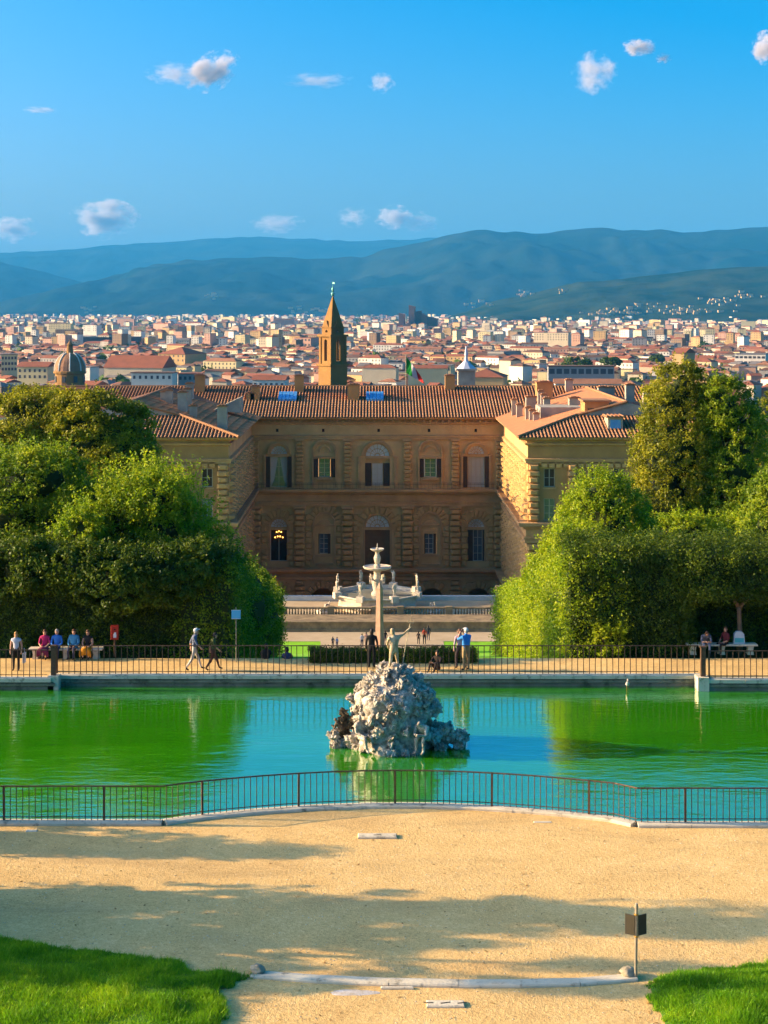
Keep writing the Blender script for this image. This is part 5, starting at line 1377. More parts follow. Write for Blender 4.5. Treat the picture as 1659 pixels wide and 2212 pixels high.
person('dark-clothed person sitting low at the lawn edge by the left alley hedge', D(575), D(1430), 70.9, -0.25, 10, 'sit_ground', BLACK, BLACK, 'dark', 1.7, short=False)
person('person in dark blue sitting at the lawn edge right of the dark-clothed one', D(620), D(1430), 70.9, -0.38, 0, 'sit_ground', (0.05, 0.06, 0.13), BLACK, 'dark', 1.66, short=False)
person('person all in black standing with back turned in front of the box hedge', D(803), D(1440), 69.0, 0, 0, 'stand', BLACK, BLACK, 'dark', 1.70, short=False)
person('person in dark clothes sitting on the promenade ground right of the rock', D(945), D(1457), 68.6, 0, 150, 'sit_ground', (0.035, 0.022, 0.018), (0.04, 0.025, 0.02), 'dark', 1.62, short=False)
person('person in a pale pink shirt and dark trousers, left one of the close pair', D(993), D(1447), 68.9, 0, 20, 'stride_back', (0.52, 0.36, 0.42), (0.06, 0.045, 0.05), 'brown', 1.72, short=False)
person('man in a bright blue shirt, khaki trousers and white cap, right one of the pair', D(1007), D(1451), 68.6, 0, 35, 'photo', (0.05, 0.27, 0.70), (0.36, 0.26, 0.13), 'grey', 1.82, hat=(0.65, 0.64, 0.62), fat=1.15)
ben2 = thing('park_bench', 'stone bench in the recess under the right hedge', 'bench', (at(D(1558), D(1410), 71.9).x, 71.9, 0)); make_bench(ben2, 3.2)
person('person in a grey shirt leaning forward, seated on the right bench', D(1522), D(1410), 71.85, 0.03, 180, 'sit_lean', (0.16, 0.16, 0.20), (0.30, 0.30, 0.36), 'brown', 1.75)
person('person in a dark red top sitting on the right bench beside a bag', D(1568), D(1410), 71.85, 0.03, 120, 'sit', (0.12, 0.02, 0.025), BLACK, 'brown', 1.62)
p = at(D(1596), D(1411), 71.9)
tb = thing('carrier_bag', 'white and teal carrier bag standing on the right bench', 'bag', (p.x, 71.9, 0.48))
link('bag_body', MB().prism([(-.26, 0), (.26, 0), (.22, .44), (.12, .55), (-.12, .55), (-.22, .44)], -.1, .1).mesh('bag_body'), cloth('bag_pale', (0.55, 0.62, 0.66)), tb)
link('bag_print', MB().box(-.21, .21, -.106, -.102, .06, .26).mesh('bag_print'), cloth('bag_teal', (0.10, 0.48, 0.50)), tb)
# amphitheatre floor
AZ = -22.96
def afar(label, x_, y_, face, kind, top, bottom, h=1.6, **k):
    Y = F * (CZ - AZ) / (D(y_) - HY)
    return person(label, D(x_), D(y_), Y, AZ, face, kind, top, bottom, height=h, **k)
afar('far small figure in dark clothes by the left lawn corner on the sand', 719, 1399, 20, 'stand', (0.05, 0.05, 0.08), BLACK, 1.25)
afar('far small figure in a blue top beside the one in dark clothes', 728, 1399, -30, 'stand', (0.10, 0.18, 0.45), NAVY, 1.2)
afar('far figure in dark blue with a pale shirt left of the obelisk', 782, 1399, 10, 'stand', (0.45, 0.45, 0.6), NAVY, 1.6)
afar('far figure in a pinkish top close left of the obelisk', 791, 1396, 0, 'stand', (0.5, 0.3, 0.25), (0.3, 0.2, 0.15), 1.6)
afar('far figure in black just right of the obelisk', 832, 1392, 0, 'stand', BLACK, (0.05, 0.04, 0.06), 1.6)
afar('far child in dark clothes between the statue arm and the person in red', 904, 1392, -20, 'stand', (0.04, 0.03, 0.03), BLACK, 1.5)
afar('far figure in a red top and black trousers on the sand', 917, 1392, 10, 'stand', (0.62, 0.07, 0.03), BLACK, 1.9)
afar('far figure in black close behind the person in red', 925, 1384, 0, 'stand', (0.05, 0.05, 0.06), NAVY, 1.75)

# ---------------------------------------------------------------- the rock in the basin with its statue
M['rock'] = mat('weathered_limestone', (0.72, 0.64, 0.52), 0.92, (0.20, 0.15, 0.10), 5.0, 0.75, bump=0.10, bscale=8, island=None, stain=((0.62, 0.57, 0.47), 1.3, 0.55))
M['bronze'] = mat('pale_weathered_bronze', (0.60, 0.50, 0.33), 0.65, (0.30, 0.20, 0.09), 6.0, 0.7, bump=0.006, bscale=20)
RX, RYc = 0.08, 58.6
rk = thing('fountain_rock', 'craggy pale limestone rock rising from the middle of the green basin', 'rock', (RX, RYc, ZW))
def rk_r(z):      # radius of the mass at height above water
    prof = [(0, 1.62), (0.4, 1.58), (0.9, 1.55), (1.4, 1.56), (1.9, 1.45), (2.2, 1.15), (2.5, .80), (2.8, 0.52), (3.05, 0.2)]
    for (a, ra), (b, rb) in zip(prof[:-1], prof[1:]):
        if a <= z <= b: return ra + (rb - ra) * (z - a) / (b - a)
    return 0.1
# solid core
m_ = MB(); m_.smooth = True
rows = 16; nseg = 36
for i in range(rows + 1):
    z = 3.0 * i / rows
    for k in range(nseg):
        a = 2 * math.pi * k / nseg
        rr = (rk_r(z) - 0.12) * (1 + 0.22 * mnoise.noise(Vector((math.cos(a) * 2, math.sin(a) * 2, z * 1.4))) + 0.1 * mnoise.noise(Vector((math.cos(a) * 5, math.sin(a) * 5, z * 4))))
        m_.v.append((rr * math.cos(a), rr * math.sin(a), z - 0.25 if i == 0 else z))
for i in range(rows):
    for k in range(nseg): m_.face((i * nseg + k, i * nseg + (k + 1) % nseg, (i + 1) * nseg + (k + 1) % nseg, (i + 1) * nseg + k))
m_.face([rows * nseg + k for k in range(nseg)])
link('rock_core', m_.mesh('rock_core'), M['rock'], rk)
stones = [rock_mesh('stone', 20 + k, 3, 0.75, 2.3) for k in range(9)]
for s_ in stones:
    s_.materials.append(M['rock'])
    s_.polygons.foreach_set('use_smooth', [False] * len(s_.polygons))
M['dark_rock'] = mat('dark_brown_rock', (0.15, 0.105, 0.06), .9, (0.06, 0.045, 0.03), 4.0, .7, bump=.06, bscale=8)  # darker brown for the left pillar stones and figure
def stone(x, y, z, s, asp=(1, 1, 1)):
    o = link('stone', stones[rnd.randrange(9)], None, rk, (x, y, z), (rnd.uniform(0, 6), rnd.uniform(0, 6), rnd.uniform(0, 6)), (s * asp[0] * rnd.uniform(.8, 1.3), s * asp[1] * rnd.uniform(.8, 1.3), s * asp[2] * rnd.uniform(.7, 1.1)))
    return o
cnt = 0
for k in range(250):
    z = rnd.uniform(-0.02, 2.95) ** 1.0
    a = rnd.uniform(-math.pi * 1.12, math.pi * 0.12)      # mostly the sides that face the camera
    rr = rk_r(z) * (rnd.uniform(.86, 1.06) + .16 * mnoise.noise(Vector((math.cos(a) * 1.6, math.sin(a) * 1.6, z * 1.3 + 4))))
    s = rnd.choice((rnd.uniform(0.07, 0.14), rnd.uniform(0.07, 0.14), rnd.uniform(.13, .24))) * (1.0 if z < 2.3 else .8)
    stone(rr * math.cos(a), rr * math.sin(a), z, s, (1, 1, .8))
for k in range(26):   # right outlier ledge of small rocks
    stone(1.6 + rnd.uniform(-.25, .95), -.35 + rnd.uniform(-.4, .5), abs(rnd.gauss(.2, .22)) * (1.1 - .3 * 0), rnd.uniform(.12, .24))
for k in range(18):   # left outlier with the dark pillar-like figure
    stone(-1.55 + rnd.uniform(-.75, .2), -.2 + rnd.uniform(-.4, .4), abs(rnd.gauss(.12, .12)), rnd.uniform(.12, .22))
for q, (x, z, s) in enumerate([(-1.95, .35, .24), (-1.98, .6, .22), (-2.0, .85, .19), (-1.92, 1.05, .15), (-1.98, 1.2, .12), (-1.75, .75, .2), (-1.6, .9, .17)]):
    o = stone(x + .1, -.1, z, s); o.material_slots[0].link = 'OBJECT'; o.material_slots[0].material = M['dark_rock']
# reclining sea figures carved on the rock
def statue_fig(name, par, m, J, loc, rot, s, fat=1.1):
    me = body_mesh('figure', J, fat); me.materials.append(m)
    return link(name, me, None, par, loc, rot, (s, s, s))
statue_fig('carved_figure', rk, M['rock'], pose('sit_lean'), (1.15, -1.25, 0.1), (0, 0, R(150)), 1.1, 1.4)
statue_fig('carved_figure', rk, M['rock'], pose('sit'), (-1.1, -1.15, 0.15), (0, R(10), R(-150)), 1.0, 1.3)
statue_fig('carved_figure', rk, M['dark_rock'], pose('sit_lean'), (-1.85, -.3, 0.2), (0, 0, R(60)), 0.75, 1.2)
# standing sea god with raised arm and trident
ng = thing('sea_god_statue', 'weathered bronze statue of a man with raised arm and trident on the rock', 'statue', (at(D(851), 0, RYc).x, RYc - .15, 2.22))
J = pose('stand')
J.update(elR=(.40, .08, 1.52), wrR=(.62, .10, 1.72), shR=(.19, 0.02, 1.43), elL=(-.27, .05, 1.16), wrL=(-.20, .22, .98), knR=(.14, .16, .55), anR=(.20, .12, .25), toR=(.22, .27, .2), hpL=(-.09, 0, .9), knL=(-.14, -.02, .48), anL=(-.2, -.06, .05), toL=(-.2, .1, -.01),
         chest=(.02, 0.02, 1.36), chin=(-.05, .05, 1.565), brow=(-.06, .04, 1.65), crown=(-.07, 0.02, 1.73))
me = body_mesh('body', J, 1.12); me.materials.append(M['bronze'])
S = 0.92
ng.scale = (S, S, S); ng.rotation_euler = (0, 0, R(8))
link('body', me, None, ng)
head_bits(ng, J, M['bronze'], None, 'short', M['bronze'])
tr = MB().tube([(.36, .12, 0.15), (.44, .12, 0.75), (.62, .11, 1.70), (.70, .11, 2.02)], .016, 6)
link('trident_shaft', tr.mesh('trident_shaft'), M['bronze'], ng)
link('trident_prongs', MB().tube([(.60, .11, 1.98), (.61, .11, 2.12)], .012, 5).tube([(.70, .11, 2.0), (.73, .11, 2.2)], .012, 5).tube([(.79, .11, 1.95), (.83, .11, 2.08)], .012, 5).tube([(.59, .11, 1.98), (.80, .11, 1.94)], .012, 5).mesh('trident_prongs'), M['bronze'], ng)
# small white bird at the waterline
p = at(D(1355), D(1492), 66.9)
bd = thing('gull', 'small white bird standing by the far basin wall at right', 'bird', (p.x, 66.9, ZW + .02))
M['feather'] = mat('white_feather', (0.65, 0.6, 0.5), 0.8)
bb = MB(); bb.smooth = True
bb.tube([(0, 0.13, .30), (0, .05, .24), (0, -.05, .25), (0, -.12, .34), (0, -.14, .43), (0, -.15, .49)], [.015, .06, .085, .06, .042, .03], 8)
link('body', bb.mesh('body'), M['feather'], bd)
link('beak', MB().tube([(0, -.17, .47), (0, -.24, .455)], [.014, .004], 5).mesh('beak'), cloth('beak', (0.5, .25, .03)), bd)
for q in (-1, 1): link('leg', MB().tube([(q * .03, 0, .24), (q * .03, -.01, -.02)], .01, 5).mesh('leg'), cloth('beak', (0.5, .25, .03)), bd)

# ---------------------------------------------------------------- obelisk
YO = 180.0
p = at(D(820), D(1402), YO)
ob = thing('obelisk', 'tapering pink granite obelisk in the middle of the sand floor', 'obelisk', (p.x, YO, -23.0), R(-38))
def frustum(w0, w1, z0, z1):
    return MB().add([(-w0, -w0, z0), (w0, -w0, z0), (w0, w0, z0), (-w0, w0, z0), (-w1, -w1, z1), (w1, -w1, z1), (w1, w1, z1), (-w1, w1, z1)], [(0, 3, 2, 1), (4, 5, 6, 7), (0, 1, 5, 4), (1, 2, 6, 5), (2, 3, 7, 6), (3, 0, 4, 7)])
link('pedestal', frustum(.7, .6, 0, 0.55).mesh('pedestal'), M['granite'], ob)
link('shaft', frustum(.36, .26, .55, 7.0).mesh('shaft'), M['granite'], ob)
link('pyramidion', frustum(.26, .02, 7.0, 7.7).mesh('pyramidion'), M['granite'], ob)

# ---------------------------------------------------------------- fountain in front of the palace
YA = 202.6
p = at(D(815), 0, YA)
ft = thing('marble_fountain', 'octagonal marble fountain with two stacked basins before the palace', 'fountain', (p.x, YA, TZ))
link('plinth', MB().lathe([(4.6, 0), (4.6, .22), (4.3, .22), (4.3, .45), (4.0, .45), (4.0, .62)], 8, ph=R(22.5)).mesh('plinth'), M['marble'], ft)
link('lower_basin', MB().lathe([(5.2, .62), (5.35, .75), (5.15, .9), (5.25, 1.75), (5.75, 1.95), (5.75, 2.12), (5.45, 2.12), (5.3, 1.5), (0.3, 1.45)], 8, ph=R(22.5)).mesh('lower_basin'), M['marble'], ft)
M['pool'] = mat('fountain_pool', (0.25, 0.24, 0.18), 0.2)
link('pool', MB().lathe([(5.2, 1.72), (0.2, 1.74)], 8, ph=R(22.5)).mesh('pool'), M['pool'], ft)
link('stem', MB().lathe([(.8, 1.4), (.75, 2.0), (.5, 2.3), (.62, 2.9), (.75, 3.4), (.5, 3.9), (.42, 4.5), (.5, 4.85)], 14).mesh('stem'), M['marble'], ft)
link('middle_basin', MB().lathe([(.5, 4.8), (1.2, 4.95), (1.75, 5.15), (1.85, 5.35), (1.75, 5.42), (1.5, 5.3), (.3, 5.2)], 20).mesh('middle_basin'), M['marble'], ft)
link('upper_stem', MB().lathe([(.4, 5.2), (.45, 5.5), (.28, 5.7), (.42, 6.2), (.45, 6.5), (.25, 7.0), (.3, 7.3)], 12).mesh('upper_stem'), M['marble'], ft)
link('upper_basin', MB().lathe([(.3, 7.25), (.7, 7.4), (.92, 7.6), (.85, 7.66), (.6, 7.55), (.1, 7.5)], 18).mesh('upper_basin'), M['marble'], ft)
link('finial', MB().lathe([(.12, 7.5), (.16, 7.7), (.06, 7.85), (.05, 8.2), (.02, 8.35)], 8).mesh('finial'), M['marble'], ft)
putto = body_mesh('putto', pose('stand', arms=dict(elR=(.32, .1, 1.42), wrR=(.26, .15, 1.68))), 1.35); putto.materials.append(M['marble'])
putto2 = body_mesh('putto', pose('sit_lean'), 1.4); putto2.materials.append(M['marble'])
for k in range(8):
    a = R(22.5 + 45 * k)
    link('putto', putto, None, ft, (5.55 * math.cos(a), 5.55 * math.sin(a), 2.45), (0, 0, a + R(90)), (.95, .95, .95))
    link('rim_block', MB().box(-.45, .45, -.45, .45, 1.7, 2.45).mesh('rim_block'), M['marble'], ft, (5.5 * math.cos(a), 5.5 * math.sin(a), 0), (0, 0, a))
for k in range(4):
    a = R(45 + 90 * k)
    link('putto', putto2, None, ft, (.75 * math.cos(a), .75 * math.sin(a), 3.3), (0, 0, a - R(90)), (.95, .95, .95))
for (x_, face, lab) in ((700, 40, 'white marble group with a child and swan on the ground left of the fountain'), (938, -40, 'white marble group with a child and swan on the ground right of the fountain')):
    p = at(D(x_), 0, 199.5)
    g = thing('marble_group', lab, 'statue', (p.x, 199.5, TZ), R(face))
    link('base', MB().lathe([(1.0, 0), (1.0, .25), (.9, .4)], 10).mesh('base'), M['marble'], g)
    link('child_figure', putto2, None, g, (0, -.2, .3), (0, 0, R(180)), (1.05, 1.05, 1.05))
    link('swan', MB().tube([(-.9, -.2, .4), (-.4, -.3, .6), (.1, -.3, .55), (.45, -.4, .9), (.5, -.5, 1.4), (.45, -.65, 1.5)], [.1, .3, .35, .16, .1, .06], 8).mesh('swan'), M['marble'], g)
sh = thing('shell_basin', 'small pale shell-shaped basin at the foot of the fountain steps', 'basin', (at(D(785), 0, 197.6).x, 197.6, TZ))
link('bowl', MB().lathe([(.3, 0), (.35, .3), (1.0, .75), (1.05, .85), (.9, .82), (.1, .5)], 16).mesh('bowl'), M['marble'], sh)
link('foot', MB().lathe([(.5, 0), (.45, .15), (.3, .2)], 12).mesh('foot'), M['marble'], sh)

# ---------------------------------------------------------------- small things at the hedges
p = at(D(248), D(1366), 71.3)
fb = thing('fire_hose_box', 'red fire hose box with a white emblem in front of the left hedge', 'fire box', (p.x, 71.4, 0))
M['red'] = mat('red_paint', (0.42, 0.025, 0.012), 0.45, (0.30, 0.018, 0.01), 3.0, 0.5); M['white'] = mat('white_paint', (0.7, 0.7, 0.7), 0.6)
zc = p.z
link('cabinet', MB().bevbox(-.17, .17, -.2, 0, zc - .32, zc + .32, .015).mesh('cabinet'), M['red'], fb)
link('post', MB().tube([(0, -.1, 0), (0, -.1, zc - .32)], .05, 8).mesh('post'), M['iron'], fb)
link('emblem', MB().prism([(-.05, zc - .22), (.08, zc - .22), (.09, zc - .1), (.07, zc - .03), (.08, zc + .02), (.0, zc + .02), (-.05, zc - .08)], -.206, -.201).mesh('emblem'), M['white'], fb)
link('lock', MB().box(-.03, .05, -.206, -.201, zc + .12, zc + .18).mesh('lock'), M['dark'], fb)
p = at(D(510), D(1327), 70.2)
bs = thing('notice_sign', 'small blue notice board on a thin pole at the left alley corner', 'sign', (p.x, 70.2, 0))
link('pole', MB().tube([(0, 0, -.05), (0, 0, p.z + .3)], .022, 6).mesh('pole'), M['post_grey'], bs)
link('board', MB().box(-.20, .20, -.045, -.023, p.z - .18, p.z + .18).mesh('board'), mat('pale_blue_board', (0.10, 0.42, 0.68), 0.4), bs)
link('board_rim', MB().box(-.21, .21, -.04, -.024, p.z + .181, p.z + .20).box(-.21, .21, -.04, -.024, p.z - .20, p.z - .181).mesh('board_rim'), M['white'], bs)
# bare forked trunk beside the right bench
p = at(D(1597), D(1410), 72.6)
tk = thing('clipped_tree', 'bare forked trunk carrying the hedge roof beside the right bench', 'tree', (p.x, 72.6, 0))
m_ = MB(); m_.smooth = True
m_.tube([(0, 0, -.1), (.03, 0, .8), (0, 0, 1.7), (-.02, 0, 2.0)], [.15, .11, .1, .11], 8)
m_.tube([(-.02, 0, 1.95), (-.25, 0, 2.35), (-.5, .1, 2.9)], [.09, .07, .05], 7); m_.tube([(0, 0, 1.95), (.3, 0, 2.3), (.75, .1, 2.85)], [.09, .07, .05], 7)
link('trunk', m_.mesh('trunk'), mat('pale_bark', (0.30, 0.18, 0.10), 0.95, (0.18, 0.11, 0.07), 4, .6, bump=.02, bscale=12), tk)
# ================================================================ the city beyond the palace
GZ = -50.0
M['plain'] = mat('city_plain', (0.10, 0.085, 0.06), 0.95, (0.05, 0.07, 0.03), 0.004, 0.8)
o = MB().add([(-16000, 330, GZ), (16000, 330, GZ), (16000, 26000, GZ), (-16000, 26000, GZ)], [(0, 1, 2, 3)]).build('city_plain', M['plain']); tag(o, kind='structure')
o = MB().add([(-400, 196.5, -40.2), (400, 196.5, -40.2), (400, 330, -50), (-400, 330, -50)], [(0, 1, 2, 3)]).build('palace_ground', M['wallstone']); tag(o, kind='structure')
WALLC = {'white': (0.74, 0.68, 0.57), 'cream': (0.66, 0.54, 0.36), 'ochre': (0.52, 0.34, 0.15), 'pink': (0.52, 0.30, 0.21), 'grey': (0.34, 0.31, 0.28), 'pale yellow': (0.62, 0.52, 0.28), 'brown': (0.26, 0.17, 0.10)}
WM = {k: mat('city_wall_' + k.replace(' ', '_'), v, 0.92, tuple(q * .78 for q in v), 0.08, 0.6) for k, v in WALLC.items()}
ROOFC = {'red': (0.30, 0.095, 0.045), 'brown': (0.16, 0.078, 0.045), 'grey': (0.19, 0.165, 0.15), 'orange': (0.36, 0.155, 0.075)}
RM = {k: mat('city_roof_' + k, v, 0.92, tuple(q * .7 for q in v), 0.15, 0.6) for k, v in ROOFC.items()}
M['city_pane'] = mat('city_window', (0.06, 0.06, 0.065), 0.4)
def house_geo(w_, d_, h_, kind, pitch=0.3, over=0.5):
    """walls and roof as two builders, origin at the base centre"""
    a = MB().box(-w_ / 2, w_ / 2, -d_ / 2, d_ / 2, 0, h_)
    r_ = MB(); W, Dp = w_ / 2 + over, d_ / 2 + over
    if kind == 'flat':
        r_.box(-W + .2, W - .2, -Dp + .2, Dp - .2, h_, h_ + .5)
    elif kind == 'gable':
        t = Dp * pitch * 1.2
        r_.add([(-W, -Dp, h_), (W, -Dp, h_), (W, Dp, h_), (-W, Dp, h_), (-W, 0, h_ + t), (W, 0, h_ + t)], [(0, 1, 5, 4), (2, 3, 4, 5), (0, 4, 3), (1, 2, 5), (3, 2, 1, 0)])
    else:
        t = min(W, Dp) * pitch * 1.3; e = max(0.0, W - Dp) if W > Dp else 0; f_ = max(0.0, Dp - W) if Dp > W else 0
        r_.add([(-W, -Dp, h_), (W, -Dp, h_), (W, Dp, h_), (-W, Dp, h_), (-e, -f_, h_ + t), (e, -f_, h_ + t), (e, f_, h_ + t), (-e, f_, h_ + t)], [(0, 1, 5, 4), (1, 2, 6, 5), (2, 3, 7, 6), (3, 0, 4, 7), (4, 5, 6, 7), (3, 2, 1, 0)])
    return a, r_
ORD = ['first', 'second', 'third', 'fourth', 'fifth', 'sixth', 'seventh', 'eighth', 'ninth', 'tenth', 'eleventh', 'twelfth', 'thirteenth', 'fourteenth', 'fifteenth', 'sixteenth', 'seventeenth', 'eighteenth', 'nineteenth', 'twentieth', 'twenty-first', 'twenty-second', 'twenty-third', 'twenty-fourth', 'twenty-fifth', 'twenty-sixth', 'twenty-seventh', 'twenty-eighth', 'twenty-ninth', 'thirtieth', 'thirty-first', 'thirty-second', 'thirty-third', 'thirty-fourth', 'thirty-fifth', 'thirty-sixth', 'thirty-seventh', 'thirty-eighth', 'thirty-ninth', 'fortieth', 'forty-first', 'forty-second', 'forty-third', 'forty-fourth', 'forty-fifth', 'forty-sixth', 'forty-seventh', 'forty-eighth']
hr = random.Random(5)
pane_me = MB().box(-.5, .5, -.06, .05, -.5, .5).mesh('window'); pane_me.materials.append(M['city_pane'])
def city_house(x, y, w_, d_, h_, rz, wall, roofc, kind, label, windows=0, group='houses in the nearest part of the city', pitch=.3):
    t = thing('house', label, 'house', (x, y, GZ), rz, group)
    a, r_ = house_geo(w_, d_, h_, kind, pitch)
    a.build('wall', WM[wall], t); r_.build('roof', RM[roofc], t)
    if windows:
        nf = max(1, min(3, int((h_ - 2) / 4.2)))
        for (length, off, ax) in ((w_, -d_ / 2, 0), (d_, -w_ / 2, 1)):
            k = max(2, min(5, int(length / 4.0)))
            for q in range(k):
                for fl_ in range(nf):
                    u = -length / 2 + length * (q + .5) / k; z = h_ - 2.6 - fl_ * 4.0
                    loc = (u, off, z) if ax == 0 else (off, u, z)
                    link('window', pane_me, None, t, loc, (0, 0, 0 if ax == 0 else R(-90)), (1.3, 1, 2.0))
    return t
walls_w = ['white'] * 5 + ['cream'] * 6 + ['ochre'] * 3 + ['pink'] * 3 + ['pale yellow'] * 3 + ['grey'] * 2 + ['brown'] * 2
roofs_w = ['red'] * 6 + ['orange'] * 4 + ['brown'] * 5 + ['grey'] * 2
# landmark footprints to keep free (in picture x, distance range)
KEEP = [(D(110), D(195), 820, 1010), (D(690), D(755), 450, 900)]
rows_y = [1000, 1045, 1092, 1142, 1195, 1250, 1310]
n_h = 0
for ri, yr in enumerate(rows_y):
    x0, x1 = CX + (-12 - HX) * yr / F, CX + (780 - HX) * yr / F
    x = x0; k = 0
    while x < x1:
        w_ = hr.uniform(7, 15) if hr.random() < .8 else hr.uniform(15, 28)
        h_ = hr.uniform(10, 19); d_ = hr.uniform(8, 14)
        px = HX + (x + w_ / 2 - CX) * F / yr
        if any(a - 4 < px < b + 4 and c < yr < d for a, b, c, d in KEEP): x += 12; continue
        wall, rc = hr.choice(walls_w), hr.choice(roofs_w); kind = hr.choice(['hip', 'gable', 'gable', 'hip', 'flat'])
        if kind == 'flat': rc = 'grey'
        k += 1
        if n_h < 300:
            shp = {'hip': 'hipped', 'gable': 'gabled', 'flat': 'flat'}[kind]
            lab = f"{wall} house with {rc} {shp} roof, {ORD[min(k - 1, 47)]} from left in {['nearest', 'second', 'third', 'fourth', 'fifth', 'sixth', 'seventh'][ri]} city row"
            city_house(x + w_ / 2, yr + hr.uniform(-11, 11), w_, d_, h_ + (hr.random() < .06) * 8, R(hr.gauss(-30, 14)), wall, rc, kind, lab, windows=ri < 2 and hr.random() < .75, group='houses in the nearest part of the city')
            n_h += 1
        x += w_ * hr.uniform(1.0, 1.35) + hr.uniform(0, 5)
# the rest of the town: one mass, by wall and roof colour
mass = {}
def mass_house(x, y, w_, d_, h_, rz, wall, rc, kind):
    for mb_, key, mm in zip(house_geo(w_, d_, h_, kind, over=.4), (('w', wall), ('r', rc)), (WM[wall], RM[rc])):
        m_ = mass.setdefault(key, MB()); c, s_ = math.cos(rz), math.sin(rz)
        m_.add([(x + vx * c - vy * s_, y + vx * s_ + vy * c, GZ + vz) for vx, vy, vz in mb_.v], mb_.f)
mass_win = MB()
def mass_windows(x, y, w_, d_, h_, rz):
    c, s_ = math.cos(rz), math.sin(rz)
    for length, off, ax in ((w_, -d_ / 2 - .06, 0), (d_, -w_ / 2 - .06, 1)):
        k = max(2, int(length / 3.6)); fl_ = max(1, min(3, int((h_ - 3) / 3.6)))
        for q in range(k):
            if hr.random() < .15: continue
            u = -length / 2 + length * (q + .5) / k
            for f_ in range(fl_):
                z = h_ - 2.2 - f_ * 3.5
                P = []
                for du, dz_ in ((-.6, -.9), (.6, -.9), (.6, .9), (-.6, .9)):
                    lx, ly = (u + du, off) if ax == 0 else (off, u - du)
                    P.append((x + lx * c - ly * s_, y + lx * s_ + ly * c, GZ + z + dz_))
                mass_win.quad(*P)
y = 1360
while y < 13500:
    st = y * 0.0125 + 9
    x0, x1 = CX + (-15 - HX) * y / F, CX + (783 - HX) * y / F
    x = x0
    sc_ = max(1.0, y / 2800)
    while x < x1:
        w_ = hr.uniform(7, 17) * sc_ ** .4; d_ = hr.uniform(8, 15) * sc_ ** .3; h_ = hr.uniform(8, 17)
        if hr.random() < .07 and y > 2200: h_ = hr.uniform(20, 32); w_ *= 1.3
        if y > 6500: h_ *= 1.25
        gapp = 0.12 if y < 3200 else (0.22 if y < 6000 else .40)
        dens = mnoise.noise(Vector((x / 420.0, y / 900.0, 1.0)))
        if hr.random() > gapp + max(0, -dens) * .55:
            big = hr.random() < .05 and y < 7000
            wall = hr.choice(walls_w if y < 5000 else ['white', 'cream', 'cream', 'pale yellow', 'pink', 'grey']); kind = hr.choice(['hip', 'gable', 'gable', 'hip', 'flat'] if h_ < 20 else ['flat', 'hip'])
            rc = 'grey' if kind == 'flat' else hr.choice(roofs_w)
            if big: w_ *= 2.6; h_ *= 1.25
            ang = R(hr.gauss(-32, 16)); yy_ = y + hr.uniform(-.4, .4) * st
            mass_house(x + w_ / 2, yy_, w_, d_, h_, ang, wall, rc, kind)
            if y < 3600: mass_windows(x + w_ / 2, yy_, w_, d_, h_, ang)
        x += w_ * hr.uniform(.95, 1.35)
    y += st * .78
cityroot = bpy.data.objects.new('distant_town', None); col.objects.link(cityroot)
tag(cityroot, 'distant mass of pale houses with red roofs filling the plain', 'town', kind='stuff')
o = mass_win.build('windows', M['city_pane'], cityroot); o['kind'] = 'stuff'
for key, m_ in mass.items():
    o = m_.build(('walls_' if key[0] == 'w' else 'roofs_') + key[1].replace(' ', '_'), WM[key[1]] if key[0] == 'w' else RM[key[1]], cityroot); o['kind'] = 'stuff'
# trees between the houses: one mass of dark leaf tufts
E = []
V = []
for k in range(520):
    yv = 1000 * (13 ** (hr.random() ** .8)); px = hr.uniform(-5, 773)
    if yv < 1600 and hr.random() < .6: continue
    r_ = hr.uniform(5, 10) * max(1, yv / 3000) ** .6
    c = np.array([CX + (px - HX) * yv / F, yv, GZ + r_ * 1.1])
    n_ = 60
    d = rng.normal(0, 1, (n_, 3)); d /= np.linalg.norm(d, axis=1, keepdims=True)
    V.append(leaf_quads(c + d * r_ * np.array([1.5, 1, .9]) * rng.uniform(.5, 1, (n_, 1)), d, r_ * .7, r_ * .5))
o = link('town_trees', leaf_mesh('town_trees', np.concatenate(V)), LG['far']); tag(o, 'dark trees scattered as one mass among the distant houses', 'trees', kind='stuff')

# ---------------------------------------------------------------- landmarks
M['ochre_stone'] = mat('ochre_stone', (0.30, 0.155, 0.04), 0.9, (0.21, 0.105, 0.028), 0.15, 0.6, bump=.05, bscale=1.0)
YT = 510.0
p = at(D(719), 0, YT)
tw_ = thing('bell_tower', 'slender ochre bell tower with pointed spire behind the palace roof', 'tower', (p.x, YT, GZ), R(-52 + 0))
def zt(py_d): return CZ - (D(py_d) - HY) * YT / F - GZ
def sqr(a, z0, z1, m_=None, a1=None):
    m_ = m_ or MB(); a1 = a if a1 is None else a1
    return m_.add([(-a, -a, z0), (a, -a, z0), (a, a, z0), (-a, a, z0), (-a1, -a1, z1), (a1, -a1, z1), (a1, a1, z1), (-a1, a1, z1)], [(0, 3, 2, 1), (4, 5, 6, 7), (0, 1, 5, 4), (1, 2, 6, 5), (2, 3, 7, 6), (3, 0, 4, 7)])
A = 2.95
z_a, z_b, z_c, z_d = zt(790), zt(727), zt(706), zt(640)
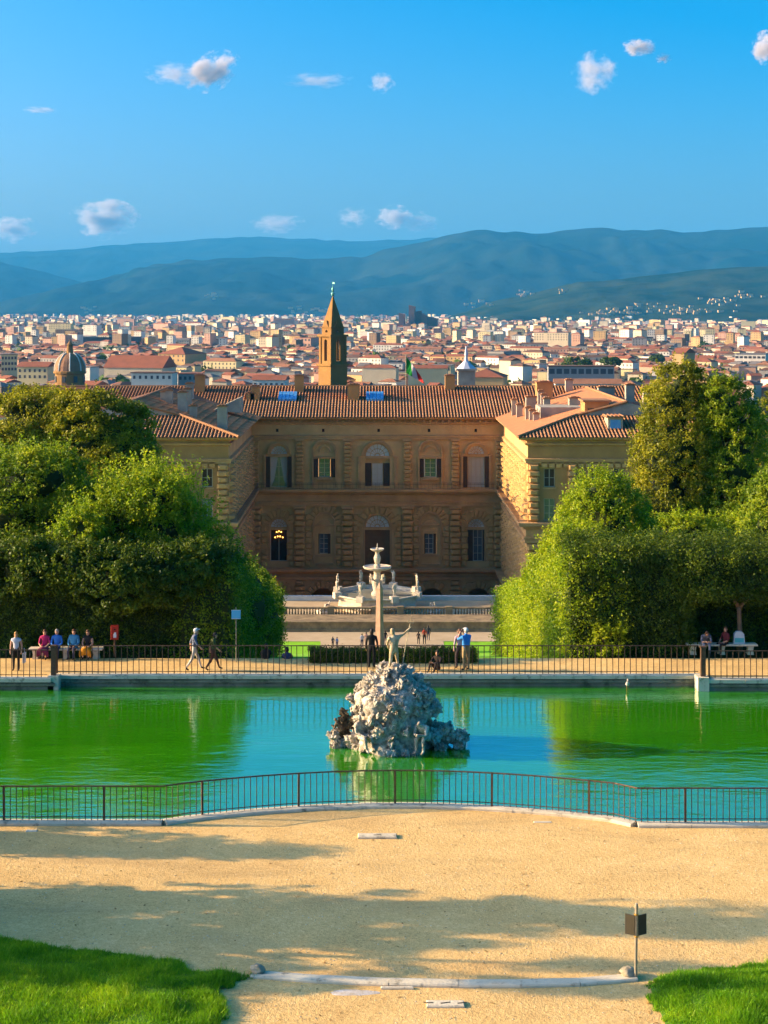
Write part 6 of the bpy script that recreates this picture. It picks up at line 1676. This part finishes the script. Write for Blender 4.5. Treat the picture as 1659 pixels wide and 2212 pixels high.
def with_opening(w_, z0, z1, oz0, oz1, ow, name):
    """four walls with an arched opening each, so the sky shows through"""
    for k in range(4):
        m_ = MB(); wall_with_holes(m_, -w_, w_, z0, z1, -w_, [(-ow, ow, oz0, oz1, True)]); reveal(m_, -ow, ow, oz0, oz1, True, -w_, -w_ + .7)
        wall_b = MB(); wall_with_holes(wall_b, -w_ + .7, w_ - .7, z0, z1, -w_ + .7, [(-ow, ow, oz0, oz1, True)])
        link(name, m_.add(wall_b.v, wall_b.f).mesh(name), M['ochre_stone'], tw_, None, (0, 0, R(90 * k)))
link('base_shaft', sqr(A * 1.12, 0, z_a).mesh('base_shaft'), M['ochre_stone'], tw_)
link('string_course', sqr(A * 1.3, z_a, z_a + .6).mesh('string_course'), M['ochre_stone'], tw_)
with_opening(A * .98, z_a + .6, z_b, z_a + 1.6, z_a + 8.5, .75, 'belfry_wall')
for sx in (-1, 1):
    for sy in (-1, 1):
        link('corner_pier', MB().box(sx * A * .93 - .45, sx * A * .93 + .45, sy * A * .93 - .45, sy * A * .93 + .45, z_a + .6, z_b - .01).mesh('corner_pier'), M['ochre_stone'], tw_)
link('string_course', sqr(A * 1.22, z_b, z_b + .7).mesh('string_course'), M['ochre_stone'], tw_)
with_opening(A * .86, z_b + .7, z_c, z_b + 1.4, z_c - 1.0, .7, 'lantern_wall')
for k in range(4):
    m_ = MB().prism([(-1.15, z_c), (1.15, z_c), (0, z_c + 2.0)], -A * .9, -A * .9 + 1.2); link('gablet', m_.mesh('gablet'), M['ochre_stone'], tw_, None, (0, 0, R(90 * k)))
link('cornice', sqr(A * .98, z_c - .25, z_c).mesh('cornice'), M['ochre_stone'], tw_)
link('spire', sqr(A * .84, z_c, z_d, None, .12).mesh('spire'), M['ochre_stone'], tw_)
M['verdigris'] = mat('verdigris', (0.16, 0.42, 0.34), 0.5, metallic=.3)
link('finial_ball', MB().lathe([(.1, 0), (.5, .35), (.62, .8), (.5, 1.2), (.15, 1.5), (.3, 1.7), (.42, 2.2), (.3, 2.8), (.08, 3.2)], 10, (0, 0, z_d - .1)).mesh('finial_ball'), M['verdigris'], tw_)
link('weather_vane', MB().tube([(0, 0, z_d + 3), (0, 0, z_d + 4.6)], .09, 5).box(-.2, 1.0, -.06, .06, z_d + 4.0, z_d + 4.5).mesh('weather_vane'), M['verdigris'], tw_)
# domed church on the left
YD = 900.0
p = at(D(151), 0, YD)
def zd(py_d): return CZ - (D(py_d) - HY) * YD / F - GZ
dm = thing('church_dome', 'brown ribbed church dome with a lantern above the left trees', 'dome', (p.x, YD, GZ))
rd = D(33) * YD / F
M['dome_tile'] = mat('dome_tile', (0.34, 0.17, 0.085), 0.85, (0.25, 0.12, 0.06), .3, .6)
link('drum', MB().lathe([(rd * .98, 0), (rd * .98, zd(808)), (rd * 1.08, zd(806)), (rd * 1.08, zd(802)), (rd, zd(801))], 16).mesh('drum'), M['ochre_stone'], dm)
zl0, zl1 = zd(801), zd(761)
prof = [(rd * math.cos(R(a)) ** .9, zl0 + (zl1 - zl0) * math.sin(R(a))) for a in (0, 15, 30, 45, 60, 72)]
link('shell', MB().lathe(prof, 24).mesh('shell'), M['dome_tile'], dm)
for k in range(8):
    a = R(45 * k + 10)
    link('rib', MB().tube([(r_ * 1.01 * math.cos(a), r_ * 1.01 * math.sin(a), z + .1) for r_, z in prof], .42, 5).mesh('rib'), WM['white'], dm)
for k in range(8):
    a = R(45 * k + 32)
    link('drum_window', MB().box(-1.0, 1.0, -.2, .3, zd(825), zd(812)).mesh('drum_window'), M['city_pane'], dm, (rd * .99 * math.cos(a), rd * .99 * math.sin(a), 0), (0, 0, a + R(90)))
link('lantern', MB().lathe([(2.2, zl1 - 1.2), (1.8, zl1 + .3), (1.7, zd(746)), (2.1, zd(745)), (1.2, zd(741)), (.3, zd(737)), (.1, zd(731))], 10).mesh('lantern'), M['ochre_stone'], dm)
# named blocks of the middle distance
def block(label, cat, x0, x1, y0, y1, Y, wall, roofc, kind, rz=-12, dep=None, name='city_block', pitch=.3):
    """a building whose picture outline is x0..x1, y0..y1 (print pixels)"""
    pa, pb = at(D(x0), D(y1), Y), at(D(x1), D(y0), Y)
    wd = (pb.x - pa.x); h_ = pb.z - GZ
    c, s_ = math.cos(R(rz)), abs(math.sin(R(rz)))
    d_ = dep or wd * .5
    w_ = max(4.0, (wd - d_ * s_) / c)
    t = thing(name, label, cat, ((pa.x + pb.x) / 2, Y + d_ / 2, GZ), R(rz))
    a, r_ = house_geo(w_, d_, h_ - (0 if kind == 'flat' else min(w_, d_) * pitch * .6), kind, pitch, .8)
    a.build('wall', WM[wall] if isinstance(wall, str) else wall, t); r_.build('roof', RM[roofc] if isinstance(roofc, str) else roofc, t)
    return t, w_, d_, h_
def wins(t, w_, d_, h_, cols_, rows_, z_top=2.5, dz_=4.0, size=(1.5, 2.0), m=None):
    me = pane_me
    for r_ in range(rows_):
        for c_ in range(cols_):
            link('window', me, None, t, (-w_ / 2 + w_ * (c_ + .5) / cols_, -d_ / 2, h_ - z_top - r_ * dz_), None, (size[0], 1, size[1]))
M['slate'] = mat('dark_slate', (0.075, 0.085, 0.085), .7, (0.05, 0.06, 0.06), .05, .6)
block('long dark grey modern hall left of the dome lantern', 'building', 133, 292, 729, 764, 2400, M['slate'], M['slate'], 'flat', -4, 70, 'concert_hall')
t, w_, d_, h_ = block('white wedge-shaped theatre in front of the dark hall', 'building', 196, 320, 751, 778, 2100, 'white', M['slate'], 'flat', -30, 60, 'theatre')
t, w_, d_, h_ = block('long building with a bright red gabled roof right of the dome', 'building', 222, 372, 770, 797, 1250, 'cream', 'red', 'gable', -14, 30, 'market_hall', .5)
t, w_, d_, h_ = block('square cream building with a red hipped roof behind the red hall', 'building', 338, 440, 752, 800, 1500, 'ochre', 'red', 'hip', -30, 34, 'villa'); wins(t, w_, d_, h_ - 5, 6, 2)
t, w_, d_, h_ = block('long low white building just above the left palace roof', 'building', 283, 378, 806, 836, 960, 'white', 'brown', 'flat', -6, 14, 'row_house'); wins(t, w_, d_, h_, 7, 1)
t, w_, d_, h_ = block('grey-blue low building right of the long white one', 'building', 378, 436, 808, 836, 975, 'grey', 'red', 'flat', 8, 14, 'row_house'); wins(t, w_, d_, h_, 5, 1)
t, w_, d_, h_ = block('white low building with a red roof left of the bell tower', 'building', 545, 622, 812, 836, 985, 'white', 'red', 'gable', -8, 14, 'row_house'); wins(t, w_, d_, h_ - 3, 6, 1)
t, w_, d_, h_ = block('tall yellowish block at the far left edge', 'building', -8, 36, 766, 812, 1150, 'pale yellow', 'grey', 'flat', 12, 18, 'apartment_block'); wins(t, w_, d_, h_, 5, 3)
t, w_, d_, h_ = block('cream apartment house left of the dome', 'building', 36, 112, 783, 812, 1060, 'pale yellow', 'red', 'gable', -10, 16, 'apartment_block'); wins(t, w_, d_, h_ - 3, 6, 2)
t, w_, d_, h_ = block('salmon block of flats left of the bell tower spire', 'building', 634, 694, 730, 760, 2300, 'pink', 'red', 'flat', -30, 30, 'apartment_block'); wins(t, w_, d_, h_, 5, 2, 3, 7, (3, 3))
t, w_, d_, h_ = block('long low house with wide red roof and white front right of the flag', 'building', 1005, 1105, 800, 836, 960, 'ochre', 'red', 'hip', -10, 30, 'row_house')
t, w_, d_, h_ = block('modern flat building with a glazed attic and dark roof terrace', 'building', 1185, 1330, 792, 836, 1000, 'grey', 'brown', 'flat', -4, 16, 'apartment_block'); wins(t, w_, d_, h_, 9, 1, 3.0, 4, (3.4, 3.2))
t, w_, d_, h_ = block('white terrace house in front of the glazed attic building', 'building', 1200, 1345, 820, 840, 930, 'white', 'orange', 'gable', -4, 14, 'row_house')
t, w_, d_, h_ = block('dark grey block of flats with a white side wall', 'building', 1055, 1130, 760, 792, 1700, 'grey', 'grey', 'flat', -38, 34, 'apartment_block'); wins(t, w_, d_, h_, 7, 3, 3, 6, (3, 2.4))
t, w_, d_, h_ = block('pale yellow villa with arched top left of the slender chimney tower', 'building', 930, 985, 790, 820, 1150, 'pale yellow', 'grey', 'flat', -12, 18, 'villa'); wins(t, w_, d_, h_, 4, 1)
t, w_, d_, h_ = block('white terrace flats at the right edge of the city', 'building', 1590, 1670, 765, 800, 1500, 'white', 'grey', 'flat', -20, 24, 'apartment_block'); wins(t, w_, d_, h_, 7, 3, 3, 5, (3, 2.2))
t, w_, d_, h_ = block('ochre church front with a gabled roof above the right evergreens', 'building', 1455, 1510, 758, 800, 1200, 'ochre', 'red', 'gable', -35, 20, 'church')
# slender chimney-like turret with a white cap behind the palace ridge
YK = 300.0; p = at(D(1007), D(832), YK)
tk2 = thing('turret', 'small square turret with a pale conical cap behind the palace ridge', 'turret', (p.x, YK, GZ))
zz = CZ - (D(800) - HY) * YK / F - GZ
link('shaft', sqr(1.6, 0, zz).mesh('shaft'), M['grey_plaster'], tk2)
link('cornice', sqr(2.0, zz, zz + .35).mesh('cornice'), M['grey_plaster'], tk2)
link('cap', MB().lathe([(1.9, zz + .35), (1.2, zz + 1.0), (.4, zz + 1.8), (.25, zz + 2.6), (.35, zz + 2.9), (.1, zz + 4.6)], 10).mesh('cap'), mat('pale_lead', (0.5, 0.52, 0.58), .5), tk2)
# law courts: a cluster of angular dark towers far off
YJ = 4500.0
jc = thing('law_courts', 'cluster of angular dark towers rising above the far city', 'building', (at(D(890), 0, YJ).x, YJ, GZ))
M['dark_stone'] = mat('dark_reddish_panel', (0.30, 0.155, 0.10), .85, (0.20, 0.11, 0.08), .01, .6)
for (xa, xb, yl, yr_, dy) in [(830, 846, 703, 703, 0), (846, 862, 697, 699, 10), (863, 874, 676, 679, -30), (884, 896, 659, 662, -20), (896, 908, 673, 671, 20), (908, 922, 675, 683, 10), (922, 942, 684, 688, 40), (870, 890, 702, 696, -60), (888, 945, 700, 706, -70)]:
    a, b = at(D(xa), D(yl), YJ), at(D(xb), D(yr_), YJ)
    ox = jc.location.x
    w0, w1 = a.x - ox, b.x - ox
    m_ = MB().add([(w0, dy, 0), (w1, dy, 0), (w1, dy + 50, 0), (w0, dy + 50, 0), (w0, dy, a.z - GZ), (w1, dy, b.z - GZ), (w1, dy + 50, b.z - GZ), (w0, dy + 50, a.z - GZ)], [(0, 3, 2, 1), (4, 5, 6, 7), (0, 1, 5, 4), (1, 2, 6, 5), (2, 3, 7, 6), (3, 0, 4, 7)])
    link('tower_block', m_.mesh('tower_block'), M['dark_stone'], jc, None, (0, 0, R(-6)))
# flag behind the palace ridge
YG = 285.0
p = at(D(877), D(836), YG)
fg = thing('flag', 'green white and red flag hanging on a pole behind the palace ridge', 'flag', (p.x, YG, p.z - 4))
link('flagpole', MB().tube([(0, 0, -8), (0, 0, 4 + (D(836) - D(766)) * YG / F)], .06, 6).mesh('flagpole'), M['post_grey'], fg)
for k, (nm, c) in enumerate((('green_stripe', (0.01, 0.28, 0.03)), ('white_stripe', (0.62, 0.6, 0.58)), ('red_stripe', (0.5, 0.02, 0.015)))):
    V, Fc = [], []
    n_, mm = 10, 14
    for i in range(n_ + 1):
        u = (k + i / n_) / 3
        for j in range(mm + 1):
            v = j / mm
            x = u * 3.3 * (0.75 + .25 * v) + .05
            z = 4 + (D(836) - D(770)) * YG / F - v * 3.0 * (1 - .45 * u) - u * 3.3
            yv = .45 * math.sin(u * 9 + v * 2.5) * (.3 + u) 
            V.append((x, yv, z))
    for i in range(n_):
        for j in range(mm): Fc.append((i * (mm + 1) + j, i * (mm + 1) + j + 1, (i + 1) * (mm + 1) + j + 1, (i + 1) * (mm + 1) + j))
    link(nm, np_mesh(nm, V, Fc, True), cloth('flag_' + nm, c), fg)
# round-topped pines in the near city
for x_, y_, Yv, wd, lab in ((838 + 360, 785, 1180, 60, 'umbrella pine standing among houses beyond the right wing'), (1245, 790, 1150, 62, 'wide umbrella pine behind the glazed attic building'), (1320, 782, 1350, 40, 'smaller umbrella pine right of the wide one'), (1420, 775, 1500, 30, 'far umbrella pine nearest the right evergreens')):
    if x_ == 1198: continue
    p = at(D(x_), D(y_), Yv); rw = D(wd) / 2 * Yv / F
    tree('umbrella_pine', lab, (p.x, Yv, GZ), [(p.x, Yv, p.z, rw, rw * .8, rw * .42), (p.x + rw * .4, Yv, p.z + rw * .1, rw * .6, rw * .6, rw * .35)], 1500, rw * .22, LG['far'], (2.0, 1.3), .8, 0, per=30)

# ================================================================ hills
hills = []
def hill(name, pts, Y, depth, base, m, amp, seed, back=1.0, ny=36):
    """ridge line traced as (print x, print y) at distance Y, falling to the plain towards the camera"""
    pts = [(D(a), D(b)) for a, b in pts]
    xs_ = np.linspace(pts[0][0], pts[-1][0], 150)
    ridge = np.interp(xs_, [a for a, b in pts], [b for a, b in pts])
    V, Fc = [], []
    for j in range(ny + 1):
        t = j / ny
        Yj = Y - depth * (1 - t) if t <= 1 else Y
        for i, (px, py) in enumerate(zip(xs_, ridge)):
            X = CX + (px - HX) * Y / F; Zr = CZ - (py - HY) * Y / F
            s_ = t ** 0.9
            n1 = mnoise.noise(Vector((X / 1500 + seed, Yj / 2200, seed))); n2 = mnoise.noise(Vector((X / 520 + seed, Yj / 900, seed * 2))); n3 = mnoise.noise(Vector((X / 190 + seed, Yj / 300, seed * 3)))
            z = base + (Zr - base) * s_ + amp * (n1 + .55 * n2 + .3 * n3) * math.sin(math.pi * min(t, .97)) ** .7 + amp * .10 * n3
            V.append((X, Yj, z))
    k = len(xs_)
    for i, (px, py) in enumerate(zip(xs_, ridge)):
        X = CX + (px - HX) * Y / F; V.append((X, Y + depth, base - 20))
    for j in range(ny + 1):
        for i in range(k - 1): Fc.append((j * k + i, j * k + i + 1, (j + 1) * k + i + 1, (j + 1) * k + i))
    o = link(name, np_mesh(name, V, Fc, True), m); tag(o, kind='structure'); hills.append(o); return o
M['hill_near'] = mat('wooded_hill', (0.006, 0.020, 0.009), .95, (0.04, 0.05, 0.02), .0035, .9, spec=0.0, bump=8.0, bscale=.02)  # paler noise tone paints sunlit slopes into the colour
M['hill_far'] = mat('far_hill', (0.003, 0.014, 0.010), .95, (0.026, 0.036, 0.024), .0011, .9, spec=0.0, bump=12.0, bscale=.012)  # lit slopes painted in as the paler tone
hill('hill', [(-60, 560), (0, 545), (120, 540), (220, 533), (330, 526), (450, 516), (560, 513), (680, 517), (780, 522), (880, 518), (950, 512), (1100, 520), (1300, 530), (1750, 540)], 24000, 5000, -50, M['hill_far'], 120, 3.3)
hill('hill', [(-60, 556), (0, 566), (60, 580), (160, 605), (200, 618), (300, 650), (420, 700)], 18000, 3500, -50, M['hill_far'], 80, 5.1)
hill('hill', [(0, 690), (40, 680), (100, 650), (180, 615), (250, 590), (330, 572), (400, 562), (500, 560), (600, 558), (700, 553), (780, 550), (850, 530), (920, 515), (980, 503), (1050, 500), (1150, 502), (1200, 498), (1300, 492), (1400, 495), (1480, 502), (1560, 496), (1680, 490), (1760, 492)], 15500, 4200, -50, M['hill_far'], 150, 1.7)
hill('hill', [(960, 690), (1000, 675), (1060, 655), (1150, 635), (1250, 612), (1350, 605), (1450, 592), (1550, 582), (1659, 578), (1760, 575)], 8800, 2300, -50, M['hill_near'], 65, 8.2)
# pale hamlets on the slopes, set down where the hillside is
from mathutils.bvhtree import BVHTree
dgh = bpy.context.evaluated_depsgraph_get()
hb = []
for o in hills:
    me = o.data; hb.append(BVHTree.FromPolygons([v.co for v in me.vertices], [tuple(q.vertices) for q in me.polygons]))
ham = MB()
for x_, y_, n_, sx_, s0 in ((1330, 676, 40, 34, 1), (1130, 640, 8, 12, 1), (1215, 628, 4, 6, 1), (1560, 652, 16, 20, 1), (1480, 672, 30, 36, 1), (1620, 640, 10, 14, 1), (190, 668, 6, 8, 1), (460, 640, 6, 8, 1), (690, 672, 6, 16, 1), (640, 668, 5, 8, 1), (1040, 660, 6, 20, 1), (1390, 660, 8, 30, 1)):
    for k in range(n_):
        q = at(D(x_ + hr.gauss(0, sx_)), D(y_ + hr.gauss(0, 4)), 1000.0)
        c0 = Vector((CX, 0, CZ)); dr = (q - c0).normalized(); best = None
        for b_ in hb:
            h_ = b_.ray_cast(c0, dr)
            if h_[0] is not None and (best is None or h_[3] < best[1]): best = (h_[0], h_[3])
        if best is None: continue
        p = best[0]; s_ = hr.uniform(5, 11) * best[1] / 8000
        ham.box(p.x - s_ * 1.3, p.x + s_ * 1.3, p.y - s_, p.y + s_, p.z - s_ * 3, p.z + s_)
o = ham.build('hamlet_houses', WM['ochre']); tag(o, 'scattered pale houses on the lower slopes of the hills', 'houses', kind='stuff')

# ================================================================ haze and clouds
hz = MB().box(-15500, 15500, -60, 29500, -72, 1300).build('haze', None); tag(hz, 'thin blue haze over the plain', 'haze', kind='stuff')
hm = bpy.data.materials.new('haze_air'); hm.use_nodes = True; n_ = hm.node_tree; n_.nodes.clear()
vo = n_.nodes.new('ShaderNodeVolumePrincipled'); vo.inputs['Color'].default_value = (0.06, 0.46, 1.0, 1); vo.inputs['Density'].default_value = 3.6e-5; vo.inputs['Anisotropy'].default_value = 0.0
ho = n_.nodes.new('ShaderNodeOutputMaterial'); n_.links.new(vo.outputs[0], ho.inputs['Volume']); hz.data.materials.append(hm)

def cloud_mat(name, dens, seed):
    m = bpy.data.materials.new(name); m.use_nodes = True; n = m.node_tree; n.nodes.clear(); L = n.links
    tc = n.nodes.new('ShaderNodeTexCoord')
    ad = n.nodes.new('ShaderNodeVectorMath'); ad.operation = 'ADD'; ad.inputs[1].default_value = (seed * 3.7, seed * 1.9, seed * 5.3); L.new(tc.outputs['Object'], ad.inputs[0])
    nz = n.nodes.new('ShaderNodeTexNoise'); nz.inputs['Scale'].default_value = 1.9; nz.inputs['Detail'].default_value = 7; nz.inputs['Roughness'].default_value = .64; L.new(ad.outputs[0], nz.inputs['Vector'])
    ln = n.nodes.new('ShaderNodeVectorMath'); ln.operation = 'LENGTH'; L.new(tc.outputs['Object'], ln.inputs[0])
    a = n.nodes.new('ShaderNodeMath'); a.operation = 'MULTIPLY_ADD'; a.inputs[1].default_value = 3.2; a.inputs[2].default_value = -1.12; L.new(nz.outputs['Fac'], a.inputs[0])
    b = n.nodes.new('ShaderNodeMath'); b.operation = 'SUBTRACT'; L.new(a.outputs[0], b.inputs[0]); L.new(ln.outputs['Value'], b.inputs[1])
    r_ = n.nodes.new('ShaderNodeMapRange'); r_.inputs[1].default_value = -.22; r_.inputs[2].default_value = .34; r_.inputs[3].default_value = 0; r_.inputs[4].default_value = dens; L.new(b.outputs[0], r_.inputs[0])
    v = n.nodes.new('ShaderNodeVolumePrincipled'); v.inputs['Color'].default_value = (1, .90, .92, 1); L.new(r_.outputs[0], v.inputs['Density'])
    out = n.nodes.new('ShaderNodeOutputMaterial'); L.new(v.outputs[0], out.inputs['Volume']); return m
YC = 34000.0
bmi = bmesh.new(); bmesh.ops.create_icosphere(bmi, subdivisions=3, radius=1.0); cl_me = bpy.data.meshes.new('cloud'); bmi.to_mesh(cl_me); bmi.free()
CL = [(225, 474, 150, 84, 1.0, 'brightest low cloud heap over the left hills'), (22, 494, 120, 60, .55, 'low cloud at the left frame edge'), (600, 484, 120, 46, .28, 'faint low cloud left of the bell tower spire'), (850, 470, 84, 54, .7, 'small low cloud above the middle hills'), (905, 480, 90, 44, .25, 'faint low cloud right of the small middle one'), (762, 470, 70, 44, .22, 'faint wisp of cloud left of the small middle cloud'),
      (458, 154, 126, 78, .9, 'bright slanting cloud high at upper left'), (380, 160, 130, 50, .25, 'thin veil of cloud joined to the bright slanting one'), (690, 174, 150, 36, .16, 'faint high cloud streak near the middle'), (825, 180, 60, 44, .2, 'faint small high cloud right of the streak'),
      (1287, 158, 100, 90, .28, 'ragged thin cloud high at right'), (1381, 103, 78, 38, .7, 'small bright cloud at upper right'), (1433, 126, 34, 22, .5, 'tiny cloud just below the small bright one'), (1654, 102, 60, 70, .6, 'cloud cut by the right frame edge'), (86, 238, 74, 18, .25, 'thin high streak of cloud at far left')]
for k, (x_, y_, w_, h_, dn, lab) in enumerate(CL):
    p = at(D(x_), D(y_), YC); u = YC / F
    me = cl_me.copy(); me.materials.append(cloud_mat('cloud_vapour', dn * .006 * 60 / max(20, D(min(w_, h_ * 1.5))), k + 1))
    o = link('cloud', me, None, None, p, (0, R(-24) if k == 6 else 0, 0), (D(w_) * .55 * u, D(h_) * .8 * u, D(h_) * .56 * u)); tag(o, lab, 'cloud', 'clouds in the sky')
